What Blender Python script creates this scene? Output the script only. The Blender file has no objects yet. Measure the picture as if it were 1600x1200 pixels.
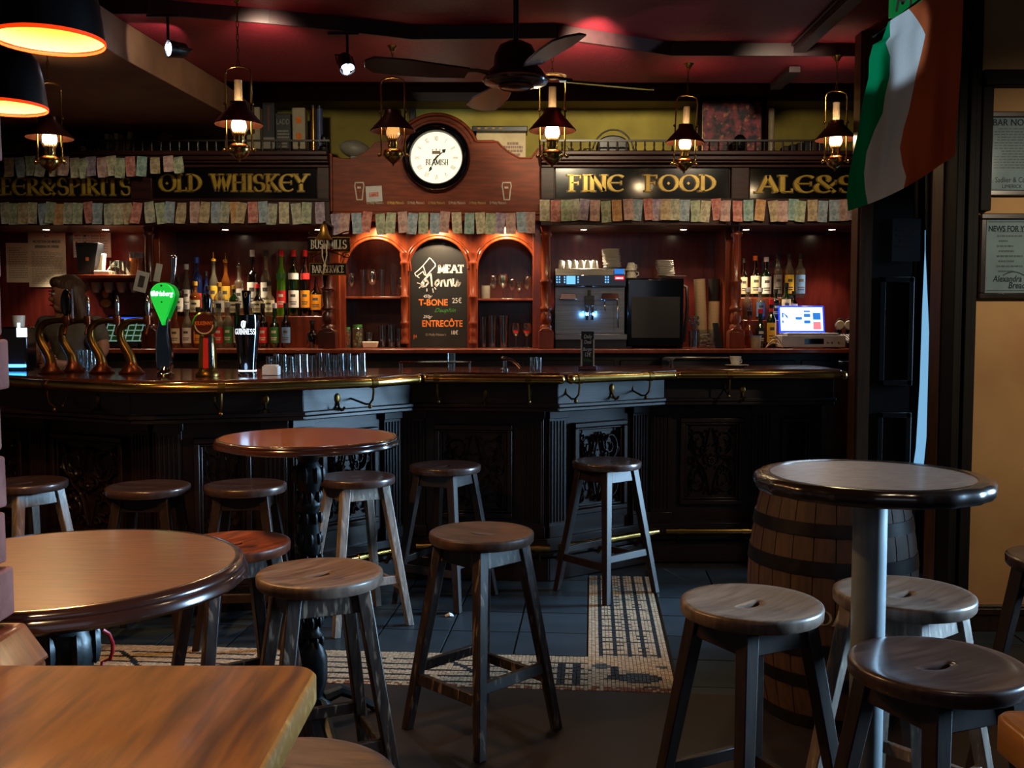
import bpy, bmesh, math, random
from mathutils import Vector, Matrix
random.seed(7)
S = bpy.context.scene
C = S.collection
PI = math.pi
R = math.radians

# ------------------------------------------------------------------ camera, world, exposure, daylight
EYE = 1.435
FPX = 1550.0
TH = R(3.4)
cam = bpy.data.objects.new('camera', bpy.data.cameras.new('camera'))
C.objects.link(cam)
cam.location = (0, 0, EYE)
cam.rotation_euler = (PI / 2 - TH, 0, 0)
cam.data.sensor_width = 36.0
cam.data.lens = FPX / 1600 * 36
cam.data.clip_start = 0.05
S.camera = cam

w = bpy.data.worlds.new('world')
S.world = w
w.use_nodes = True
w.node_tree.nodes['Background'].inputs[0].default_value = (0.55, 0.75, 1.0, 1)
w.node_tree.nodes['Background'].inputs[1].default_value = 0.010
S.view_settings.view_transform = 'Standard'
S.view_settings.look = 'None'
S.view_settings.gamma = 1
S.view_settings.use_curve_mapping = False
S.view_settings.exposure = 0.7
try:
    S.cycles.use_denoising = True
    S.cycles.max_bounces = 6
    S.cycles.diffuse_bounces = 3
    S.cycles.glossy_bounces = 3
    S.cycles.transmission_bounces = 5
    S.cycles.transparent_max_bounces = 10
    S.cycles.sample_clamp_indirect = 2.0
    S.cycles.caustics_reflective = False
    S.cycles.caustics_refractive = False
except Exception:
    pass


def light(name, kind, loc, energy, color=(1, 1, 1), aim=None, **kw):
    d = bpy.data.lights.new(name, kind)
    d.energy = energy
    d.color = color
    for k, v in kw.items():
        setattr(d, k, v)
    o = bpy.data.objects.new(name, d)
    C.objects.link(o)
    o.location = loc
    if aim is not None:
        o.rotation_euler = (Vector(aim) - Vector(loc)).to_track_quat('-Z', 'Y').to_euler()
    return o


DAY = (0.42, 0.70, 1.0)
WARM = (1.0, 0.62, 0.28)
# daylight from the side passage behind the ochre wall, and an added side light beyond the picture edge for the table post
light('daylight_door', 'AREA', (2.95, 5.40, 1.25), 25, DAY, (0.0, 4.72, 0.75), shape='RECTANGLE', size=.6, size_y=1.8, spread=R(50))
light('post_side_fill', 'AREA', (4.7, 3.0, 1.55), 20, DAY, (.86, 2.30, 0.95), shape='RECTANGLE', size=.8, size_y=1.2, spread=R(34))
# pale daylight from the front windows behind the visitor
light('daylight_front', 'AREA', (0.9, -2.2, 2.3), 3.5, (0.75, 0.82, 1.0), (0.3, 2.6, 0.7), shape='RECTANGLE', size=2.6, size_y=1.2)
# added unseen spot, bluish like daylight, that brightens the top of the flag
light('flag_spot', 'SPOT', (2.6, 1.6, 2.2), 150, (0.62, 0.84, 1.0), (1.45, 3.95, 2.57), spot_size=R(9.4), spot_blend=0.3, shadow_soft_size=0.02)


# ------------------------------------------------------------------ helpers
def ray(px, py):
    a = (px - 800) / FPX
    b = (600 - py) / FPX
    return Vector((a, math.cos(TH) + b * math.sin(TH), -math.sin(TH) + b * math.cos(TH)))


def P(px, py, Y):
    d = ray(px, py)
    t = Y / d.y
    return Vector((d.x * t, Y, EYE + d.z * t))


def G(px, py, z=0.0):
    d = ray(px, py)
    t = (z - EYE) / d.z
    return Vector((d.x * t, d.y * t, z))


def X(px, Y, py=420):
    return P(px, py, Y).x


def Z(py, Y):
    return P(800, py, Y).z


def lin(h):
    h = h.lstrip('#')
    o = []
    for i in (0, 2, 4):
        c = int(h[i:i + 2], 16) / 255
        o.append(c / 12.92 if c <= 0.04045 else ((c + 0.055) / 1.055) ** 2.4)
    return (*o, 1)


class MB:
    def __init__(s):
        s.v = []
        s.f = []
        s.m = []
        s.mi = 0
        s.M = Matrix.Identity(4)

    def add(s, vs, fs):
        b = len(s.v)
        s.v.extend([s.M @ Vector(p) for p in vs])
        for f in fs:
            s.f.append([b + i for i in f])
            s.m.append(s.mi)
        return s

    def hexa(s, lo, hi):
        return s.add(list(lo) + list(hi), [(0, 3, 2, 1), (4, 5, 6, 7), (0, 1, 5, 4), (1, 2, 6, 5), (2, 3, 7, 6), (3, 0, 4, 7)])

    def box(s, x0, x1, y0, y1, z0, z1):
        return s.hexa([(x0, y0, z0), (x1, y0, z0), (x1, y1, z0), (x0, y1, z0)], [(x0, y0, z1), (x1, y0, z1), (x1, y1, z1), (x0, y1, z1)])

    def lathe(s, prof, n=20, c=(0, 0, 0), a0=0.0, a1=2 * PI, axis='z', cap=False):
        full = abs(a1 - a0) > 2 * PI - 1e-6
        k = n if full else n + 1
        vs, fs = [], []
        for (r, z) in prof:
            for i in range(k):
                a = a0 + (a1 - a0) * i / n
                p = (r * math.cos(a), r * math.sin(a), z)
                if axis == 'y':
                    p = (p[0], p[2], p[1])
                if axis == 'x':
                    p = (p[2], p[0], p[1])
                vs.append((p[0] + c[0], p[1] + c[1], p[2] + c[2]))
        for j in range(len(prof) - 1):
            for i in range(n):
                i2 = (i + 1) % k
                fs.append((j * k + i, j * k + i2, (j + 1) * k + i2, (j + 1) * k + i))
        if full and cap:
            if prof[0][0] > 1e-5:
                fs.append(tuple(range(k))[::-1])
            if prof[-1][0] > 1e-5:
                fs.append(tuple((len(prof) - 1) * k + i for i in range(k)))
        return s.add(vs, fs)

    def tube(s, pts, r, n=8, closed=False, flat=1.0):
        pts = [Vector(p) for p in pts]
        m = len(pts)
        rr = r if isinstance(r, (list, tuple)) else [r] * m
        vs, fs = [], []
        prev = None
        for i, p in enumerate(pts):
            if closed:
                t = pts[(i + 1) % m] - pts[i - 1]
            else:
                t = pts[min(i + 1, m - 1)] - pts[max(i - 1, 0)]
            if t.length < 1e-9:
                t = Vector((0, 0, 1))
            t.normalize()
            if prev is None:
                ref = Vector((0, 0, 1)) if abs(t.z) < 0.9 else Vector((0, 1, 0))
                u = t.cross(ref).normalized()
            else:
                u = (prev - t * prev.dot(t))
                u = u.normalized() if u.length > 1e-6 else t.orthogonal().normalized()
            prev = u
            v = t.cross(u)
            for k in range(n):
                a = 2 * PI * k / n
                vs.append(p + u * math.cos(a) * rr[i] + v * math.sin(a) * rr[i] * flat)
        mm = m if closed else m - 1
        for i in range(mm):
            j = (i + 1) % m
            for k in range(n):
                k2 = (k + 1) % n
                fs.append((i * n + k, i * n + k2, j * n + k2, j * n + k))
        if not closed:
            fs.append(tuple(range(n))[::-1])
            fs.append(tuple((m - 1) * n + k for k in range(n)))
        return s.add(vs, fs)

    def prism(s, poly, a0, a1, axis='y'):
        def q(p, a):
            return {'y': (p[0], a, p[1]), 'z': (p[0], p[1], a), 'x': (a, p[0], p[1])}[axis]
        n = len(poly)
        vs = [q(p, a0) for p in poly] + [q(p, a1) for p in poly]
        fs = [tuple(range(n)), tuple(range(2 * n - 1, n - 1, -1))]
        fs += [(i, (i + 1) % n, n + (i + 1) % n, n + i) for i in range(n)]
        return s.add(vs, fs)

    def ball(s, c, r, nu=16, nv=10):
        r = r if isinstance(r, (list, tuple)) else (r, r, r)
        vs, fs = [], []
        for j in range(1, nv):
            t = PI * j / nv
            for i in range(nu):
                a = 2 * PI * i / nu
                vs.append((c[0] + r[0] * math.sin(t) * math.cos(a), c[1] + r[1] * math.sin(t) * math.sin(a), c[2] + r[2] * math.cos(t)))
        top = len(vs)
        vs += [(c[0], c[1], c[2] + r[2]), (c[0], c[1], c[2] - r[2])]
        for j in range(nv - 2):
            for i in range(nu):
                i2 = (i + 1) % nu
                fs.append((j * nu + i, (j + 1) * nu + i, (j + 1) * nu + i2, j * nu + i2))
        for i in range(nu):
            i2 = (i + 1) % nu
            fs.append((top, i, i2))
            fs.append((top + 1, (nv - 2) * nu + i2, (nv - 2) * nu + i))
        return s.add(vs, fs)

    def quads(s, qs, o, u, v, d=None, thick=0.0):
        """flat print: 2-D quads laid out from o along unit vectors u (right) and v (up)"""
        o, u, v = Vector(o), Vector(u), Vector(v)
        nrm = u.cross(v).normalized()
        for q in qs:
            vs = [o + u * p[0] + v * p[1] for p in q]
            if thick:
                s.hexa(vs, [p + nrm * thick for p in vs])
            else:
                s.add(vs, [tuple(range(len(q)))])
        return s

    def build(s, name, mats, parent=None, loc=None, rz=0.0, smooth=True, bevel=0.0, sharp=35, seg=2, fix=True):
        me = bpy.data.meshes.new(name)
        me.from_pydata([tuple(p) for p in s.v], [], s.f)
        mats = mats if isinstance(mats, (list, tuple)) else [mats]
        for m in mats:
            me.materials.append(M[m] if isinstance(m, str) else m)
        me.polygons.foreach_set('material_index', s.m)
        if fix:
            bm = bmesh.new()
            bm.from_mesh(me)
            bmesh.ops.recalc_face_normals(bm, faces=bm.faces)
            bm.to_mesh(me)
            bm.free()
        if smooth:
            me.polygons.foreach_set('use_smooth', [True] * len(me.polygons))
            me.set_sharp_from_angle(angle=R(sharp))
        me.update()
        o = bpy.data.objects.new(name, me)
        C.objects.link(o)
        if parent:
            o.parent = parent
        if loc is not None:
            o.location = loc
        o.rotation_euler.z = rz
        if bevel:
            b = o.modifiers.new('bevel', 'BEVEL')
            b.width = bevel
            b.segments = seg
            b.limit_method = 'ANGLE'
            b.angle_limit = R(40)
        return o


def tag(o, label=None, cat=None, group=None, kind=None):
    if label:
        o['label'] = label
    if cat:
        o['category'] = cat
    if group:
        o['group'] = group
    if kind:
        o['kind'] = kind
    return o


def thing(name, loc, label, cat, group=None, rz=0.0):
    o = bpy.data.objects.new(name, None)
    o.empty_display_size = 0.05
    C.objects.link(o)
    o.location = loc
    o.rotation_euler.z = rz
    return tag(o, label, cat, group)


KIDS = {}


def copy_tree(o, loc=None, rz=None, label=None, group=None, parent=None):
    c = o.copy()
    C.objects.link(c)
    if parent:
        c.parent = parent
    for ch in list(o.children):
        copy_tree(ch, parent=c)
    if loc is not None:
        c.location = loc
    if rz is not None:
        c.rotation_euler.z = rz
    if label:
        c['label'] = label
    if group:
        c['group'] = group
    return c


ORD = ['first', 'second', 'third', 'fourth', 'fifth', 'sixth', 'seventh', 'eighth', 'ninth', 'tenth', 'eleventh', 'twelfth', 'thirteenth', 'fourteenth',
       'fifteenth', 'sixteenth', 'seventeenth', 'eighteenth', 'nineteenth', 'twentieth']


def nth(i):
    if i < 20:
        return ORD[i]
    t = ['twenty', 'thirty', 'forty'][(i + 1) // 10 - 2]
    u = (i + 1) % 10
    return t + '-' + ORD[u - 1] if u else t[:-1] + 'ieth'


# ------------------------------------------------------------------ materials
M = {}


def mk(name, a, b=None, rough=0.5, metal=0.0, scale=12.0, stretch=(1, 1, 1), bump=0.0, emit=0.0, ecol=None, trans=0.0, coat=0.0, ior=1.5, spec=0.5,
       lo=0.35, hi=0.65, rough2=None, detail=4.0, wear=None, wlo=0.55, whi=0.68, wscale=6.0, wstretch=(1, 1, 1)):
    m = bpy.data.materials.new(name)
    m.use_nodes = True
    nt = m.node_tree
    bs = nt.nodes['Principled BSDF']
    a = lin(a) if isinstance(a, str) else a
    b = a if b is None else (lin(b) if isinstance(b, str) else b)
    tc = nt.nodes.new('ShaderNodeTexCoord')
    mp = nt.nodes.new('ShaderNodeMapping')
    mp.inputs['Scale'].default_value = stretch
    nt.links.new(tc.outputs['Object'], mp.inputs[0])
    no = nt.nodes.new('ShaderNodeTexNoise')
    no.inputs['Scale'].default_value = scale
    no.inputs['Detail'].default_value = detail
    nt.links.new(mp.outputs[0], no.inputs['Vector'])
    rp = nt.nodes.new('ShaderNodeValToRGB')
    rp.color_ramp.elements[0].position = lo
    rp.color_ramp.elements[1].position = hi
    rp.color_ramp.elements[0].color = a
    rp.color_ramp.elements[1].color = b
    nt.links.new(no.outputs[0], rp.inputs[0])
    col = rp.outputs[0]
    if wear:
        mp2 = nt.nodes.new('ShaderNodeMapping')
        mp2.inputs['Scale'].default_value = wstretch
        nt.links.new(tc.outputs['Object'], mp2.inputs[0])
        n2 = nt.nodes.new('ShaderNodeTexNoise')
        n2.inputs['Scale'].default_value = wscale
        n2.inputs['Detail'].default_value = 6.0
        nt.links.new(mp2.outputs[0], n2.inputs['Vector'])
        r2 = nt.nodes.new('ShaderNodeValToRGB')
        r2.color_ramp.elements[0].position = wlo
        r2.color_ramp.elements[1].position = whi
        nt.links.new(n2.outputs[0], r2.inputs[0])
        mx = nt.nodes.new('ShaderNodeMixRGB')
        nt.links.new(r2.outputs[0], mx.inputs[0])
        nt.links.new(col, mx.inputs[1])
        mx.inputs[2].default_value = lin(wear)
        col = mx.outputs[0]
    nt.links.new(col, bs.inputs['Base Color'])
    bs.inputs['Roughness'].default_value = rough
    bs.inputs['Metallic'].default_value = metal
    bs.inputs['IOR'].default_value = ior
    bs.inputs['Specular IOR Level'].default_value = spec
    bs.inputs['Transmission Weight'].default_value = trans
    bs.inputs['Coat Weight'].default_value = coat
    bs.inputs['Coat Roughness'].default_value = 0.12
    if rough2 is not None:
        mr = nt.nodes.new('ShaderNodeMapRange')
        mr.inputs[1].default_value = 0.3
        mr.inputs[2].default_value = 0.7
        mr.inputs[3].default_value = rough
        mr.inputs[4].default_value = rough2
        nt.links.new(no.outputs[0], mr.inputs[0])
        nt.links.new(mr.outputs[0], bs.inputs['Roughness'])
    if bump:
        bp = nt.nodes.new('ShaderNodeBump')
        bp.inputs['Strength'].default_value = bump
        bp.inputs['Distance'].default_value = 0.01
        nt.links.new(no.outputs[0], bp.inputs['Height'])
        nt.links.new(bp.outputs[0], bs.inputs['Normal'])
    if emit:
        bs.inputs['Emission Strength'].default_value = emit
        if ecol:
            bs.inputs['Emission Color'].default_value = lin(ecol) if isinstance(ecol, str) else ecol
        else:
            nt.links.new(col, bs.inputs['Emission Color'])
    M[name] = m
    return m


def glass(name, tint, gloss=0.10, frost=0.0, body=0.0, bodycol=None):
    """thin-walled glass: transparent tint plus a fresnel reflection, optionally some scattering body"""
    m = bpy.data.materials.new(name)
    m.use_nodes = True
    nt = m.node_tree
    nt.nodes.remove(nt.nodes['Principled BSDF'])
    out = nt.nodes['Material Output']
    tr = nt.nodes.new('ShaderNodeBsdfTransparent')
    tr.inputs[0].default_value = lin(tint)
    gl = nt.nodes.new('ShaderNodeBsdfGlossy')
    gl.inputs['Roughness'].default_value = 0.06
    lw = nt.nodes.new('ShaderNodeLayerWeight')
    lw.inputs[0].default_value = 0.32
    ad = nt.nodes.new('ShaderNodeMath')
    ad.operation = 'MULTIPLY_ADD'
    ad.inputs[1].default_value = 0.75
    ad.inputs[2].default_value = gloss
    ad.use_clamp = True
    nt.links.new(lw.outputs['Facing'], ad.inputs[0])
    mx = nt.nodes.new('ShaderNodeMixShader')
    nt.links.new(ad.outputs[0], mx.inputs[0])
    src = tr
    if body:
        df = nt.nodes.new('ShaderNodeBsdfTranslucent')
        df.inputs[0].default_value = lin(bodycol or tint)
        d2 = nt.nodes.new('ShaderNodeBsdfDiffuse')
        d2.inputs[0].default_value = lin(bodycol or tint)
        mb0 = nt.nodes.new('ShaderNodeMixShader')
        nt.links.new(df.outputs[0], mb0.inputs[1])
        nt.links.new(d2.outputs[0], mb0.inputs[2])
        mb = nt.nodes.new('ShaderNodeMixShader')
        mb.inputs[0].default_value = body
        nt.links.new(tr.outputs[0], mb.inputs[1])
        nt.links.new(mb0.outputs[0], mb.inputs[2])
        src = mb
    nt.links.new(src.outputs[0], mx.inputs[1])
    nt.links.new(gl.outputs[0], mx.inputs[2])
    nt.links.new(mx.outputs[0], out.inputs[0])
    M[name] = m
    return m


# woods
mk('bar_wood', '#22120d', '#150a07', rough=0.36, scale=9, stretch=(1, 1, 9), bump=0.06, spec=.4)
mk('bar_top_wood', '#4a2015', '#33150e', rough=0.16, scale=7, stretch=(1, 5, 1), coat=0.6)
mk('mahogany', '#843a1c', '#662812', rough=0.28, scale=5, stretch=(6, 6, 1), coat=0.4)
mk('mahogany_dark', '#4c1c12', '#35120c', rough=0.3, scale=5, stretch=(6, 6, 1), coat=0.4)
mk('panel_wood', '#5a1f1a', '#461713', rough=0.24, scale=4, stretch=(7, 7, 1), coat=0.15)
mk('clock_wood', '#8a3a18', '#6c2c10', rough=0.5, scale=6, stretch=(1, 1, 8), spec=.25)
mk('cornice_wood', '#3e1c16', '#2a120e', rough=0.45, scale=6, stretch=(1, 8, 8), spec=.3)
mk('door_wood', '#2a1a12', '#1a100b', rough=0.4, scale=6, stretch=(8, 8, 1))
mk('post_wood', '#5a3a22', '#43291a', rough=0.4, scale=6, stretch=(9, 9, 1))
mk('table_wood', '#8a4a2a', '#6c351c', rough=0.3, scale=8, stretch=(2, 14, 2), coat=0.5, bump=0.03, wear='#8a5a3a', wscale=3, wstretch=(2, 16, 2), wlo=0.6, whi=0.75)
mk('table_rim', '#3c2018', '#2a140e', rough=0.2, scale=10, coat=0.6)
mk('bistro_top', '#a08a7c', '#7a6458', rough=0.34, scale=10, stretch=(3, 18, 3), coat=0.3)
mk('bistro_rim', '#2a221f', '#171210', rough=0.22, scale=8, coat=0.5)
mk('honey_wood', '#a05e1a', '#80480e', rough=0.34, scale=9, stretch=(7, 1.0, 4), coat=0.08, bump=0.04, wear='#4e280c', wscale=9, wstretch=(7, .8, 4), wlo=0.46, whi=0.74)
mk('honey_edge', '#a5712f', '#c89a58', rough=0.5, scale=60, lo=0.5, hi=0.7)
mk('pine_wood', '#b5751f', '#955a12', rough=0.35, scale=6, stretch=(10, 1.5, 10), coat=0.3)
mk('stool_dark', '#2e221d', '#1d1512', rough=0.4, scale=8, stretch=(7, 7, 1.2), bump=0.1, wear='#6b5342', wscale=14, wlo=0.62, whi=0.72)
mk('stool_seat_grey', '#7d6a5c', '#5c4a40', rough=0.36, scale=6, stretch=(1.5, 11, 2), bump=0.08, wear='#30241f', wscale=9, wlo=0.55, whi=0.72)
mk('stool_seat_brown', '#64483a', '#443026', rough=0.45, scale=6, stretch=(1.5, 11, 2), bump=0.08, wear='#2b1d16', wscale=10, wlo=0.52, whi=0.7)
mk('stool_seat_red', '#8a4426', '#4a2214', rough=0.36, scale=6, stretch=(1.5, 11, 2), bump=0.08, wear='#1e1210', wscale=9, wlo=0.52, whi=0.66)
mk('stool_seat_dark', '#4a3630', '#33231f', rough=0.3, scale=6, stretch=(1.5, 11, 2), bump=0.05, coat=0.3)
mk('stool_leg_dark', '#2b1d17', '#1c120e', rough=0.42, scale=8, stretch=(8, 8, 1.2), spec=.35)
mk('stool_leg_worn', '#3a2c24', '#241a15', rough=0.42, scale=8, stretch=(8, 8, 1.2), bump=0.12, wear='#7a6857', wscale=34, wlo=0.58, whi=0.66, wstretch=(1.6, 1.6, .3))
mk('stool_leg_daylit', '#8a7c70', '#6a5d54', rough=0.4, scale=8, stretch=(8, 8, 1.2), bump=0.1, wear='#a89a8a', wscale=34, wlo=0.6, whi=0.68, wstretch=(1.6, 1.6, .3))  # paler base stands in for daylight on the legs, plus worn streaks
mk('barrel_oak', '#54392a', '#3f2a1c', rough=0.6, scale=7, stretch=(8, 8, 1), bump=0.1)
mk('hoop_iron', '#1e1b1a', '#2c2624', rough=0.45, metal=0.7, scale=20)
# metals
mk('brass', '#c09a58', '#a88244', rough=0.22, metal=1.0, scale=9)
mk('bell_brass', '#d0a050', '#b88838', rough=0.36, metal=0.9, scale=9)
mk('brass_dull', '#7d5f2e', '#5e4520', rough=0.35, metal=1.0, scale=9)
mk('copper', '#8a4a2a', '#6b3620', rough=0.32, metal=0.9, scale=10)
mk('shade_copper', '#5a3020', '#43231a', rough=0.34, metal=0.8, scale=10)
mk('chrome', '#c8ccd0', '#b4b8bc', rough=0.1, metal=1.0, scale=8)
mk('steel', '#9a9794', '#84817e', rough=0.3, metal=0.9, scale=4, stretch=(1, 1, 30))
mk('steel_dark', '#5c5a58', '#4c4a48', rough=0.34, metal=0.85, scale=4, stretch=(1, 1, 30))
mk('cast_iron', '#1d2426', '#12181a', rough=0.38, metal=0.4, scale=20, bump=0.2)
mk('post_paint', '#8f979b', '#7d868a', rough=0.4, metal=0.3, scale=14)
mk('black_plastic', '#121214', '#1a1a1c', rough=0.35, scale=10)
mk('black_gloss', '#07080a', '#0b0c0f', rough=0.08, scale=6, coat=0.5)
mk('board_black', '#0a0b0a', '#101110', rough=0.14, scale=6, coat=0.4)
mk('chalkboard', '#141312', '#1c1a19', rough=0.5, scale=9)
mk('gold_leaf', '#d9b64a', '#b9942f', rough=0.35, metal=0.25, scale=14)
mk('gold_outline', '#6e5420', '#5a4418', rough=0.5, metal=0.2, scale=14)
mk('cream_letter', '#d8cfb8', '#c4baa2', rough=0.5, scale=20)
mk('white_paint', '#e8e4dc', '#d8d2c8', rough=0.5, scale=14)
mk('chalk_white', '#f4f2ee', '#dcd8d2', rough=0.9, scale=60)
mk('chalk_orange', '#f08a3c', '#d8702a', rough=0.9, scale=60)
mk('chalk_green', '#4f9a4a', '#3c7a38', rough=0.9, scale=60)
mk('paper', '#d8cdb4', '#c6ba9f', rough=0.8, scale=7)
mk('paper_white', '#dcdcd8', '#cacac6', rough=0.8, scale=7)
mk('ink', '#3a3634', '#55504c', rough=0.8, scale=30)
mk('ink_pale', '#8f887a', '#a39b8c', rough=0.8, scale=30)
mk('porcelain', '#ece6da', '#dcd6ca', rough=0.2, scale=8, coat=0.3)
mk('grey_plastic', '#b4aeb0', '#a29c9e', rough=0.4, scale=8)
mk('rope', '#d9c9a8', '#b8a684', rough=0.9, scale=80)
mk('red_cable', '#b01a20', '#8c1218', rough=0.4, scale=20)
mk('cable_grey', '#8a8078', '#6a625c', rough=0.6, scale=20)
# room surfaces
mk('ceiling_red', '#8c1a30', '#7a1426', rough=0.55, scale=70, bump=0.25)
mk('ceiling_trim', '#2e141a', '#241014', rough=0.5, scale=20)
mk('wall_yellow', '#a8983a', '#8f8030', rough=0.7, scale=5, bump=0.1)
mk('wall_ochre', '#b08a58', '#9a7548', rough=0.75, scale=2.2, bump=0.05, lo=0.3, hi=0.7, wear='#94603a', wscale=1.6, wlo=0.5, whi=0.75)
mk('bulkhead', '#6a4a34', '#5a3c2a', rough=0.6, scale=6)
mk('black_paint', '#0d0c0c', '#131111', rough=0.7, scale=8, spec=.2)
mk('floor_brown', '#2c211d', '#221916', rough=0.45, scale=5, bump=0.05, wear='#3a2c26', wscale=2, wlo=0.5, whi=0.8)
mk('grout', '#1a1a1b', '#222223', rough=0.8, scale=30)
mk('slate_a', '#303c44', '#28333b', rough=0.38, scale=6, bump=0.15)
mk('slate_b', '#343f48', '#2c363e', rough=0.4, scale=5, bump=0.15)
mk('slate_c', '#2b363e', '#242e35', rough=0.36, scale=7, bump=0.15)
mk('tess_cream', '#c4b094', '#a8937a', rough=0.5, scale=45, lo=0.4, hi=0.6)
mk('tess_dark', '#232a30', '#1a2026', rough=0.5, scale=40)
mk('tess_blue', '#4a545a', '#3a444a', rough=0.5, scale=40)
mk('tess_unlit', '#8a4f34', '#70402a', rough=0.5, scale=40)  # reddish tone stands in for the front rows that daylight misses
mk('brick_a', '#8c5348', '#6e3c34', rough=0.85, scale=25, bump=0.5, wear='#b8a8a0', wscale=12, wlo=0.58, whi=0.7)
mk('brick_b', '#7a4640', '#9a6458', rough=0.85, scale=25, bump=0.5, wear='#c0b4ac', wscale=10, wlo=0.6, whi=0.7)
mk('mortar', '#8f8680', '#7a726c', rough=0.9, scale=40, bump=0.4)
# people and cloth
mk('skin', '#b98468', '#a87458', rough=0.5, scale=12)
mk('hair_brown', '#5a4030', '#3e2a1e', rough=0.5, scale=14, stretch=(6, 6, 1), bump=0.5)
mk('shirt_grey', '#6a6258', '#585048', rough=0.8, scale=20)
mk('apron_blue', '#4a5460', '#3c4650', rough=0.8, scale=20)
mk('trouser_dark', '#1c1c20', '#141418', rough=0.8, scale=20)
# glass
glass('glass_clear', '#f0f6f6', 0.12)
glass('glass_chimney', '#fff4e4', 0.04, body=0.35, bodycol='#fff0dc')
glass('glass_amber', '#c8762a', 0.05, body=0.35, bodycol='#b0601c')
glass('glass_redbrown', '#a8583a', 0.05, body=0.35, bodycol='#8a4024')
glass('glass_pale', '#e8e4cc', 0.06, body=0.15, bodycol='#c8c4a8')
glass('glass_green', '#3a6a34', 0.06, body=0.3, bodycol='#1e4a1c')
glass('glass_lime', '#8cd83a', 0.06, body=0.6, bodycol='#7cc828')
glass('glass_dark', '#2a1a12', 0.06, body=0.5, bodycol='#140c08')
glass('glass_blue', '#3a5aa8', 0.06, body=0.5, bodycol='#22408a')
glass('pane_glass', '#e6f0f4', 0.08)
for n_, c_ in dict(cap_red='#d8202a', cap_white='#e8e4dc', cap_blue='#2048a8', cap_yellow='#e0a020', cap_black='#141210', cap_gold='#b88a30', cap_silver='#b8bcc0', cap_orange='#d87a28',
                   lab_white='#e6e0d2', lab_cream='#e0d0a4', lab_yellow='#e8b838', lab_red='#c82a28', lab_orange='#f09a20', lab_black='#1c1814', lab_green='#3a7a3a', lab_blue='#6a90c0',
                   book_tan='#8a7444', book_cream='#cdbb7e', book_dark='#33241c', book_red='#6a2a22', tin_black='#1c2026', tin_grey='#8a8478', tin_cream='#a89a7c', tin_gold='#b09850',
                   tin_blue='#4a5a8a', cup_beige='#d0b48c', crate_tan='#b8a070').items():
    mk(n_, c_, tuple(v * 0.82 for v in lin(c_)[:3]) + (1,), rough=0.45, scale=18)
# light sources and parts given a glow
mk('bulb_glow', '#fff0d0', rough=0.4, emit=16, ecol='#ffdca8')
mk('bulb_dim', '#fff0d0', rough=0.4, emit=5, ecol='#ffc890')
mk('bulb_faint', '#ffe8c8', rough=0.4, emit=.8, ecol='#ffb060')
mk('led_white', '#f0f4ff', rough=0.4, emit=30, ecol='#e8f0ff')
mk('led_warm', '#fff0d8', rough=0.4, emit=20, ecol='#ffe6c0')
mk('led_blue', '#3a90ff', rough=0.4, emit=5, ecol='#3a98ff')
mk('led_cyan', '#6ab8ff', rough=0.4, emit=.8, ecol='#6ab8ff')
mk('led_red', '#ff2030', rough=0.4, emit=.5, ecol='#ff1828')
mk('lit_white', '#f0f8ff', rough=0.4, emit=1.3, ecol='#dff0ff')
mk('lit_green', '#28d050', rough=0.35, emit=0.42, ecol='#1ee048', coat=0.5)
mk('lit_green_dark', '#0a7a28', rough=0.35, emit=0.25, ecol='#0a9a28')
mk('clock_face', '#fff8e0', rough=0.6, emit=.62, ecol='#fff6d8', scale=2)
mk('screen_white', '#f4faff', rough=0.3, emit=.8, ecol='#e4f4ff')
mk('screen_blue', '#2a70c8', rough=0.3, emit=0.55, ecol='#2a78d8')
mk('screen_navy', '#1838c8', rough=0.3, emit=0.7, ecol='#1848f0')
mk('screen_pink', '#e87080', rough=0.3, emit=0.7, ecol='#f07888')
mk('till_screen', '#8ab0a8', '#70988c', rough=0.3, emit=0.35, scale=60)
mk('shade_inside', '#ffa050', rough=0.6, emit=.55, ecol='#ff6a10')  # emission stands in for bulb light on the lining
mk('shade_rim', '#d03010', rough=0.6, emit=0.8, ecol='#ff3808')  # emission stands in for lamp light caught by the rim
mk('exit_green', '#18a050', rough=0.4, emit=0.12, ecol='#18b058')
mk('daylight_pane', '#a8d8f8', rough=0.4, emit=0.5, ecol='#84c2ee')


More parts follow.
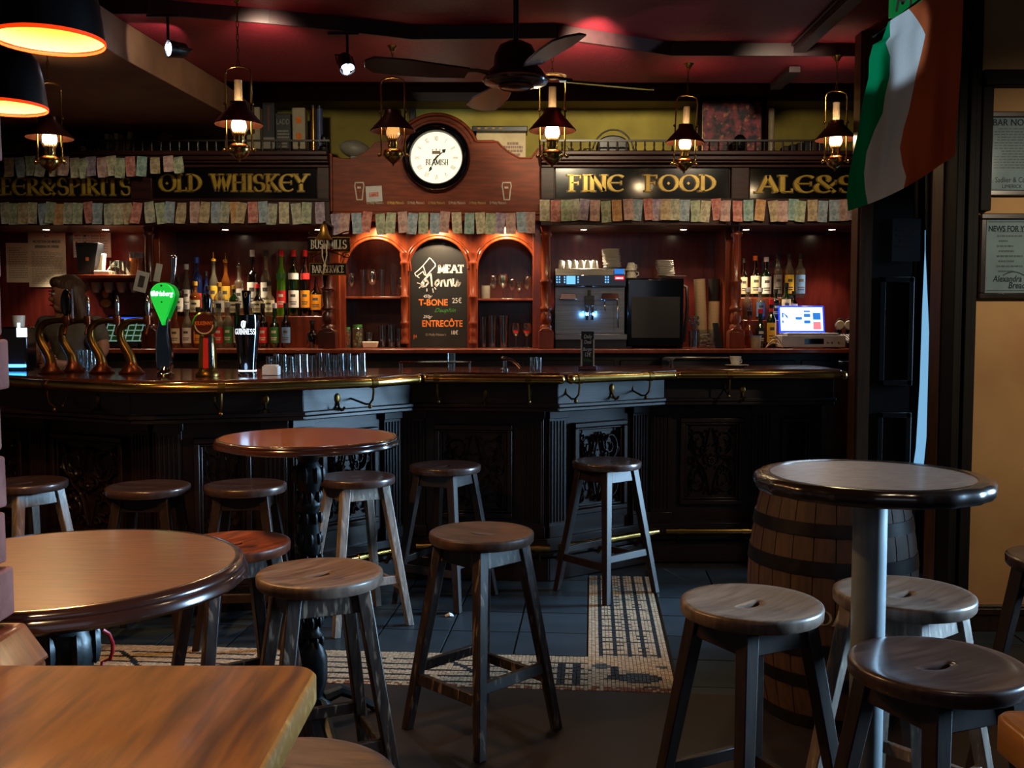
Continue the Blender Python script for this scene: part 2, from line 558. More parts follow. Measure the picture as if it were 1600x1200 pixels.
# ------------------------------------------------------------------ lettering: a small serif face drawn with a broad nib
GL = {
    'A': (.78, 'L.02,0,.38,1 L.38,1,.76,0 L.15,.34,.6,.34 S.02,0 S.76,0'), 'B': (.62, 'L.1,0,.1,1 A.1,.75,.38,.25,90,-90 A.1,.26,.44,.26,90,-90 S.06,0 S.06,1'),
    'C': (.76, 'A.44,.5,.42,.5,50,310'), 'D': (.74, 'L.1,0,.1,1 A.1,.5,.56,.5,90,-90 S.06,0 S.06,1'),
    'E': (.58, 'L.1,0,.1,1 L.1,.97,.5,.97 L.1,.52,.42,.52 L.1,.03,.52,.03 V.5,.9 V.52,.1 S.05,0 S.05,1'), 'e': (.72, 'A.44,.5,.42,.5,48,312 L.05,.52,.62,.52 V.62,.52'),
    'F': (.56, 'L.1,0,.1,1 L.1,.97,.52,.97 L.1,.52,.42,.52 V.52,.9 V.42,.5 S.1,0 S.05,1'), 'G': (.84, 'A.44,.5,.42,.5,50,330 L.74,.06,.74,.42 S.74,.42'),
    'H': (.76, 'L.1,0,.1,1 L.64,0,.64,1 L.1,.52,.64,.52 S.1,0 S.1,1 S.64,0 S.64,1'), 'I': (.24, 'L.12,0,.12,1 S.12,0 S.12,1'),
    'K': (.7, 'L.1,0,.1,1 L.1,.42,.58,1 L.25,.56,.66,0 S.1,0 S.1,1 S.58,1 S.66,0'), 'L': (.55, 'L.1,0,.1,1 L.1,.03,.5,.03 V.5,.1 S.1,1 S.05,0'),
    'M': (.94, 'L.08,0,.12,1 L.12,1,.46,.1 L.46,.1,.8,1 L.8,1,.84,0 S.08,0 S.84,0'), 'N': (.8, 'L.1,0,.1,1 L.1,1,.68,0 L.68,0,.68,1 S.1,0 S.68,1 S.06,1'),
    'O': (.9, 'A.45,.5,.42,.5,0,360'), 'P': (.58, 'L.1,0,.1,1 A.1,.73,.42,.27,90,-90 S.1,0 S.05,1'), 'R': (.68, 'L.1,0,.1,1 A.1,.74,.4,.26,90,-90 L.26,.48,.66,0 S.1,0 S.05,1 S.66,0'),
    'S': (.62, 'A.31,.74,.24,.25,30,270 A.31,.25,.27,.25,90,-150 V.52,.86 V.07,.14'), 'T': (.7, 'L.35,0,.35,1 L.02,.97,.68,.97 V.02,.9 V.68,.9 S.35,0'),
    'U': (.76, 'L.1,1,.1,.3 A.37,.3,.27,.3,180,360 L.64,.3,.64,1 S.1,1 S.64,1'), 'V': (.74, 'L.02,1,.36,0 L.36,0,.72,1 S.02,1 S.72,1'),
    'W': (1.06, 'L.02,1,.27,0 L.27,0,.52,.95 L.52,.95,.78,0 L.78,0,1.04,1 S.02,1 S.52,1 S1.04,1'), 'X': (.7, 'L.04,1,.64,0 L.04,0,.64,1 S.04,0 S.04,1 S.64,0 S.64,1'),
    'Y': (.72, 'L.02,1,.36,.45 L.36,.45,.7,1 L.36,.5,.36,0 S.02,1 S.7,1 S.36,0'), '&': (.86, 'A.34,.8,.2,.2,-50,230 L.2,.66,.8,0 A.34,.29,.32,.29,130,345 L.62,.38,.82,.62 V.82,.62'),
    'J': (.45, 'L.3,1,.3,.2 A.15,.2,.15,.2,0,-150 S.3,1'), "'": (.2, 'L.1,.75,.1,1'), '.': (.2, 'V.1,.03'), ' ': (.4, ''), '-': (.4, 'L.05,.4,.35,.4'), '!': (.24, 'L.12,.3,.12,1 V.12,.04'),
}


def nib(text, h, thick=0.17, thin=0.06, space=0.08, squash=1.0):
    """2-D quads of a line of text with cap height h; returns quads and total width"""
    qs, x = [], 0.0

    def rib(pts):
        n = len(pts)
        L = []
        for i in range(n):
            a, b = pts[max(i - 1, 0)], pts[min(i + 1, n - 1)]
            dx, dy = b[0] - a[0], b[1] - a[1]
            d = math.hypot(dx, dy) or 1
            ph = math.atan2(dy, dx)
            wd = max(thin, thick * abs(math.sin(ph - 0.16))) / 2
            L.append(((pts[i][0] - dy / d * wd, pts[i][1] + dx / d * wd), (pts[i][0] + dy / d * wd, pts[i][1] - dx / d * wd)))
        for i in range(n - 1):
            qs.append([L[i][0], L[i][1], L[i + 1][1], L[i + 1][0]])
    for ch in text:
        wd, st = GL.get(ch, GL[' '])
        for t in st.split():
            a = [float(k) for k in t[1:].split(',')]
            if t[0] == 'L':
                rib([(x + a[0], a[1]), (x + a[2], a[3])])
            elif t[0] == 'A':
                n = 14 if abs(a[5] - a[4]) > 200 else 9
                rib([(x + a[0] + a[2] * math.cos(R(a[4] + (a[5] - a[4]) * i / n)), a[1] + a[3] * math.sin(R(a[4] + (a[5] - a[4]) * i / n))) for i in range(n + 1)])
            elif t[0] == 'S':
                s_ = thick * 0.8
                y0, y1 = a[1] - thin * 0.55, a[1] + thin * 0.55
                qs.append([(x + a[0] - s_, y0), (x + a[0] + s_, y0), (x + a[0] + s_, y1), (x + a[0] - s_, y1)])
            elif t[0] == 'V':
                s_ = thin * 0.5
                qs.append([(x + a[0] - s_, a[1] - thick * .55), (x + a[0] + s_, a[1] - thick * .55), (x + a[0] + s_, a[1] + thick * .55), (x + a[0] - s_, a[1] + thick * .55)])
        x += wd + space
    x -= space
    return [[(p[0] * h * squash, p[1] * h) for p in q] for q in qs], x * h * squash


def nib_fit(text, h, width, **kw):
    q, w0 = nib(text, h, **kw)
    k = width / w0
    return [[(p[0] * k, p[1]) for p in a] for a in q]


def poly_rib(pts, wd):
    """a hand-drawn chalk stroke as 2-D quads"""
    qs = []
    for a, b in zip(pts[:-1], pts[1:]):
        dx, dy = b[0] - a[0], b[1] - a[1]
        d = math.hypot(dx, dy) or 1
        nx, ny = -dy / d * wd / 2, dx / d * wd / 2
        ex, ey = dx / d * wd * .3, dy / d * wd * .3
        qs.append([(a[0] + nx - ex, a[1] + ny - ey), (a[0] - nx - ex, a[1] - ny - ey), (b[0] - nx + ex, b[1] - ny + ey), (b[0] + nx + ex, b[1] + ny + ey)])
    return qs


def text(name, s, loc, size, mat, parent=None, rot=(PI / 2, 0, 0), align='CENTER', ext=0.0004, sx=1.0, shear=0.0, bold=0.0):
    c = bpy.data.curves.new(name, 'FONT')
    c.body = s
    c.size = size
    c.align_x = align
    c.align_y = 'CENTER'
    c.extrude = ext
    c.shear = shear
    c.offset = bold
    c.resolution_u = 3
    c.materials.append(M[mat])
    o = bpy.data.objects.new(name, c)
    C.objects.link(o)
    if parent:
        o.parent = parent
    o.location = loc
    o.rotation_euler = rot
    o.scale = (sx, 1, 1)
    return o


def lines(w_, h_, n, seed=0, fill=0.5, centre=False):
    """rows of short dashes that stand for small unreadable print"""
    rnd = random.Random(seed)
    qs = []
    for i in range(n):
        y = h_ * (1 - (i + 0.5) / n)
        t = h_ / n * fill / 2
        ln = w_ * (1.0 if rnd.random() > .3 else rnd.uniform(.55, .9))
        x = (w_ - ln) / 2 if centre else 0
        x1 = x + ln
        while x < x1 - w_ * .04:
            d = min(w_ * rnd.uniform(.05, .16), x1 - x)
            qs.append([(x, y - t), (x + d, y - t), (x + d, y + t), (x, y + t)])
            x += d + w_ * .025
    return qs


UX, UZ = Vector((1, 0, 0)), Vector((0, 0, 1))


# ================================================================== SETTING
def struct(o):
    return tag(o, kind='structure')


CEIL = 3.02
# floor slab, slate tiles, mosaic band
fl = MB()
fl.box(-4.2, 4.2, -1.0, 7.6, -0.10, -0.012)
floor = struct(fl.build('floor', 'grout', bevel=0))
ROT = -4.6
fr = MB()
FM = Matrix.Translation((0.33, 4.22, 0)) @ Matrix.Rotation(R(ROT), 4, 'Z')   # u to the right along the band, v away
INV = FM.inverted()
# plain dark flooring in front of the mosaic
fr.M = FM
fr.box(-4.2, 3.6, -5.6, -0.40, -0.011, 0.0)
struct(fr.build('floor', 'floor_brown'))
tiles = {}
for nm in ('slate_a', 'slate_b', 'slate_c'):
    q = MB()
    q.hexa([(-.158, -.158, -.011), (.158, -.158, -.011), (.158, .158, -.011), (-.158, .158, -.011)], [(-.156, -.156, 0), (.156, -.156, 0), (.156, .156, 0), (-.156, .156, 0)])
    tiles[nm] = q.build('tile', nm, parent=floor, smooth=False).data
    bpy.data.objects.remove(bpy.data.objects['tile'])


def tile(cx, cy, sx=1.0):
    p = FM @ Vector((cx, cy, 0))
    o = bpy.data.objects.new('tile', tiles[random.choice(list(tiles))])
    C.objects.link(o)
    o.parent = floor
    o.location = p + Vector((0, 0, random.uniform(-.0012, .0006)))
    o.rotation_euler.z = R(ROT)
    o.scale = (sx, 1, 1)


for i in range(9):
    for j in range(7):
        tile(-0.165 - i * .322, 0.163 + j * .322)
for i in range(7):
    for j in range(-2, 5):
        tile(0.345 + 0.175 + i * .322, 0.163 + j * .322)
# mosaic: thousands of tesserae, too small to pick apart singly; one raised piece each
mz = MB()
TS = 0.0158


def bandcol(i, j):
    """column i away from the corner, row j of 25 across the long band: lengthwise lines with pairs of cross bars"""
    if j % 4 == 3 and j < 23 and (i + j * 5) % 37 > 1:
        return 1
    if i % 74 in (2, 3, 6, 7) and 3 <= j <= 19:
        return 1
    if 3 < j < 19 and (i - int(j * .9)) % 46 in (20, 21):
        return 1
    return 0


def stripcol(i, j):
    """column i of 22 across the strip that runs to the bar, row j along it: five lines with notched cross strokes"""
    if 3 <= i <= 19 and i % 4 == 3 and j > 0:
        return 1
    r = j % 22
    if r in (2, 13) and 3 <= i <= 19:
        return 1
    if r in (5, 8, 16, 19) and (10 <= i <= 12 if (j // 22) % 2 else 14 <= i <= 16):
        return 1
    if r in (6, 10, 17) and 4 <= i <= 9:
        return 1 if r != 10 or i > 6 else 0
    return 0


def bird(u, v):
    """a long-necked bird in the corner square, u and v in 0..0.345"""
    a, b = (u - .205) / .095, (v - .15) / .055
    if a * a + b * b < 1:
        return 2 if a * a + b * b < .6 else 1
    if ((u - .055) / .045) ** 2 + ((v - .285) / .028) ** 2 < 1:
        return 2
    px_ = .095 + .02 * math.sin((v - .15) * 22)
    if .13 < v < .285 and abs(u - px_) < .018:
        return 1
    if u < .02 and abs(v - .225) < .01:
        return 1
    if .045 < v < .066 and (.22 < u < .29):
        return 1
    if ((u - .31) / .025) ** 2 + ((v - .29) / .018) ** 2 < 1:
        return 2
    return 0


def tess(u, v, c):
    d = TS * 0.43
    h_ = random.uniform(-.0008, .0008)
    mz.mi = c
    p = [(u - d, v - d), (u + d, v - d), (u + d, v + d), (u - d, v + d)]
    mz.add([(a, b, h_) for a, b in p] + [(a + (a - u) * .15, b + (b - v) * .15, -.011) for a, b in p], [(0, 1, 2, 3), (0, 4, 5, 1), (1, 5, 6, 2), (2, 6, 7, 3), (3, 7, 4, 0)])


mz.M = FM
nv = int(.395 / TS)
for i in range(int(2.35 / TS)):
    for j in range(nv):
        u, v = -(i + .5) * TS, -.395 + (j + .5) * TS
        c = bandcol(i, j)
        if c == 0 and v < -.36 and random.random() < .5:  # front rows reddened where the daylight stops
            c = 3
        tess(u, v, c)
nu = int(.345 / TS)
for i in range(nu + 1):
    for j in range(nv):
        u, v = (i + .5) * TS, -.395 + (j + .5) * TS
        c = bird(u, v + .395)
        if c == 0 and v < -.345 and random.random() < .7:
            c = 3
        tess(u, v, c)
    for j in range(int(1.42 / TS)):
        u, v = (i + .5) * TS, (j + .5) * TS
        tess(u, v, stripcol(i, j))
o = mz.build('mosaic_tesserae', ['tess_cream', 'tess_dark', 'tess_blue', 'tess_unlit'], parent=floor, smooth=False, fix=False)
o['kind'] = 'stuff'

# walls
b = MB()
b.box(-4.2, 3.6, 7.45, 7.55, 0, 3.4)
struct(b.build('wall_back', 'wall_yellow'))
b = MB()
b.box(X(641, 7.44, 190), X(650, 7.44, 190), 7.40, 7.45, 2.3, 3.13)
struct(b.build('trim_1', 'door_wood', bevel=.004))
b = MB()
b.box(-4.3, -4.2, 0.5, 7.55, 0, 3.4)
struct(b.build('wall_left', 'bulkhead'))
# right: ochre wall that faces the room, dark screen with the doorway beyond
RX = P(1521, 480, 4.6).x
b = MB()
b.box(RX, 4.2, 4.6, 4.72, 0, 3.02)
struct(b.build('wall_right', 'wall_ochre'))
b = MB()
b.box(RX + .002, 4.2, 4.578, 4.6, 0, Z(946, 4.58))
b.box(RX + .002, 4.2, 4.568, 4.6, Z(960, 4.58), Z(950, 4.58))
struct(b.build('baseboard_right', 'door_wood', bevel=.004))
# dark architrave of the doorway, in stepped mouldings, against the ochre wall
b = MB()
x0 = P(1486, 480, 4.58).x
for k, (xa, xb, ya) in enumerate([(0, .03, 4.55), (.03, .055, 4.575), (.055, .085, 4.555), (.085, RX - x0, 4.57)]):
    b.box(x0 + xa, x0 + xb, ya, 4.74, 0, 3.02)
struct(b.build('trim_2', 'black_paint', bevel=.004))
b = MB()
b.box(P(1466, 480, 4.7).x, x0, 4.68, 4.80, 0, 3.02)
struct(b.build('trim_3', 'post_wood', bevel=.006))
# horizontal dark rail high on the ochre wall with a bracket below
b = MB()
b.box(RX, 4.2, 4.53, 4.6, Z(134, 4.55), Z(122, 4.55))
b.box(RX, 4.2, 4.55, 4.6, Z(122, 4.55), Z(108, 4.55))
b.box(RX, RX + .05, 4.56, 4.6, Z(330, 4.58), Z(134, 4.55))
struct(b.build('trim_4', 'black_paint', bevel=.004))
# dark timber screen closing the end of the bar
SX0, SX1 = X(1337, 5.5, 480), X(1446, 5.5, 480)
b = MB()
b.box(X(1344, 5.5, 480), X(1424, 5.5, 480), 5.5, 5.56, 0, 3.02)
struct(b.build('wall_screen', 'black_paint'))
b = MB()
b.box(SX0, X(1360, 5.45, 480), 5.44, 5.58, 0, 3.02)
b.box(SX0 - .012, SX0, 5.46, 5.56, 0, 3.02)
struct(b.build('trim_5', 'post_wood'))
b = MB()
for z0, z1 in ((.25, .95), (1.1, 1.7)):
    for xa, xb, za, zb in ((X(1375, 5.5), X(1428, 5.5), z0, z0 + .03), (X(1375, 5.5), X(1428, 5.5), z1 - .03, z1), (X(1375, 5.5), X(1375, 5.5) + .03, z0, z1), (X(1428, 5.5) - .03, X(1428, 5.5), z0, z1)):
        b.box(xa, xb, 5.485, 5.5, za, zb)
struct(b.build('trim_6', 'black_paint', bevel=.003))
b = MB()
b.box(2.2, 3.6, 6.2, 6.3, 0, 3.02)
struct(b.build('wall_corridor', 'black_paint'))
# a glazed street door far down the passage, seen as a sliver of daylight between the screen and the hanging curtain
b = MB()
b.box(SX1 - .12, SX1 + .40, 5.96, 5.98, .55, 2.0)
wn = struct(b.build('window_1', 'daylight_pane'))
b = MB()
for xa, xb, za, zb in ((SX1 - .18, SX1 - .12, .5, 2.06), (SX1 + .40, SX1 + .46, .5, 2.06), (SX1 - .12, SX1 + .40, .5, .55), (SX1 - .12, SX1 + .40, 2.0, 2.06)):
    b.box(xa, xb, 5.94, 6.0, za, zb)
b.build('frame', 'black_paint', parent=wn)


def curtain(name, edge, xo, side, y, lab):
    """a dark curtain whose free edge follows the pixels EDGE, gathered towards SIDE"""
    vs, fs = [], []
    n = 14
    for (px, py) in edge:
        p = P(px, py, y)
        for i in range(n + 1):
            t = i / n
            vs.append((p.x + (xo - p.x) * t, y + .018 * math.sin(i * 2.1) * min(1, t * 4), p.z))
    for j in range(len(edge) - 1):
        for i in range(n):
            fs.append((j * (n + 1) + i, j * (n + 1) + i + 1, (j + 1) * (n + 1) + i + 1, (j + 1) * (n + 1) + i))
    m_ = MB()
    m_.add(vs, fs)
    o_ = m_.build(name, 'black_paint', fix=False)
    so = o_.modifiers.new('thick', 'SOLIDIFY')
    so.thickness = .006
    return tag(o_, lab, 'curtain')


curtain('curtain', [(1446, 60), (1445, 390), (1441, 480), (1437, 600), (1431, 700), (1425, 742), (1429, 800), (1431, 850), (1431, 1010)], SX1 - .20, -1, 5.80,
        'black curtain hanging on the bar side of the daylit sliver in the doorway')
curtain('curtain', [(1446.5, 60), (1446, 390), (1450, 480), (1455, 600), (1446, 700), (1440, 760), (1436, 815), (1433, 850), (1433, 1010)], SX1 + .42, 1, 5.72,
        'black curtain hanging on the ochre wall side of the daylit sliver in the doorway')

# ceiling: room part, lowered red strip that follows the bar, raised part over the back bar
b = MB()
b.box(-4.2, 4.2, -1.0, 7.5, 3.14, 3.24)
struct(b.build('ceiling', 'ceiling_red'))
edge = [(-40, 20), (230, 22), (420, 37), (530, 48), (645, 62), (870, 60), (960, 73), (1048, 87), (1340, 88), (1500, 88)]
ed = [G(px, py, 2.95) for px, py in edge]
ed[0].x, ed[-1].x = -4.2, 4.2
for i in range(len(ed)):
    pass
b = MB()
pl = [(p.x, p.y) for p in ed]
b.prism([(-4.2, -1.0)] + pl + [(4.2, -1.0)], 3.02, 3.138, 'z')
struct(b.build('ceiling', 'ceiling_red'))
b = MB()
b.prism(pl + [(4.2, 6.35), (-4.2, 6.25)], 2.95, 3.138, 'z')
struct(b.build('ceiling', 'ceiling_red'))
# slim dark fascia on the edge of the lowered strip
b = MB()
for p, q in zip(pl[:-1], pl[1:]):
    dx, dy = q[0] - p[0], q[1] - p[1]
    d = math.hypot(dx, dy)
    nx, ny = dy / d * .012, -dx / d * .012
    b.hexa([(p[0] + nx, p[1] + ny, 2.948), (q[0] + nx, q[1] + ny, 2.948), (q[0], q[1], 2.948), (p[0], p[1], 2.948)], [(p[0] + nx, p[1] + ny, 3.019), (q[0] + nx, q[1] + ny, 3.019), (q[0], q[1], 3.019), (p[0], p[1], 3.019)])
struct(b.build('trim_7', 'ceiling_trim'))
b = MB()
b.box(-4.2, 2.6, 7.18, 7.45, 3.03, 3.14)
struct(b.build('trim_8', 'bulkhead', bevel=.004))
# boxed bulkhead in the corner over the taps
b = MB()
b.prism([(-4.2, 4.2), (-1.99, 4.2), (-1.93, 5.1), (-1.80, 6.35), (-1.78, 7.18), (-4.2, 7.18)], 2.76, 2.948, 'z')
struct(b.build('trim_9', 'bulkhead', bevel=.004))
# timber beam across the ceiling
b = MB()
b.box(1.585, 1.655, 2.5, 5.70, 2.965, 3.018)
b.box(1.572, 1.668, 2.5, 5.70, 3.0, 3.018)
struct(b.build('trim_10', 'ceiling_trim', bevel=.004))
b = MB()
b.box(1.62, 1.69, 5.9, 6.33, 2.91, 2.948)
struct(b.build('trim_11', 'ceiling_trim', bevel=.004))
# brick pier on a boarded half wall beside the visitor
b = MB()
b.box(-1.5, -.675, 1.17, 1.27, 1.05, 3.02)
pier = struct(b.build('wall_pier', 'mortar'))
bm_ = []
for k in range(3):
    q = MB()
    n = 5
    rnd = random.Random(k)
    # a brick with a rough hacked end
    L_, Dp, Hh = .11, .062, .032
    vs = []
    for sx_ in range(5):
        for sy in (-1, 1):
            for sz in (-1, 1):
                j = lambda: rnd.uniform(-.0035, .0035)
                vs.append((-L_ + 2 * L_ * sx_ / 4 + j(), sy * Dp + j(), sz * Hh + j()))
    fs = []
    for s_ in range(4):
        a = s_ * 4
        fs += [(a, a + 1, a + 5, a + 4), (a + 2, a + 6, a + 7, a + 3), (a, a + 4, a + 6, a + 2), (a + 1, a + 3, a + 7, a + 5)]
    fs += [(0, 2, 3, 1), (16, 17, 19, 18)]
    q.add(vs, fs)
    o_ = q.build('brick', 'brick_a' if k % 2 == 0 else 'brick_b', bevel=.004)
    bm_.append(o_)
zz = 1.05 + .036
row = 0
first = set()
while zz < 3.0:
    for c_ in range(2):
        proto = random.choice(bm_)
        o_ = proto if proto.name not in first else proto.copy()
        if o_ is not proto:
            C.objects.link(o_)
        first.add(proto.name)
        o_.parent = pier
        ex = P(7, 300, 1.282).x + random.uniform(-.006, .003) + (P(21, 960, 1.282).x - P(7, 300, 1.282).x) * max(0, (1.62 - zz) / .55)
        o_.location = (ex - .11 - c_ * .232 - (0.0 if row % 2 else .0), 1.22, zz)
        o_.scale = (1 if c_ or row % 2 == 0 else .94, 1, 1)
        o_.rotation_euler = (0, 0, R(random.uniform(-1, 1)))
    zz += .074
    row += 1
b = MB()
b.box(-1.5, -.64, 1.165, 1.275, 0, 1.0)
hw = struct(b.build('wall_half', 'honey_edge'))
M['dado_wood'] = M['table_wood']
b = MB()
b.hexa([(-1.5, 1.15, 1.0), (-.605, 1.15, 1.0), (-.605, 1.28, 1.0), (-1.5, 1.29, 1.0)], [(-1.5, 1.165, 1.048), (-.635, 1.165, 1.048), (-.635, 1.275, 1.048), (-1.5, 1.275, 1.048)])
b.box(-1.5, -.61, 1.16, 1.278, .72, .998)
b.build('cap', 'table_wood', parent=hw, bevel=.005)


# ================================================================== BAR COUNTER
BZ = 1.185
bar = thing('bar_counter', (0, 5.2, 0), 'dark carved wooden bar counter with polished top and brass handrail', 'bar counter')
OFF = Vector((0, 5.2, 0))
rail_px = [(-60, 5.12), (13, 4.93), (85, 4.70), (150, 4.55), (204, 4.47), (270, 4.45), (340, 4.50), (410, 4.58), (476, 4.70), (540, 4.82), (595, 4.95), (652, 5.20)]
railL = [Vector((P(px, 600, Y).x, Y, 0)) for px, Y in rail_px]
seg_rails = [railL,
             [Vector((P(667, 593, 5.26).x, 5.26, 0)), Vector((P(876, 596, 5.20).x, 5.20, 0))],
             [Vector((P(892, 594, 5.24).x, 5.24, 0)), Vector((P(1050, 588, 5.62).x, 5.62, 0))],
             [Vector((P(1060, 587, 5.66).x, 5.66, 0)), Vector((SX0 - .02, 5.64, 0))]]
edge2 = railL + [p for s_ in seg_rails[1:] for p in s_]
edge2[-1].x = SX0 - .015


def offset(poly, d):
    """shift an open polyline by d towards the bar side (away from the visitor)"""
    out = []
    for i, p in enumerate(poly):
        ns = []
        for a, b_ in ((i - 1, i), (i, i + 1)):
            if 0 <= a and b_ < len(poly):
                t = (poly[b_] - poly[a]).normalized()
                ns.append(Vector((-t.y, t.x, 0)))
        n = sum(ns, Vector()).normalized()
        out.append(p + n * (d / max(.5, n.dot(ns[0]))))
    return out


def loc(p, z):
    return (p.x, p.y - 5.2, z)


m = MB()
ft = offset(edge2, .02)
backs = [(SX0 - .015, 6.25), (.6, 6.2), (-.4, 5.95), (-1.0, 5.75), (-1.6, 5.72), (-3.1, 5.9), (-3.3, 5.3)]
m.prism([(p.x, p.y - 5.2) for p in ft] + [(x, y - 5.2) for x, y in backs], BZ - .035, BZ - .0008, 'z')
m.build('counter_top', 'bar_top_wood', parent=bar, bevel=.01)
# brass handrail, one length per straight, with collars and end caps
RZ = BZ - .035
for k, s_ in enumerate(seg_rails):
    m = MB()
    m.tube([loc(p, RZ) for p in s_], .024, n=14)
    for e in (s_[0], s_[-1]):
        m.ball(loc(e, RZ), .026, 12, 8)
    m.build('handrail', 'brass', parent=bar)
F_ = [Vector((P(px, 640, Y).x, Y, 0)) for px, Y in ((-150, 5.45), (204, 4.64), (474, 4.86), (644, 5.40), (872, 5.34), (1038, 5.80), (1345, 5.80))]
F_[-1].x = SX0 - .015
Bp = offset(F_, .20)
FZ0 = .985


def frame_of(a, b_):
    u = (b_ - a).normalized()
    n = Vector((u.y, -u.x, 0))
    Mx = Matrix.Identity(4)
    for i in range(3):
        Mx[i][0], Mx[i][1], Mx[i][2] = u[i], n[i], (0, 0, 1)[i]
        Mx[i][3] = a[i] - OFF[i]
    return Mx, (b_ - a).length


def scroll(cx, cy, s_, turns, r0, dirn, a0):
    pts = []
    for i in range(int(22 * turns)):
        t = i / (22 * turns)
        a = a0 + dirn * t * turns * 2 * PI
        r = r0 * (1 - t * .86)
        pts.append((cx + s_ * r * math.cos(a), cy + r * math.sin(a)))
    return pts


def carving():
    """foliate scrollwork in a unit square, symmetric about the middle, as raised stems, leaves and a rosette"""
    c = MB()

    def stem(pts, r0, r1):
        n = len(pts)
        c.tube([(x, .012, y) for x, y in pts], [r0 + (r1 - r0) * i / (n - 1) for i in range(n)], n=5)

    for s_ in (-1, 1):
        for (cx, cy, t, r, d, a) in ((.26, .27, 1.6, .19, 1, -1.6), (.27, -.26, 1.7, .20, -1, 1.6), (.09, .05, 1.2, .10, 1, 2.6), (.40, .03, 1.2, .085, -1, .4), (.12, .40, 1.1, .075, -1, 0), (.12, -.42, 1.1, .07, 1, 0), (.16, .15, 1.3, .07, -1, 2), (.17, -.13, 1.3, .07, 1, -2), (.42, .40, 1.1, .06, 1, 1), (.42, -.40, 1.1, .06, -1, -1), (.43, .20, 1.0, .05, -1, 2), (.43, -.2, 1.0, .05, 1, 2)):
            stem(scroll(s_ * cx, cy, s_, t, r, d, a), .013, .006)
        stem([(s_ * (.02 + .42 * t), -.47 + .1 * math.sin(t * 7) + .93 * t) for t in [i / 16 for i in range(17)]], .010, .007)
        stem([(s_ * (.03 + .43 * t), .46 - .12 * math.sin(t * 6) - .8 * t) for t in [i / 16 for i in range(17)]], .010, .006)
        for i in range(26):
            rnd = random.Random(i)
            a = rnd.uniform(0, 6.28)
            x, y = rnd.uniform(.04, .46), rnd.uniform(-.46, .46)
            l_ = rnd.uniform(.03, .055)
            dx, dy = math.cos(a) * l_, math.sin(a) * l_
            nx, ny = -dy * .38, dx * .38
            c.add([(s_ * (x - dx), .004, y - dy), (s_ * (x + nx), .006, y + ny), (s_ * (x + dx), .016, y + dy), (s_ * (x - nx), .006, y - ny), (s_ * x, .022, y)], [(0, 1, 4), (1, 2, 4), (2, 3, 4), (3, 0, 4)])
    for k in range(8):
        a = k * PI / 4
        c.ball((.05 * math.cos(a), .012, .05 * math.sin(a)), (.026, .014, .026), 8, 5)
    c.ball((0, .014, 0), (.03, .02, .03), 10, 6)
    return c


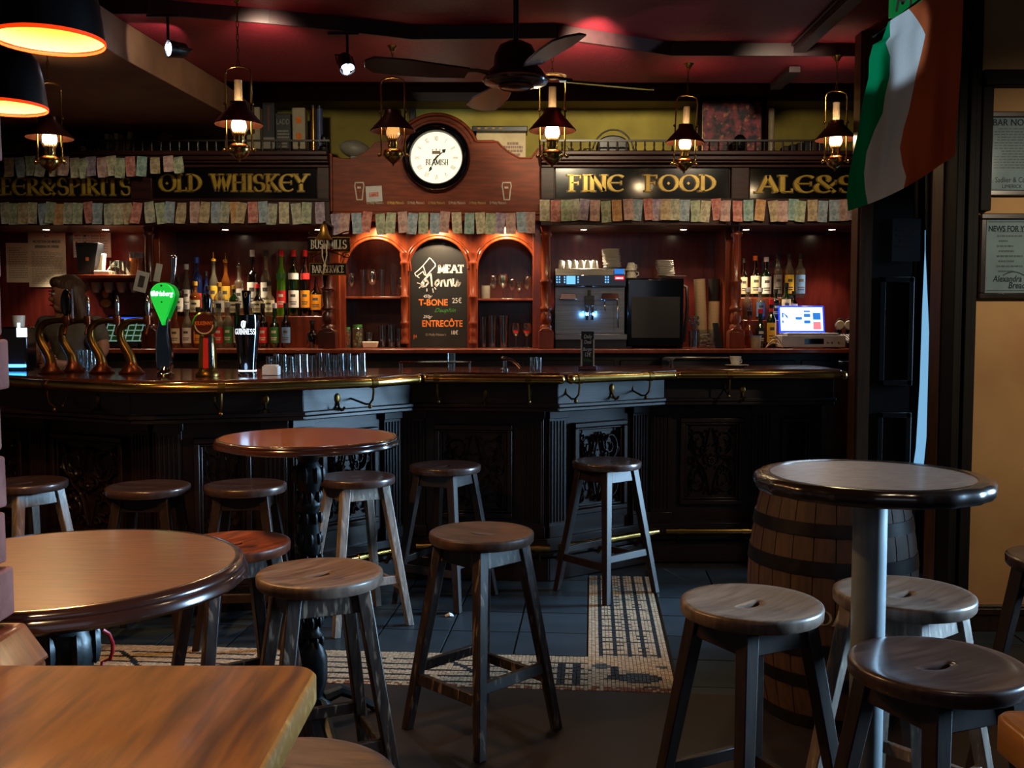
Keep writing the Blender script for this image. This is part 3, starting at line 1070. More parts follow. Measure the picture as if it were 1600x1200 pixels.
carve_mesh = None
for k in range(len(F_) - 1):
    Mx, L = frame_of(F_[k], F_[k + 1])
    Mb, Lb = frame_of(Bp[k], Bp[k + 1])
    # frieze under the top, with its moulded lower edge
    m = MB()
    m.M = Mx
    m.box(0, L, -.22, 0, FZ0 + .02, BZ - .036)
    m.build('frieze_board', 'bar_wood', parent=bar, bevel=.003)
    m = MB()
    m.M = Mx
    m.box(-.01, L + .01, -.21, .022, FZ0 + .004, FZ0 + .026)
    m.box(-.004, L + .004, -.21, .010, FZ0 - .018, FZ0 + .004)
    m.box(0, L, -.03, .012, BZ - .058, BZ - .037)
    m.build('frieze_moulding', 'bar_wood', parent=bar, bevel=.005)
    m = MB()
    m.M = Mb
    m.box(0, Lb, -.05, -.012, .10, FZ0 - .018)
    m.build('apron_board', 'bar_wood', parent=bar)
    # plinth
    m = MB()
    m.M = Mb
    m.box(-.02, Lb + .02, -.05, .06, 0, .13)
    m.box(-.015, Lb + .015, -.05, .045, .13, .155)
    m.box(-.01, Lb + .01, -.05, .02, .155, .235)
    m.build('plinth', 'bar_wood', parent=bar, bevel=.005)
    # fluted pilasters at the ends
    nb = 2 if k in (1, 5) or k == 0 else 1
    xs = [0.075] + ([Lb - .075] if k < 5 else [Lb + .42]) + ([Lb * (.5 if k == 0 else .655)] if k in (0, 5) else [])
    for x in xs:
        if x > Lb:
            continue
        m = MB()
        m.M = Mb
        m.box(x - .062, x + .062, -.02, .012, .235, FZ0 - .018)
        m.box(x - .07, x + .07, -.02, .026, .235, .30)
        m.box(x - .07, x + .07, -.02, .026, FZ0 - .075, FZ0 - .018)
        pil = m.build('pilaster', 'bar_wood', parent=bar, bevel=.003)
        m = MB()
        m.M = Mb
        for i in range(5):
            xx = x - .044 + i * .022
            m.hexa([(xx - .008, .010, .32), (xx + .008, .010, .32), (xx + .004, .020, .32), (xx - .004, .020, .32)], [(xx - .008, .010, FZ0 - .09), (xx + .008, .010, FZ0 - .09), (xx + .004, .020, FZ0 - .09), (xx - .004, .020, FZ0 - .09)])
        m.build('fluting', 'bar_wood', parent=pil)
    # carved panels
    xs = sorted(xs)
    for a, b_ in zip(xs[:-1], xs[1:]):
        u0, u1 = a + .115, b_ - .115
        if u1 - u0 < .2:
            continue
        u1 = min(u1, Lb - .06)
        if u1 - u0 > .75:
            n_ = 2
        else:
            n_ = 1
        for i in range(n_):
            p0 = u0 + (u1 - u0) * i / n_ + (.04 if i else 0)
            p1 = u0 + (u1 - u0) * (i + 1) / n_ - (.04 if i < n_ - 1 else 0)
            z0, z1 = .345, .875
            m = MB()
            m.M = Mb
            for (xa, xb, za, zb) in ((p0, p1, z0, z0 + .03), (p0, p1, z1 - .03, z1), (p0, p0 + .03, z0 + .03, z1 - .03), (p1 - .03, p1, z0 + .03, z1 - .03)):
                m.box(xa, xb, -.015, .026, za, zb)
            for (xa, xb, za, zb) in ((p0 + .03, p1 - .03, z0 + .03, z0 + .045), (p0 + .03, p1 - .03, z1 - .045, z1 - .03), (p0 + .03, p0 + .045, z0 + .045, z1 - .045), (p1 - .045, p1 - .03, z0 + .045, z1 - .045)):
                m.box(xa, xb, -.015, .012, za, zb)
            pf = m.build('panel_frame', 'bar_wood', parent=bar, bevel=.005)
            if carve_mesh is None:
                o_ = carving().build('carving', 'bar_wood', parent=pf)
                carve_mesh = o_.data
            else:
                o_ = bpy.data.objects.new('carving', carve_mesh)
                C.objects.link(o_)
                o_.parent = pf
            o_.matrix_local = Mb @ Matrix.Translation(((p0 + p1) / 2, -.012, (z0 + z1) / 2)) @ Matrix.Diagonal((p1 - p0 - .09, 1.0, z1 - z0 - .09, 1))


def seg_at(px, py, poly):
    """where the sight line through a pixel meets the vertical face over POLY: point, outward normal"""
    d = ray(px, py)
    for a, b_ in zip(poly[:-1], poly[1:]):
        u = b_ - a
        den = d.x * u.y - d.y * u.x
        if abs(den) < 1e-9:
            continue
        t = (a.x * u.y - a.y * u.x) / den
        s_ = ((d.x * t - a.x) / u.x) if abs(u.x) > abs(u.y) else ((d.y * t - a.y) / u.y)
        if -1e-3 <= s_ <= 1.001:
            u.normalize()
            return Vector((d.x * t, d.y * t, EYE + d.z * t)), Vector((u.y, -u.x, 0)), u
    return None


# coat hooks on the frieze: oval back plate with a curled hook
for px, py in ((153, 627), (414, 628), (527, 626), (758, 618), (956, 610), (1338, 606), (1160, 612)):
    r_ = seg_at(px, py, F_)
    if not r_ or px == 1338:
        continue
    p, n, u = r_
    m = MB()
    Mx = Matrix.Identity(4)
    for i in range(3):
        Mx[i][0], Mx[i][1], Mx[i][2], Mx[i][3] = u[i], n[i], (0, 0, 1)[i], p[i] - OFF[i]
    m.M = Mx
    m.ball((0, .002, .012), (.018, .006, .026), 12, 8)
    m.tube([(0, .004, -.005), (0, .012, -.03), (0, .030, -.048), (0, .048, -.045), (0, .056, -.03)], [.007, .006, .005, .005, .006], n=8)
    m.tube([(-.035, .016, -.046), (-.015, .010, -.040), (0, .006, -.036), (.015, .010, -.040), (.035, .016, -.046)], .004, n=6)
    m.build('coat_hook', 'brass_dull', parent=bar)
# curved brackets carrying the rail
for px in (75, 345, 583, 683, 826, 905, 1015, 1140):
    for k, s_ in enumerate(seg_rails):
        r_ = seg_at(px, 598, s_)
        if r_:
            p, n, u = r_
            p.z = 0
            m = MB()
            f_ = seg_at(px, 625, F_)
            dep = (f_[0] - p).dot(n) if f_ else -.15
            q = lambda a, z: loc(p + n * a, z)
            m.tube([q(0, RZ - .012), q(.004, RZ - .045), q(-.005, RZ - .085), q(-.035, RZ - .11), q(-.07, RZ - .112), q(min(-.08, dep + .01), RZ - .09), q(dep + .002, RZ - .06)], .0055, n=8)
            m.ball(q(-.03, RZ - .122), .011, 10, 6)
            m.tube([loc(p - u * .016, RZ), loc(p + u * .016, RZ)], .0275, n=14)
            m.build('rail_bracket', 'brass_dull', parent=bar)
# brass foot rail along the plinth
frl = offset(Bp, -.17)
for a, b_ in zip(frl[:-1], frl[1:]):
    u = (b_ - a).normalized()
    m = MB()
    m.tube([loc(a + u * .03, .215), loc(b_ - u * .03, .215)], .021, n=12)
    nrm = Vector((u.y, -u.x, 0))
    L = (b_ - a).length
    for t in (.12, .5, .88):
        c = a + u * L * t
        m.tube([loc(c - u * .02, .215), loc(c + u * .02, .215)], .026, n=12)
        m.tube([loc(c, .215), loc(c - nrm * .06, .19), loc(c - nrm * .11, .12)], .011, n=8)
    m.build('foot_rail', 'brass', parent=bar)


# ================================================================== STOOLS, TABLES, BARREL
SH = 0.71


def seat_mesh():
    """round dished seat with a curved hand slot cut through it"""
    m = MB()
    n = 56
    slot = []
    for i in range(n):
        a = 2 * PI * i / n
        x, y = math.cos(a), math.sin(a)
        sx = math.copysign(abs(x) ** .75, x) * .040
        sy = math.copysign(abs(y) ** .9, y) * .0085
        slot.append((sx, sy + 5 * sx * sx - .004))
    Ro = .185
    rings = []
    top = SH
    # bottom inner edge, slot wall, dished top out to the rim, rounded edge, underside
    rings.append([(x, y, top - .034) for x, y in slot])
    rings.append([(x, y, top - .013) for x, y in slot])
    for t in (0.04, .14, .3, .5, .68, .82, .92):
        rg = []
        for i in range(n):
            a = 2 * PI * i / n
            ox, oy = (Ro - .004) * math.cos(a), (Ro - .004) * math.sin(a)
            x, y = slot[i][0] * (1 - t) + ox * t, slot[i][1] * (1 - t) + oy * t
            r = math.hypot(x, y) / Ro
            rg.append((x, y, top - .0095 * (1 - min(1, r / .88) ** 2.5)))
        rings.append(rg)
    for r, z in ((Ro - .006, top), (Ro - .0015, top - .003), (Ro, top - .009), (Ro - .001, top - .030), (Ro - .006, top - .036), (.10, top - .036)):
        rings.append([(r * math.cos(2 * PI * i / n), r * math.sin(2 * PI * i / n), z) for i in range(n)])
    vs = [p for r in rings for p in r]
    fs = []
    k = len(rings)
    for j in range(k - 1):
        for i in range(n):
            i2 = (i + 1) % n
            fs.append((j * n + i, j * n + i2, (j + 1) * n + i2, (j + 1) * n + i))
    for i in range(n):
        i2 = (i + 1) % n
        fs.append(((k - 1) * n + i, (k - 1) * n + i2, i2, i))
    return m.add(vs, fs)


def make_stool(seat_mat, leg_mat):
    t = thing('bar_stool', (0, 0, 0), 'x', 'stool')
    seat_mesh().build('seat', seat_mat, parent=t, sharp=50)
    c0, c1 = .098, .188
    zt = SH - .036
    z_ap = zt - .066

    def at(z):
        return c1 + (c0 - c1) * (z / zt)
    for sx in (-1, 1):
        for sy in (-1, 1):
            m = MB()
            h0, h1 = .0165, .0215
            a, b_ = c1, c0
            m.hexa([(sx * a - h0, sy * a - h0, 0), (sx * a + h0, sy * a - h0, 0), (sx * a + h0, sy * a + h0, 0), (sx * a - h0, sy * a + h0, 0)],
                   [(sx * b_ - h1, sy * b_ - h1, zt), (sx * b_ + h1, sy * b_ - h1, zt), (sx * b_ + h1, sy * b_ + h1, zt), (sx * b_ - h1, sy * b_ + h1, zt)])
            m.build('leg', leg_mat, parent=t, bevel=.004)
    for k, (ax, s_) in enumerate((('x', -1), ('x', 1), ('y', -1), ('y', 1))):
        for nm, za, zb, th in (('apron', z_ap, zt, .011), ('stretcher', .205 if ax == 'x' else .165, .243 if ax == 'x' else .203, .010)):
            lo, hi = at(za), at(zb)
            e = .018
            if ax == 'x':
                A = [(-lo + e, s_ * lo - th, za), (lo - e, s_ * lo - th, za), (lo - e, s_ * lo + th, za), (-lo + e, s_ * lo + th, za)]
                B = [(-hi + e, s_ * hi - th, zb), (hi - e, s_ * hi - th, zb), (hi - e, s_ * hi + th, zb), (-hi + e, s_ * hi + th, zb)]
            else:
                A = [(s_ * lo - th, -lo + e, za), (s_ * lo + th, -lo + e, za), (s_ * lo + th, lo - e, za), (s_ * lo - th, lo - e, za)]
                B = [(s_ * hi - th, -hi + e, zb), (s_ * hi + th, -hi + e, zb), (s_ * hi + th, hi - e, zb), (s_ * hi - th, hi - e, zb)]
            m = MB()
            m.hexa(A, B)
            m.build(nm, leg_mat, parent=t, bevel=.003)
    return t


proto = {}


def stool(x, y, rz, seat, leg, label, slot=0.0):
    key = (seat, leg)
    if key not in proto:
        t = make_stool(seat, leg)
        proto[key] = t
    else:
        t = copy_tree(proto[key])
    t.location = (x, y, 0)
    t.rotation_euler.z = R(rz)
    for c in t.children:
        if c.name.split('.')[0] == 'seat':
            c.rotation_euler.z = R(slot)
    t['label'] = label
    t['group'] = 'round wooden bar stools'
    return t


def sp(px, py):
    p = G(px, py, SH)
    return p.x, p.y


x, y = sp(752.5, 830)
stool(x, y, 45, 'stool_seat_brown', 'stool_leg_worn', 'worn brown stool standing alone on the mosaic edge in the middle of the floor', -70)
x, y = sp(1174, 939)
stool(x, y, 28, 'stool_seat_grey', 'stool_leg_dark', 'dark stool with dished greyish seat in front of the barrel', 15)
x, y = sp(1465, 1034)
stool(x, y, 22, 'stool_seat_dark', 'stool_leg_dark', 'dark stool with a curved slot, in front of the grey bistro table post', 3)
x, y = sp(500, 893)
stool(x, y, 24, 'stool_seat_grey', 'stool_leg_worn', 'scuffed stool with grey patchy seat in front of the turned table pedestal', 25)
x, y = sp(1412, 924)
stool(x, y, 38, 'stool_seat_grey', 'stool_leg_daylit', 'stool with pale chipped rim behind the grey bistro table post', 0)
x, y = sp(366, 846)
stool(x, y, 35, 'stool_seat_red', 'stool_leg_worn', 'stool with streaky red-brown seat between the two round wooden tables', 20)
x, y = X(948, 5.28, 720), 5.28
stool(x, y, 40, 'stool_seat_dark', 'stool_leg_dark', 'glossy black-brown stool before the daylit carved bar panel', 0)
x, y = X(696, 5.15, 720), 5.13
stool(x, y, 62, 'stool_seat_dark', 'stool_leg_dark', 'black-brown stool in the shadow of the recessed bar front', 0)
x, y = X(558, 4.76, 740), 4.74
stool(x, y, 32, 'stool_seat_dark', 'stool_leg_daylit', 'stool with pale daylit legs at the bar beside the turned pedestal', 0)
x, y = X(383, 4.50, 740), 4.50
stool(x, y, 4, 'stool_seat_dark', 'stool_leg_dark', 'dark stool at the bar just behind the red-brown stool', 0)
x, y = X(231, 4.46, 740), 4.46
stool(x, y, 2, 'stool_seat_dark', 'stool_leg_dark', 'dark stool at the bar below the four swan-neck taps', 0)
x, y = X(42, 4.60, 740), 4.58
stool(x, y, 60, 'stool_seat_dark', 'stool_leg_daylit', 'stool with pale daylit legs close to the brick pier', 0)
stool(-.365, 1.53, 4, 'stool_seat_brown', 'stool_leg_dark', 'brown stool tucked under the corner of the honey-coloured table', -20)
stool(1.75, 3.07, 30, 'stool_seat_dark', 'stool_leg_dark', 'dark stool by the ochre wall, cut off by the picture edge', 0)


def round_table(x, y, ztop, r, label, fk=1.0):
    t = thing('round_table', (x, y, 0), label, 'table', 'round wooden pedestal tables')
    m = MB()
    m.lathe([(0.0, ztop - .03), (r - .02, ztop - .03), (r - .018, ztop), (0.0, ztop)], 72)
    m.build('table_top', 'table_wood', parent=t, sharp=30)
    m = MB()
    m.lathe([(r - .0195, ztop - .032), (r - .004, ztop - .033), (r + .002, ztop - .027), (r + .001, ztop - .018), (r - .003, ztop - .013), (r - .002, ztop - .009), (r - .006, ztop - .003), (r - .012, ztop + .0004), (r - .0195, ztop + .0002)], 72)
    m.build('rim', 'table_rim', parent=t, sharp=50)
    m = MB()
    m.lathe([(.0, ztop - .031), (.12, ztop - .031), (.11, ztop - .045), (.05, ztop - .06), (.034, ztop - .09), (.05, ztop - .12), (.052, ztop - .15), (.038, ztop - .19), (.033, ztop - .22), (.044, ztop - .235), (.044, ztop - .25),
             (.034, ztop - .27), (.04, ztop - .36), (.043, ztop - .40), (.034, ztop - .43), (.05, ztop - .445), (.05, ztop - .46), (.032, ztop - .48), (.03, ztop - .62), (.036, ztop - .70), (.05, ztop - .715), (.034, ztop - .735), (.048, ztop - .76), (.06, ztop - .80), (.06, ztop - .88), (.042, .10), (.075, .07), (.08, .04), (0, .04)], 20)
    col = m.build('pedestal', 'cast_iron', parent=t, sharp=50)
    # leafy relief of the cast column
    m = MB()
    for j in range(9):
        for i in range(8):
            a = i * PI / 4 + j * .39
            z = ztop - .14 - j * .075
            rr = .042
            ca, sa = math.cos(a), math.sin(a)
            m.ball((rr * ca, rr * sa, z) if j else (.051 * ca, .051 * sa, ztop - .135), (.009, .009, .022) if j else (.010, .010, .030), 6, 5)
    o_ = m.build('relief', 'cast_iron', parent=col)
    o_['kind'] = 'stuff'
    for k in range(4):
        a = k * PI / 2 + .5
        m = MB()
        ca, sa = math.cos(a), math.sin(a)
        m.tube([(ca * q, sa * q, z) for q, z in ((.05, .085), (.11 * fk, .10), (.17 * fk, .07), (.22 * fk, .028), (.245 * fk, .016))], [.03, .026, .022, .02, .016], n=8, flat=.8)
        m.ball((ca * .245 * fk, sa * .245 * fk, .014), (.024, .024, .014), 10, 6)
        m.build('foot', 'cast_iron', parent=t)
    return t


c = G(481, 682, 1.04)
round_table(c.x, c.y, 1.04, .323, 'round reddish wooden table on a turned iron pedestal, nearest to the bar')
round_table(-.735, 1.60, 1.045, .292, 'round wooden table with lamp glare on its top, beside the brick pier', .55)
# grey-post bistro table
c = G(1361, 741, 1.08)
t = thing('bistro_table', (c.x, c.y, 0), 'round bistro table with dark rim and grey metal post beside the barrel', 'table')
zt, r = 1.08, .271
m = MB()
m.lathe([(0, zt - .028), (r - .038, zt - .028), (r - .036, zt), (0, zt)], 72)
m.build('table_top', 'bistro_top', parent=t, sharp=30)
m = MB()
n_ = 120
prof = [(r - .0375, zt - .034), (r - .006, zt - .036), (r, zt - .028), (r + .001, zt - .012), (r - .006, zt - .002), (r - .014, zt + .0012), (r - .0375, zt + .0008)]
vs, fs = [], []
for j, (q, z) in enumerate(prof):
    for i in range(n_):
        a = 2 * PI * i / n_
        w_ = .0022 * math.cos(a * 20) if 1 <= j <= 4 else 0
        vs.append(((q + w_) * math.cos(a), (q + w_) * math.sin(a), z))
for j in range(len(prof)):
    for i in range(n_):
        j2, i2 = (j + 1) % len(prof), (i + 1) % n_
        fs.append((j * n_ + i, j * n_ + i2, j2 * n_ + i2, j2 * n_ + i))
m.add(vs, fs)
m.build('rim', 'bistro_rim', parent=t, sharp=50)
m = MB()
m.lathe([(.0395, .03), (.0395, zt - .05)], 32)
m.build('post', 'post_paint', parent=t)
m = MB()
m.lathe([(0, zt - .05), (.09, zt - .05), (.10, zt - .034), (0, zt - .034)], 24)
m.build('mounting_plate', 'black_plastic', parent=t)
m = MB()
m.lathe([(0, 0), (.072, 0), (.074, .012), (.06, .018), (.045, .034), (.0395, .05), (0, .05)], 32)
m.build('base', 'black_plastic', parent=t)

# honey-coloured table in the near corner, and the tip of another
def slab_table(name, x0, x1, y0, y1, z, label, matn, edgem, th=.034, cr=.035):
    t = thing(name, ((x0 + x1) / 2, (y0 + y1) / 2, 0), label, 'table')
    hx, hy = (x1 - x0) / 2, (y1 - y0) / 2

    def rr(d):
        poly = []
        for cx, cy, a0 in ((hx - cr, hy - cr, 0), (-hx + cr, hy - cr, 90), (-hx + cr, -hy + cr, 180), (hx - cr, -hy + cr, 270)):
            for i in range(9):
                a = R(a0 + 90 * i / 8)
                poly.append((cx + (cr + d) * math.cos(a), cy + (cr + d) * math.sin(a)))
        return poly
    m = MB()
    a, b_, c_, d_ = rr(-.004), rr(0), rr(0), rr(-.003)
    n = len(a)
    vs = [(p[0], p[1], z) for p in a] + [(p[0], p[1], z - .004) for p in b_] + [(p[0], p[1], z - th + .003) for p in c_] + [(p[0], p[1], z - th) for p in d_]
    m.add(vs, [tuple(range(n)), tuple(range(4 * n - 1, 3 * n - 1, -1))])
    for j in range(3):
        m.mi = 1 if j < 2 else 0
        m.f += [[j * n + i, j * n + (i + 1) % n, (j + 1) * n + (i + 1) % n, (j + 1) * n + i] for i in range(n)]
        m.m += [m.mi] * n
    m.build('table_top', [matn, edgem], parent=t, sharp=50)
    m = MB()
    m.box(-hx * .5, hx * .5, -hy * .4, hy * .4, z - th - .02, z - th)
    m.lathe([(.04, .03), (.04, z - th - .01)], 20)
    m.build('pedestal', 'black_plastic', parent=t)
    m = MB()
    m.box(-hx * .55, hx * .55, -.04, .04, 0, .04)
    m.box(-.04, .04, -hy * .7, hy * .7, 0, .04)
    m.build('base', 'black_plastic', parent=t, bevel=.006)
    return t


p = G(478, 1062, 1.04)
slab_table('high_table', -1.15, -.222, .40, 1.135, 1.04, 'honey-coloured wooden high table with worn rounded corner, nearest the visitor', 'honey_wood', 'honey_edge')
slab_table('high_table', .493, 1.3, .35, 1.0, 1.04, 'orange pine high table of which only a corner shows', 'pine_wood', 'pine_wood', th=.04, cr=.02)

# whisky barrel: every stave a piece of its own
bc = Vector((X(1305, 3.62, 850), 3.66, 0))
br = thing('barrel', bc, 'old oak barrel with dark iron hoops behind the bistro table', 'barrel')
NS, BH = 24, .88


def bulge(z):
    t = (z / BH - .5) * 2
    return .245 + .06 * (1 - t * t)


for k in range(NS):
    m = MB()
    a0, a1 = 2 * PI * k / NS + .006, 2 * PI * (k + 1) / NS - .006
    nz = 9
    vs, fs = [], []
    pr = random.uniform(-.0015, .0015)
    for i in range(nz):
        z = BH * i / (nz - 1)
        ro = bulge(z) + pr
        am = (a0 + a1) / 2
        for a, q in ((a0, ro - .022), (a0, ro - .002), (am, ro + .0015), (a1, ro - .002), (a1, ro - .022)):
            vs.append((q * math.cos(a), q * math.sin(a), z))
    for i in range(nz - 1):
        for j in range(5):
            j2 = (j + 1) % 5
            fs.append((i * 5 + j, i * 5 + j2, (i + 1) * 5 + j2, (i + 1) * 5 + j))
    fs += [(0, 1, 2, 3, 4), tuple((nz - 1) * 5 + j for j in range(5))]
    m.add(vs, fs)
    m.build('stave', 'barrel_oak', parent=br)
for z0, z1 in ((.005, .05), (.16, .205), (.275, .325), (.565, .615), (.70, .745), (.835, .875)):
    m = MB()
    m.lathe([(bulge(z0) - .001, z0), (bulge(z0) + .0045, z0), (bulge(z1) + .0045, z1), (bulge(z1) - .001, z1)], 48)
    m.build('hoop', 'hoop_iron', parent=br)
m = MB()
m.lathe([(0, BH - .06), (bulge(BH) - .02, BH - .06), (bulge(BH) - .02, BH - .035), (0, BH - .035)], 48)
m.build('head', 'barrel_oak', parent=br)
m = MB()
for line, zc, hh in (('JACK', .50, .05), ("DANIEL'S", .40, .05)):
    q, w0 = nib(line, hh)
    for a in q:
        vs = []
        for (u, v) in a:
            z = zc + v
            ang = -PI / 2 + (u - w0 / 2) / .305
            rr = bulge(z) + .006
            vs.append((rr * math.cos(ang), rr * math.sin(ang), z))
        m.add(vs, [(0, 1, 2, 3)])
m.build('lettering', 'ink_pale', parent=br, fix=False)

# small things on and near the floor
m = MB()
p = G(702, 963, 0)
m.add([(-.018, -.01, .002), (.005, -.016, .006), (.024, -.004, .001), (.016, .014, .008), (-.006, .008, .012), (-.024, .012, .003), (.0, .0, .02)], [(0, 1, 6), (1, 2, 6), (2, 3, 6), (3, 4, 6), (4, 5, 6), (5, 0, 6), (0, 5, 4, 3, 2, 1)])
tag(m.build('paper_scrap', 'paper_white', loc=p, smooth=False), 'crumpled scrap of white paper lying on the slate tiles', 'litter')
m = MB()
p0 = P(160, 985, 1.75)
m.tube([P(160, 984, 1.75), P(170, 990, 1.76), P(176, 1004, 1.77), P(176, 1018, 1.78), P(172, 1030, 1.79), P(160, 1034, 1.80)] + [Vector((P(150, 1034, 1.80).x, 1.75, z)) for z in (.55, .3, .1, .012)], .0035, n=8)
tag(m.build('cable', 'red_cable'), 'thin red cable looping below the round table by the brick pier', 'cable')


# ================================================================== BACK BAR
YP, YA, YE = 7.30, 6.98, 6.75
CZ = Z(545, 6.70)
bb = thing('back_bar', (0, 7.0, 0), 'tall mahogany back bar with three arches, turned columns, name boards and a gallery rail', 'back bar')
BO = Vector((0, 7.0, 0))


def BX(x0, x1, y0, y1, z0, z1, m):
    return m.box(x0, x1, y0 - 7.0, y1 - 7.0, z0, z1)


XL, XR = -4.0, X(1355, 6.9, 480) + .25
m = MB()
BX(XL, XR, 6.70, YP, CZ - .034, CZ - .0008, m)
m.build('counter_shelf', 'mahogany', parent=bb, bevel=.008)
m = MB()
BX(XL, XR, 6.80, 6.83, .12, CZ - .034, m)
m.build('cupboard_front', 'door_wood', parent=bb)
m = MB()
BX(XL, XR, 6.86, 6.90, 0, .12, m)
m.build('kickboard', 'black_paint', parent=bb)
xb = [XL, X(235, YP, 440), X(513, YP, 440), X(852, YP, 440), X(1148, YP, 440), XR]
ztop = Z(300, YP)
for i in range(5):
    m = MB()
    BX(xb[i] + .002, xb[i + 1] - .002, YP, YP + .03, CZ, ztop, m)
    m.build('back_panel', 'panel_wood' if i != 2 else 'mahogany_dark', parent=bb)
# cupboard doors under the shelf, hardly lit
for i in range(10):
    xa = -3.6 + i * .62
    m = MB()
    BX(xa, xa + .58, 6.785, 6.80, .2, CZ - .08, m)
    d_ = m.build('cupboard_door', 'door_wood', parent=bb, bevel=.006)
    m = MB()
    m.ball((xa + .52, 6.775 - 7, CZ - .2), .015, 10, 6)
    m.build('knob', 'brass_dull', parent=d_)


def column(px, pytop, pybot, y, r, name='column', matn='mahogany_dark', block=True):
    x = X(px, y, 450)
    z0, z1 = CZ, Z(pytop, y)
    h = z1 - z0
    zb = z0 + (.13 if block else .03)
    m = MB()
    pr = [(0, zb), (r * 1.1, zb), (r * 1.15, zb + .02), (r * .8, zb + .035), (r * 1.05, zb + .06), (r * .95, zb + .10), (r * .75, zb + .12), (r * 1.15, zb + .135), (r * 1.15, zb + .15), (r * .8, zb + .165), (r * 1.0, zb + .25), (r * .95, z0 + h * .52),
          (r * 1.15, z0 + h * .53), (r * 1.15, z0 + h * .545), (r * .85, z0 + h * .56), (r * .92, z0 + h * .72), (r * .8, z1 - .09), (r * 1.1, z1 - .08), (r * 1.1, z1 - .065), (r * .85, z1 - .055), (r * 1.2, z1 - .02), (r * 1.2, z1), (0, z1)]
    m.lathe(pr, 20, (x, y - 7, 0))
    c_ = m.build(name, matn, parent=bb, sharp=50)
    if block:
        m = MB()
        BX(x - r * 1.45, x + r * 1.45, y - r * 1.45, y + r * 1.45, z0, z0 + .115, m)
        m.prism([(x - r * 1.45, z0 + .115), (x + r * 1.45, z0 + .115), (x + r * .6, z0 + .14), (x - r * .6, z0 + .14)], y - 7 - r * 1.45, y - 7 + r * 1.45)
        m.build('base_block', matn, parent=c_, bevel=.004)
    return c_


ZC = 350
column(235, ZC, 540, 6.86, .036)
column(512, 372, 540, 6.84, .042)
column(853, ZC, 540, 6.86, .036, matn='mahogany')
column(1150, ZC, 540, 6.86, .036, matn='mahogany')
# flat pilaster behind each column
for px, w_ in ((241, .10), (520, .10), (846, .12), (1143, .10)):
    m = MB()
    x = X(px, 6.95, 450)
    BX(x - w_ / 2, x + w_ / 2, 6.93, YP, CZ, Z(345, 6.95), m)
    m.build('pilaster', 'mahogany', parent=bb, bevel=.004)

# ---- the arched bay
ax0, ax1 = X(526, YA, 450), X(846, YA, 450)
arches = [(X(587, YA, 450), (X(635, YA) - X(539, YA)) / 2, Z(375, YA)), (X(685, YA, 450), (X(730, YA) - X(640, YA)) / 2, Z(374, YA)), (X(792, YA, 450), (X(838, YA) - X(747, YA)) / 2, Z(375, YA))]
zt = Z(325, YA)
m = MB()
NS_ = 22
yf, yb = YA - 7, YA - 7 + .035
xs_edges = [ax0] + [v for c_, r_, z_ in arches for v in (c_ - r_, c_ + r_)] + [ax1]
for i in range(0, 8, 2):       # uprights
    m.hexa([(xs_edges[i], yf, CZ), (xs_edges[i + 1], yf, CZ), (xs_edges[i + 1], yb, CZ), (xs_edges[i], yb, CZ)],
           [(xs_edges[i], yf, zt), (xs_edges[i + 1], yf, zt), (xs_edges[i + 1], yb, zt), (xs_edges[i], yb, zt)])
rise = []
for c_, r_, z_ in arches:
    rz_ = r_ * 1.0
    rise.append((c_, r_, z_ - rz_, rz_))
    for k in range(NS_):
        a, b_ = PI - PI * k / NS_, PI - PI * (k + 1) / NS_
        xa, xb_ = c_ + r_ * math.cos(a), c_ + r_ * math.cos(b_)
        za, zb_ = z_ - rz_ + rz_ * math.sin(a), z_ - rz_ + rz_ * math.sin(b_)
        m.hexa([(xa, yf, za), (xb_, yf, zb_), (xb_, yb, zb_), (xa, yb, za)], [(xa, yf, zt), (xb_, yf, zt), (xb_, yb, zt), (xa, yb, zt)])
m.build('arch_front', 'mahogany', parent=bb)
for c_, r_, zs, rz_ in rise:
    m = MB()
    for d_, t_ in ((.012, .011), (.032, .007)):
        m.tube([(c_ + (r_ + d_) * math.cos(PI - PI * k / 28), yf - .004, zs + (rz_ + d_) * math.sin(PI - PI * k / 28)) for k in range(29)], t_, n=8)
    m.build('arch_moulding', 'mahogany', parent=bb, sharp=60)
for px in (632, 739):          # half columns between the arches
    column(px, 395, 540, YA - .012, .026, 'half_column', 'mahogany', block=False)
for k, (c_, r_, zs, rz_) in enumerate(rise):
    if k == 1:
        continue
    py = 463 if k == 0 else 466
    m = MB()
    BX(c_ - r_ - .01, c_ + r_ + .01, YA + .036, YP, Z(py, YA) - .016, Z(py, YA) - .0008, m)
    m.build('niche_shelf', 'mahogany', parent=bb, bevel=.003)
    for s_ in (-1, 1):
        m = MB()
        x = c_ + s_ * (r_ + .012)
        BX(x - .008, x + .008, YA + .036, YP, CZ, zs + rz_, m)
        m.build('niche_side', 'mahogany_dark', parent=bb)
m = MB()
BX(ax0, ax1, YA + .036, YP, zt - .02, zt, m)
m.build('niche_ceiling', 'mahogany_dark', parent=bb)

for c_, e_ in ((rise[0][0], 1.6), (rise[2][0], .6)):
    light('niche_fill', 'POINT', (c_, 7.2, zt - .07), e_, (1.0, .75, .5), shadow_soft_size=.02)  # added unseen light to brighten the glasses in the side niches

# ---- entablature with the name boards
zb0, zb1 = Z(352, YE), Z(313, YE)
zs1, zs2, zc1, zc2 = Z(262, YE), Z(258, YE), Z(245, YE), Z(238, YE)
XLE0, XLE1 = XL, X(515, YE, 300)
XRE0, XRE1 = X(845, YE, 300), XR


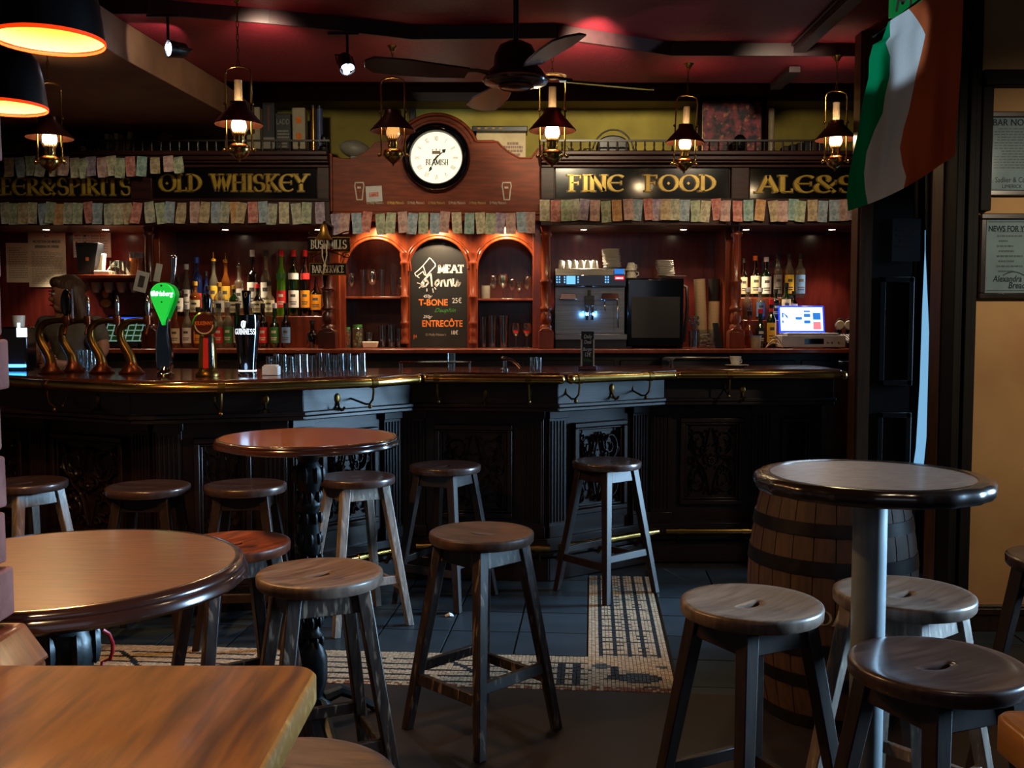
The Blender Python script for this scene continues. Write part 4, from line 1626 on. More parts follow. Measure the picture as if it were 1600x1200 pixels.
def entab(x0, x1, posts, boards, dark):
    mm = 'cornice_wood'
    m = MB()
    BX(x0, x1, YE, YP, zb0, zb1, m)
    BX(x0, x1, YE - .012, YE + .1, zb1 - .006, zb1 + .012, m)
    m.build('entablature', mm, parent=bb, bevel=.003)
    m = MB()
    BX(x0, x1, YE + .03, YP, zb1, zc1, m)
    m.build('frieze', mm, parent=bb)
    m = MB()
    BX(x0, x1, YE - .01, YE + .2, zs1, zs1 + .02, m)
    BX(x0, x1, YE - .03, YE + .2, zs2 + .01, zs2 + .04, m)
    BX(x0, x1, YE - .055, YP, zc1 - .03, zc1, m)
    BX(x0, x1, YE - .08, YP, zc1, zc2 - .0008, m)
    m.build('cornice', mm, parent=bb, bevel=.006)
    for xa, xb_ in posts:
        m = MB()
        BX(xa, xb_, YE - .012, YE + .05, zb1, zs1, m)
        m.build('frieze_post', mm, parent=bb, bevel=.004)
    # gallery rail
    m = MB()
    yg = YE + .02 - 7
    zg = zc2 + .075
    m.box(x0, x1, yg - .008, yg + .008, zg, zg + .012)
    n = int((x1 - x0) / .062)
    for i in range(n + 1):
        x = x0 + .02 + (x1 - x0 - .04) * i / n
        m.lathe([(.006, zc2), (.009, zc2 + .02), (.004, zc2 + .035), (.008, zc2 + .05), (.005, zg)], 8, (x, yg, 0))
    o_ = m.build('gallery_rail', 'door_wood', parent=bb)


entab(XLE0, XLE1, [(X(205, YE, 290), X(238, YE, 290)), (X(496, YE, 290), XLE1)], None, True)
entab(XRE0, XRE1, [(XRE0, X(866, YE, 290)), (X(1142, YE, 290), X(1170, YE, 290))], None, False)


def name_board(x0, x1, word, px0, px1, py0, py1, mat_, dots=()):
    m = MB()
    m.box(x0, x1, YE + .012 - 7, YE + .03 - 7, Z(311, YE), zs1)
    b_ = m.build('name_board', 'board_black', parent=bb, bevel=.003)
    xa, xb_ = X(px0, YE, 290), X(px1, YE, 290)
    h = Z(py0, YE) - Z(py1, YE)
    m = MB()
    q = nib_fit(word, h, xb_ - xa, thick=.185, thin=.06, space=.1)
    m.quads(q, (xa, YE + .0115 - 7, Z(py1, YE)), UX, UZ, thick=.0025)
    m.build('lettering', mat_, parent=b_, smooth=False)
    # dark outline just behind each letter
    m = MB()
    q = nib_fit(word, h, xb_ - xa, thick=.29, thin=.13, space=.1)
    m.quads(q, (xa - .002, YE + .0118 - 7, Z(py1, YE) - .002), UX, UZ, thick=.0004)
    m.build('letter_outline', 'gold_outline', parent=b_, smooth=False)
    m = MB()
    for px, py in dots:
        p = P(px, py, YE)
        s_ = .011
        m.quads([[(-s_, 0), (0, -s_), (s_, 0), (0, s_)]], (p.x, YE + .0115 - 7, p.z), UX, UZ, thick=.002)
    if dots:
        m.build('ornament', mat_, parent=b_, smooth=False)


name_board(X(-140, YE, 290), X(204, YE, 290), 'BEeR&SPIRITS', -18, 204, 278, 304, 'gold_leaf')
name_board(X(240, YE, 290), X(494, YE, 290), 'OLD WHISKeY', 249, 480, 272, 298, 'gold_leaf', ((260, 286),))
name_board(X(868, YE, 290), X(1140, YE, 290), 'FINe  FOOD', 890, 1119, 273, 298, 'gold_leaf', ((1045, 286), (1076, 286)))
name_board(X(1172, YE, 290), X(1480, YE, 290), 'ALe&SPIRITS', 1186, 1475, 274, 300, 'gold_leaf', ((1277, 290),))

# ---- panel with an arched head for the clock
YC = 6.80
ccx, ccz = X(682, YC, 247), Z(247, YC)
ro = Z(179, YC) - ccz
pts = []
zl = Z(331, YC)
xl, xr = X(519, YC, 300), X(846, YC, 300)
zsh = Z(221, YC)
a_st = math.asin(min(1, (zsh - ccz) / ro))
pts += [(xl, zl), (xr, zl), (xr, Z(228, YC))]
# scooped shoulder towards the tall end
cx_, cz_ = X(818, YC, 228), Z(224, YC)
pts += [(xr - .02, Z(232, YC)), (X(830, YC, 240), Z(247, YC)), (X(812, YC, 240), Z(247, YC)), (X(795, YC, 240), Z(238, YC)), (X(783, YC, 230), Z(228, YC)), (X(778, YC, 225), zsh - .005), (X(772, YC, 222), zsh)]
right = [(ccx + ro * math.cos(a_st + (PI - 2 * a_st) * i / 30), ccz + ro * math.sin(a_st + (PI - 2 * a_st) * i / 30)) for i in range(31)]
pts += right
pts += [(2 * ccx - X(772, YC, 222), zsh), (2 * ccx - X(778, YC, 225), zsh - .005), (2 * ccx - X(783, YC, 230), Z(228, YC)), (2 * ccx - X(795, YC, 240), Z(238, YC)), (2 * ccx - X(812, YC, 240), Z(247, YC)), (2 * ccx - X(830, YC, 240), Z(247, YC)), (xl, Z(244, YC))]
m = MB()
m.prism(pts, YC - 7, YC - 7 + .05)
cp = m.build('clock_panel', 'clock_wood', parent=bb, bevel=.004)
m = MB()
m.tube([(x, YC - 7 - .004, z) for x, z in right], .013, n=8)
m.tube([(ccx + (ro - .035) * math.cos(a_st + (PI - 2 * a_st) * i / 30), YC - 7 - .001, ccz + (ro - .035) * math.sin(a_st + (PI - 2 * a_st) * i / 30)) for i in range(31)], .005, n=6)
m.tube([(X(772, YC, 222), YC - 7, zsh), (ccx + ro * math.cos(a_st), YC - 7, zsh)], .010, n=8)
m.tube([(X(772, YC, 222), YC - 7, zsh), (X(778, YC, 225), YC - 7, zsh - .005), (X(783, YC, 230), YC - 7, Z(228, YC)), (X(795, YC, 240), YC - 7, Z(238, YC)), (X(812, YC, 240), YC - 7, Z(247, YC)), (X(830, YC, 240), YC - 7, Z(247, YC)), (xr - .02, YC - 7, Z(232, YC))], .007, n=8)
m.build('arch_moulding', 'clock_wood', parent=cp, sharp=60)
m = MB()
m.box(xl, xr, YC - .015 - 7, YE + .35 - 7, Z(336, YC), Z(331, YC))
m.box(xl, xr, YC - 7, YC + .05 - 7, Z(345, YC), Z(336, YC))
m.build('lower_rail', 'clock_wood', parent=cp, bevel=.004)
m = MB()
m.box(xr - .006, xr + .012, YC - .02 - 7, YC + .06 - 7, zl, Z(226, YC))
m.box(xl - .012, xl + .006, YC - .02 - 7, YC + .06 - 7, zl, Z(240, YC))
m.build('edge_strip', 'clock_wood', parent=cp, bevel=.003)
# rows of small gilt lettering and two outlined stout glasses painted on the panel
for i in range(7):
    px = 572 + i * 32
    text('lettering', "O Molly Malone's", (X(px + 14, YC, 317), YC - 7.0012, Z(317, YC)), .026, 'cream_letter' if i % 2 == 0 else 'gold_leaf', parent=cp, sx=.62)
for px in (561, 791):
    m = MB()
    p = P(px, 312, YC)
    o2 = [(-.024, .115), (.030, .115), (.034, .09), (.028, .06), (.022, .0), (-.014, .0), (-.022, .06), (-.028, .09), (-.024, .115)]
    m.quads(poly_rib(o2, .008), (p.x, YC - 7.0012, p.z), UX, UZ)
    m.quads([[(-.012, .075), (.014, .075), (.014, .088), (-.012, .088)]], (p.x, YC - 7.0012, p.z), UX, UZ)
    m.build('painted_glass', 'cream_letter', parent=cp, smooth=False, fix=False)

# ---- stepped riser for the bottles of each bottle bay
def riser(x0, x1, steps, name='bottle_riser'):
    m = MB()
    for (y0, z) in steps:
        m.box(x0, x1, y0 - 7, YP - 7, CZ, z - .0008)
    return m.build(name, 'mahogany', parent=bb, bevel=.004)


ZT1, ZT2 = Z(494, 7.12), Z(478, 7.20)
riser(X(262, 7.1, 480), X(506, 7.1, 480), [(7.06, ZT1), ])
ZT3, ZT4 = Z(500, 7.08), Z(465, 7.18)
riser(X(1160, 7.1, 480), X(1226, 7.1, 480), [(7.07, ZT3), (7.15, ZT4)])
# side shelf of the till bay
ZS = Z(430, 7.0)
m = MB()
BX(X(107, 7.0, 430), X(228, 7.0, 430), 6.93, YP, ZS - .022, ZS - .0008, m)
m.build('side_shelf', 'mahogany', parent=bb, bevel=.003)

# downlights let into the underside of the entablature, washing the back panels
DL = [(352, .9), (497, .9), (912, 1.6), (1068, .8), (1166, .8), (1300, .7), (165, 1.0), (72, 1.0)]  # last entry is an added lamp that brightens the till bay notices
for px, e in DL:
    x = X(px, 7.05, 355)
    m = MB()
    m.lathe([(.024, zb0 - .003), (.034, zb0 - .004), (.034, zb0 + .001), (.024, zb0 + .001)], 20, (x, 7.05 - 7, 0))
    d_ = m.build('downlight', 'chrome', parent=bb)
    m = MB()
    m.lathe([(0, zb0 - .002), (.023, zb0 - .002)], 16, (x, 7.05 - 7, 0))
    m.build('lens', 'led_warm', parent=d_, fix=False)
    light('downlight_beam', 'SPOT', (x, 7.05, zb0 - .012), 24 * e, (1.0, .80, .56), (x, 7.04, 1.2), spot_size=R(84), spot_blend=.6, shadow_soft_size=.02)
# three small lamps under the clock panel wash the arches
for px in (588, 684, 790):
    x = X(px, 6.86, 345)
    z = Z(345, YC) - .002
    m = MB()
    m.lathe([(.018, z - .004), (.028, z - .004), (.028, z), (.018, z)], 16, (x, 6.87 - 7, 0))
    d_ = m.build('downlight', 'chrome', parent=bb)
    light('arch_lamp', 'SPOT', (x, 6.87, z - .012), 20, (1.0, .74, .45), (x, 7.12, 1.4), spot_size=R(130), spot_blend=.8, shadow_soft_size=.015)

# ------------------------------------------------------------------ clock
ck = thing('wall_clock', (ccx, YC - .002, ccz), 'large round pub clock with black rim and bright lit face', 'clock')
ro_, ri_ = Z(193, YC) - ccz, Z(206, YC) - ccz
m = MB()
pr = [(ri_ - .004, .012), (ri_, -.05), (ri_ + .012, -.06), (ro_ - .025, -.066), (ro_ - .006, -.05), (ro_, -.03), (ro_, 0)]
m.lathe([(r_, y_) for r_, y_ in pr], 64, axis='y')
m.build('rim', 'black_gloss', parent=ck, sharp=50)
m = MB()
m.lathe([(0, -.010), (ri_ + .002, -.010)], 64, axis='y')
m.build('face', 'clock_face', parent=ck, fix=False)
nums = ['XII', 'I', 'II', 'III', 'IIII', 'V', 'VI', 'VII', 'VIII', 'IX', 'X', 'XI']
m = MB()
for k, s_ in enumerate(nums):
    a = R(90 - 30 * k)
    o_ = Vector((math.cos(a) * ri_ * .74, -.0115, math.sin(a) * ri_ * .74))
    u, v = Vector((math.sin(a), 0, -math.cos(a))), Vector((math.cos(a), 0, math.sin(a)))
    q, w0 = nib(s_, ri_ * .17, thick=.14, thin=.05, squash=.62)
    m.quads([[(p[0] - w0 / 2, p[1] - ri_ * .085) for p in f] for f in q], o_, u, v)
m.build('numerals', 'ink_pale', parent=ck, smooth=False, fix=False)
m = MB()
q = nib_fit('BEAMISH', ri_ * .22, ri_ * .86, thick=.2, thin=.07)
m.quads(q, (-ri_ * .40, -.0115, -ri_ * .28), UX, UZ)
m.build('lettering', 'ink', parent=ck, smooth=False, fix=False)
m = MB()
m.quads([[(-.03, 0), (.03, 0), (.028, .022), (-.028, .022)]] + [[(-.03, .024), (-.024, .024), (-.02, .034), (-.026, .034)], [(.024, .024), (.03, .024), (.026, .034), (.02, .034)], [(-.004, .024), (.004, .024), (.004, .036), (-.004, .036)]], (.0, -.0115, ri_ * .14), UX, UZ)
m.build('emblem', 'tin_cream', parent=ck, smooth=False, fix=False)
for nm, ang, L_, wd in (('hour_hand', R(42), ri_ * .50, .012), ('minute_hand', R(242), ri_ * .62, .009)):
    m = MB()
    u, v = Vector((math.cos(ang), 0, math.sin(ang))), Vector((-math.sin(ang), 0, math.cos(ang)))
    m.quads([[(-.02, -wd * .4), (L_ * .6, -wd * .3), (L_ * .6, wd * .3), (-.02, wd * .4)], [(L_ * .6, -wd * .3), (L_ * .75, -wd * 1.2), (L_, 0), (L_ * .75, wd * 1.2)]], (0, -.014, 0), u, v, thick=-.001)
    m.build(nm, 'black_plastic', parent=ck, smooth=False)
m = MB()
m.lathe([(0, -.018), (.008, -.018), (.008, -.012), (0, -.012)], 12, axis='y')
m.build('hub', 'brass', parent=ck)

# ------------------------------------------------------------------ chalked menu board in the middle arch
c_, r_, zs, rz_ = rise[1]
mbd = thing('menu_board', (c_, YA + .012, CZ), 'arched black chalkboard with meat menu in the middle arch', 'menu board')
m = MB()
poly = [(-r_ - .001, 0), (r_ + .001, 0)] + [((r_ + .001) * math.cos(PI * k / 28), zs - CZ + (rz_ + .001) * math.sin(PI * k / 28)) for k in range(29)]
m.prism(poly, .025, .04)
m.build('board', 'chalkboard', parent=mbd)


def bp_(px, py):
    p = P(px, py, YA + .036)
    return (p.x - c_, p.z - CZ)


yb_ = .0245
m = MB()
q = nib_fit('MEAT', bp_(0, 414)[1] - bp_(0, 426)[1], bp_(723, 0)[0] - bp_(683, 0)[0], thick=.26, thin=.12)
m.quads(q, (bp_(683, 0)[0], yb_, bp_(0, 426)[1]), UX, UZ)
menu = [[(661, 446), (663, 440), (667, 438), (669, 442), (665, 447), (660, 448), (658, 444), (662, 438), (669, 431), (673, 428), (674, 437), (675, 447)], [(681, 440), (685, 437), (686, 442), (682, 447), (680, 444), (681, 440)], [(689, 447), (690, 439), (694, 438), (696, 447)],
        [(699, 447), (700, 438), (704, 437), (706, 447)], [(708, 436), (708, 445), (712, 447), (715, 438), (716, 447), (719, 442), (714, 444)]]
for s_ in menu:
    m.quads(poly_rib([bp_(*p) for p in s_], .012), (0, yb_, 0), UX, UZ)
for s_ in ([(650, 431), (648, 427), (655, 421), (661, 415), (671, 403), (673, 404), (680, 412), (680, 416), (666, 431), (663, 429), (661, 424), (652, 431), (650, 431)], [(661, 415), (664, 424), (666, 431)], [(655, 434), (652, 432)], [(652, 442), (656, 443)], [(655, 450), (657, 448)], [(667, 455), (667, 451)], [(677, 457), (676, 451)], [(681, 452), (679, 449)]):
    m.quads(poly_rib([bp_(*p) for p in s_], .006), (0, yb_, 0), UX, UZ)
m.build('chalk_lettering', 'chalk_white', parent=mbd, smooth=False, fix=False)
text('chalk_lettering', 'T-BONE', (*(lambda p: (p[0], yb_, p[1]))(bp_(677, 473)),), .062, 'chalk_orange', parent=mbd, sx=.92, bold=.0016)
text('chalk_lettering', 'ENTRECÔTE', (*(lambda p: (p[0], yb_, p[1]))(bp_(691, 506)),), .064, 'chalk_orange', parent=mbd, sx=.80, bold=.0016)
text('chalk_lettering', '25€', (*(lambda p: (p[0], yb_, p[1]))(bp_(714, 470)),), .052, 'chalk_white', parent=mbd, sx=.8)
text('chalk_lettering', '450gr', (*(lambda p: (p[0], yb_, p[1]))(bp_(668, 463)),), .030, 'chalk_white', parent=mbd, sx=.9, shear=.3)
text('chalk_lettering', '250gr', (*(lambda p: (p[0], yb_, p[1]))(bp_(668, 495)),), .030, 'chalk_white', parent=mbd, sx=.9, shear=.3)
text('chalk_lettering', '18€', (*(lambda p: (p[0], yb_, p[1]))(bp_(710, 520)),), .040, 'chalk_white', parent=mbd, sx=.8)
text('chalk_lettering', 'Dauphin', (*(lambda p: (p[0], yb_, p[1]))(bp_(695, 485)),), .040, 'chalk_green', parent=mbd, sx=1.1, shear=.4)
text('chalk_lettering', "O Molly Malone's", (*(lambda p: (p[0], yb_, p[1]))(bp_(681, 523)),), .024, 'ink_pale', parent=mbd, sx=.85)
text('chalk_lettering', 'JH', (*(lambda p: (p[0], yb_, p[1]))(bp_(649, 526)),), .036, 'chalk_orange', parent=mbd, sx=.7, shear=-.2)

# ------------------------------------------------------------------ notes pinned along the rails
NOTE_COL = [('pinkish', '#dcbcae', '#c09088'), ('greenish', '#ccd0ae', '#9aa886'), ('bluish', '#bcc8cc', '#8ea4b4'), ('brownish', '#d4bf98', '#ae9270'), ('orange', '#e0b480', '#cc9058'),
            ('grey-green', '#d0ccb4', '#a0a08a'), ('lilac', '#c8b8c0', '#9c84a0'), ('cream', '#e4dcbc', '#bcae88'), ('red', '#dca090', '#c46a60'), ('teal', '#b4c8bc', '#80a89c')]


def note_mat(name, a, b):
    m = mk(name, a, b, rough=.75, scale=34, lo=.42, hi=.6, detail=5)
    nt = m.node_tree
    bs = nt.nodes['Principled BSDF']
    src = bs.inputs['Base Color'].links[0].from_socket
    tc = nt.nodes.new('ShaderNodeTexCoord')
    mp = nt.nodes.new('ShaderNodeMapping')
    mp.inputs['Location'].default_value = (-.5 * 2.6, 0, -.42 * 4.2)
    mp.inputs['Scale'].default_value = (2.6, 0, 4.2)
    nt.links.new(tc.outputs['Generated'], mp.inputs[0])
    ln = nt.nodes.new('ShaderNodeVectorMath')
    ln.operation = 'LENGTH'
    nt.links.new(mp.outputs[0], ln.inputs[0])
    rp = nt.nodes.new('ShaderNodeValToRGB')
    rp.color_ramp.elements[0].position, rp.color_ramp.elements[1].position = .55, .72
    rp.color_ramp.elements[0].color, rp.color_ramp.elements[1].color = (.5, .5, .5, 1), (0, 0, 0, 1)
    nt.links.new(ln.outputs['Value'], rp.inputs[0])
    mx = nt.nodes.new('ShaderNodeMixRGB')
    nt.links.new(rp.outputs[0], mx.inputs[0])
    nt.links.new(src, mx.inputs[1])
    mx.inputs[2].default_value = tuple(v * .6 for v in lin(b)[:3]) + (1,)
    nt.links.new(mx.outputs[0], bs.inputs['Base Color'])
    return m


note_mesh = {}


def note_mesh_for(ci, var):
    k = (ci, var)
    if k in note_mesh:
        return note_mesh[k]
    nm, a, b_ = NOTE_COL[ci]
    if 'note_%d' % ci not in M:
        note_mat('note_%d' % ci, a, b_)
    rnd = random.Random(ci * 7 + var)
    w_, h_ = .066, .142
    vs, fs = [], []
    c1, c2 = rnd.uniform(-.012, .02), rnd.uniform(-.006, .008)
    for j in range(7):
        for i in range(5):
            t, s_ = j / 6, i / 4 - .5
            vs.append((s_ * w_, -.004 - c1 * t * t - c2 * math.sin(t * 5 + s_ * 3) - .006 * s_ * s_ * 4 * t, -h_ * t))
    for j in range(6):
        for i in range(4):
            fs.append((j * 5 + i, j * 5 + i + 1, (j + 1) * 5 + i + 1, (j + 1) * 5 + i))
    m = MB()
    m.add(vs, fs)
    o_ = m.build('banknote', 'note_%d' % ci, fix=False)
    note_mesh[k] = o_.data
    bpy.data.objects.remove(o_)
    return note_mesh[k]


ROWS = [
    ('row over the BEER board', 245, YE - .085, [15, 31, 48, 66, 84, 102, 117, 130, 143, 159, 174, 189, 204, 223, 243, 263, 279], 1),
    ('row under the WHISKEY board', 316, YE - .014, [8, 22, 37, 52, 67, 81, 93, 108, 123, 138, 153, 170, 184, 199, 216, 233, 250, 267, 285, 305, 322, 338, 354, 367, 379, 395, 411, 427, 444, 462, 480, 500], 0),
    ('row above the three arches', 332, YC - .02, [524, 540, 557, 575, 594, 612, 629, 646, 662, 680, 696, 713, 734, 750, 767, 783, 798, 814, 829], 0),
    ('row under the FOOD board', 312, YE - .014, [851, 868, 884, 897, 914, 930, 946, 963, 981, 997, 1012, 1026, 1040, 1054, 1070, 1086, 1103, 1118, 1134, 1152, 1169, 1189, 1207, 1223, 1240, 1252, 1269, 1286, 1303, 1317, 1331], 0),
]
PAL = {0: [3, 2, 1, 5, 7, 0, 7, 1, 6, 0, 7, 1, 8, 9, 3, 0, 1], 1: [5, 1, 3, 7, 2, 1, 4, 5, 1, 8, 2, 5, 7, 3, 8, 5, 1, 2, 3, 0, 3, 2, 5, 4, 3, 8, 2, 5, 7, 5, 1, 6], 2: [6, 0, 2, 8, 1, 1, 0, 2, 1, 2, 0, 7, 9, 7, 1, 6, 0, 2, 0],
       3: [7, 8, 1, 5, 6, 0, 1, 4, 0, 2, 8, 6, 3, 5, 2, 1, 7, 8, 0, 8, 9, 4, 3, 0, 9, 1, 3, 2, 2, 0, 6]}
for ri, (desc, py, y, xs, hv) in enumerate(ROWS):
    for i, px in enumerate(xs):
        ci = PAL[ri][i % len(PAL[ri])]
        rnd = random.Random(ri * 100 + i)
        me = note_mesh_for(ci, rnd.randint(0, 2))
        o_ = bpy.data.objects.new('banknote', me)
        C.objects.link(o_)
        o_.location = (X(px, y, py + 15), y - .001 * (i % 3), Z(py + rnd.uniform(-1.5, 2.5), y))
        o_.rotation_euler = (R(rnd.uniform(-4, 2)), R(rnd.uniform(-7, 7)), R(rnd.uniform(-6, 6)))
        if hv:
            o_.scale = (1, 1, .92 if i < 14 else .75)
        tag(o_, f'{NOTE_COL[ci][0]} banknote, {nth(i)} from the left in the {desc}', 'banknote', 'banknotes in the ' + desc)


# ================================================================== BOTTLES
def bottle(px, pyt, pyb, y, wpx, gl, lab, cap, label, group, shape='std', lab2=None, zb=None, labspan=(.18, .55), pour=False, liquid=None):
    """a bottle as tall and wide as in the photograph; stands at height zb"""
    zb = Z(pyb, y) if zb is None else zb
    x = X(px, y, (pyt + pyb) / 2)
    h = Z(pyt, y) - zb
    r = wpx * y / FPX / 2
    t = thing('bottle', (x, y, zb), label, 'bottle', group)
    hb = h * (.86 if pour else .93)
    nr = min(.014, r * .42)
    sh_, nk = {'std': (.60, .74), 'tall': (.66, .80), 'square': (.66, .72), 'wine': (.56, .72), 'squat': (.50, .66), 'gold': (.62, .70)}[shape]
    m = MB()
    m.lathe([(0, 0), (r * .92, 0), (r, hb * .02), (r, hb * sh_), (r * .93, hb * (sh_ + .04)), (nr * 1.3, hb * nk), (nr, hb * (nk + .05)), (nr, hb * .97), (nr * 1.2, hb * .975), (nr * 1.2, hb)], 16)
    m.build('glass_body', gl, parent=t, sharp=60)
    if liquid:
        m = MB()
        m.lathe([(0, .006), (r * .86, .006), (r * .88, hb * sh_ * .82), (0, hb * sh_ * .82)], 14)
        m.build('liquid', liquid, parent=t)
    for k, lb in enumerate((lab, lab2)):
        if lb is None:
            continue
        s0, s1 = labspan if k == 0 else (.60, .70)
        if k == 1 and shape in ('std', 'wine', 'squat', 'gold'):
            s0, s1 = nk + .06, nk + .14
            rr = nr * 1.1
        else:
            rr = r * 1.012
        m = MB()
        m.lathe([(rr, hb * s0), (rr, hb * s1)], 12, a0=R(200), a1=R(340))
        lo_ = m.build('label', lb, parent=t, fix=False)
        if k == 0:
            m = MB()
            rr2 = rr * 1.006
            for f0, f1, d in ((.62, .78, .30), (.30, .36, .42), (.18, .24, .36)):
                za, zb_ = hb * (s0 + (s1 - s0) * f0), hb * (s0 + (s1 - s0) * f1)
                m.lathe([(rr2, za), (rr2, zb_)], 6, a0=R(270) - d * 1.6, a1=R(270) + d * 1.6)
            m.build('label_print', 'ink' if lb not in ('lab_black', 'lab_red', 'lab_green') else 'cream_letter', parent=lo_, fix=False)
    m = MB()
    if pour:
        m.lathe([(0, hb), (nr * 1.25, hb), (nr * 1.25, hb + .014), (nr * .6, hb + .018), (.0035, hb + .022), (.0035, h), (0, h)], 10)
        m.build('pourer', cap or 'chrome', parent=t)
    elif cap:
        m.lathe([(0, hb - .012), (nr * 1.28, hb - .012), (nr * 1.28, h), (nr * 1.1, h + .001), (0, h + .001)], 12)
        m.build('cap', cap, parent=t)
    return t


gT = 'bottles on the stepped shelf beside the bell'
Yt = 7.17
top = [
    (292, 413, 15, 'glass_pale', 'lab_white', 'cap_silver', 'clear bottle with silver ball stopper and red-brown drink, first in the upper row', 'std', None, False, 'glass_redbrown'),
    (308, 402, 16, 'glass_blue', 'lab_red', 'cap_blue', 'blue-capped vodka style bottle with red label in the upper row', 'tall', None, False, None),
    (322.5, 424, 10, 'glass_blue', 'lab_blue', 'cap_black', 'small dark blue bottle between the blue-capped and yellow-capped ones', 'std', None, False, None),
    (334, 394, 14, 'glass_pale', 'lab_yellow', 'cap_yellow', 'clear bottle with yellow collar and tall pourer', 'std', None, True, None),
    (353, 395, 15, 'glass_amber', 'lab_yellow', 'brass', 'amber bottle with yellow label and pourer', 'std', None, True, None),
    (374, 403, 15, 'glass_pale', 'lab_white', 'chrome', 'square clear bottle with white oval label and pourer', 'square', None, True, None),
    (395, 391, 17, 'glass_dark', 'lab_white', 'cap_white', 'dark bottle with tall white label and white cap', 'square', None, False, None),
    (416, 391, 17, 'glass_pale', 'lab_white', 'cap_black', 'clear bottle with black cap and split white label', 'std', None, False, None),
    (440, 391, 16, 'glass_lime', 'lab_red', 'cap_red', 'red-capped bottle of bright green drink', 'tall', 'lab_green', False, None),
    (459, 391, 17, 'glass_green', 'lab_white', 'cap_red', 'red-capped green glass bottle with white label', 'tall', 'lab_white', False, None),
    (477, 391, 15, 'glass_dark', 'lab_orange', 'cap_red', 'red-capped dark bottle with orange and red labels', 'tall', 'lab_red', False, None),
    (494, 428, 18, 'glass_dark', 'lab_orange', None, 'round-shouldered black bottle beside the hanging signs', 'wine', None, False, None),
]
for px, pt, wd, gl, lab, cap, lb, shp, l2, pr, lq in top:
    bottle(px, pt, 494, Yt, wd, gl, lab, cap, lb, gT, shp, l2, zb=ZT1, pour=pr, liquid=lq, labspan=(.14, .42) if shp == 'tall' else (.16, .55))
mid = [
    (279, 433, 17, 'glass_dark', 'lab_white', 'cap_black', 'dark square whiskey bottle with white label behind the green tap lens', 'square'),
    (305, 440, 17, 'glass_amber', 'lab_cream', 'cap_gold', 'amber bottle with cream label, in front of the blue-capped bottle', 'std'),
    (325, 447, 14, 'glass_blue', 'lab_blue', 'cap_black', 'slim blue bottle above the round red badge', 'std'),
    (343, 442, 17, 'glass_pale', 'lab_white', 'cap_gold', 'clear bottle with long pale label in front of the amber one', 'std'),
    (366, 446, 16, 'glass_green', 'lab_cream', 'cap_gold', 'green bottle half hidden behind the black tap handle', 'std'),
    (403, 444, 17, 'glass_dark', 'lab_cream', 'cap_red', 'dark bottle with cream shield label, below the white-capped bottle', 'squat'),
    (421, 440, 17, 'glass_pale', 'lab_cream', 'cap_black', 'clear bottle with cream shield label, below the split-label bottle', 'squat'),
]
for px, pt, wd, gl, lab, cap, lb, shp in mid:
    bottle(px, pt, 494, 7.09, wd, gl, lab, cap, lb, gT, shp, zb=ZT1, labspan=(.12, .5))
low = [(274, 478, 'glass_amber', 'lab_cream'), (292, 476, 'glass_pale', 'lab_white'), (310, 480, 'glass_amber', 'lab_orange'), (327, 478, 'glass_dark', 'lab_white'), (342, 474, 'glass_pale', 'lab_red'), (356.5, 472, 'glass_pale', 'lab_green'),
       (372, 474, 'glass_green', 'lab_white'), (394, 474, 'glass_pale', 'lab_white'), (411, 474, 'glass_dark', 'lab_red'), (429, 474, 'glass_green', 'lab_green'), (447, 474, 'glass_dark', 'lab_blue')]
cn = {'lab_cream': 'cream', 'lab_white': 'white', 'lab_orange': 'orange', 'lab_red': 'red', 'lab_green': 'green', 'lab_blue': 'pale blue'}
for i, (px, pt, gl, lab) in enumerate(low):
    bottle(px, pt, 539, 6.99, 15, gl, lab, 'cap_silver' if i % 2 else 'cap_black', f'{nth(i)} bottle from the left in the front row on the shelf, with {cn[lab]} label', 'bottles in the front row below the stepped shelf', 'std' if i % 3 else 'squat', zb=CZ, labspan=(.12, .5))
bottle(488, 500, 539, 6.95, 17, 'glass_dark', None, 'cap_black', 'squat unlabelled black bottle at the foot of the turned column by the bell', None, 'squat', zb=CZ)
gR = 'bottles beside the laptop'
Yr = 7.21
for px, pt, wd, gl, lab, cap, lb, shp in [
    (1162, 404, 12, 'glass_dark', 'lab_cream', 'cap_black', 'dark wine bottle beside the turned column, in the upper row', 'wine'), (1180, 400, 16, 'glass_dark', 'lab_cream', 'cap_orange', 'dark bottle with orange cap and cream label', 'wine'),
    (1197, 402, 16, 'glass_green', 'lab_white', 'cap_white', 'green bottle with white cap and white label', 'wine'), (1215, 397, 14, 'glass_pale', 'tin_grey', 'cap_black', 'clear tall bottle with black stopper and brown label', 'tall'),
    (1233, 397, 15, 'glass_pale', 'lab_yellow', 'cap_black', 'clear tall bottle with black stopper and framed label', 'tall'), (1250, 397, 16, 'glass_pale', 'lab_blue', 'cap_black', 'clear tall bottle with black stopper and pale blue label', 'tall')]:
    bottle(px, pt, 465, Yr, wd, gl, lab, cap, lb, gR, shp, zb=ZT4, labspan=(.10, .56))
for px, pt, wd, gl, lab, cap, lb, shp, lq in [
    (1168, 450, 15, 'glass_pale', None, 'cap_silver', 'clear bottle of golden drink with grey cap', 'std', 'glass_amber'), (1188, 450, 14, 'glass_pale', 'lab_blue', 'cap_silver', 'clear bottle with blue strip and grey cap', 'std', 'glass_redbrown'),
    (1212, 452, 13, 'glass_dark', 'lab_black', 'cap_black', 'black square whiskey bottle', 'square', None), (1228, 442, 15, 'glass_green', 'lab_cream', 'cap_black', 'bottle with long cream label close to the laptop', 'std', None),
    (1240, 455, 12, 'glass_dark', 'lab_white', 'cap_black', 'narrow dark bottle half hidden by the laptop lid', 'std', None)]:
    bottle(px, pt, 500, 7.11, wd, gl, lab, cap, lb, gR, shp, zb=ZT3, liquid=lq, labspan=(.12, .6))
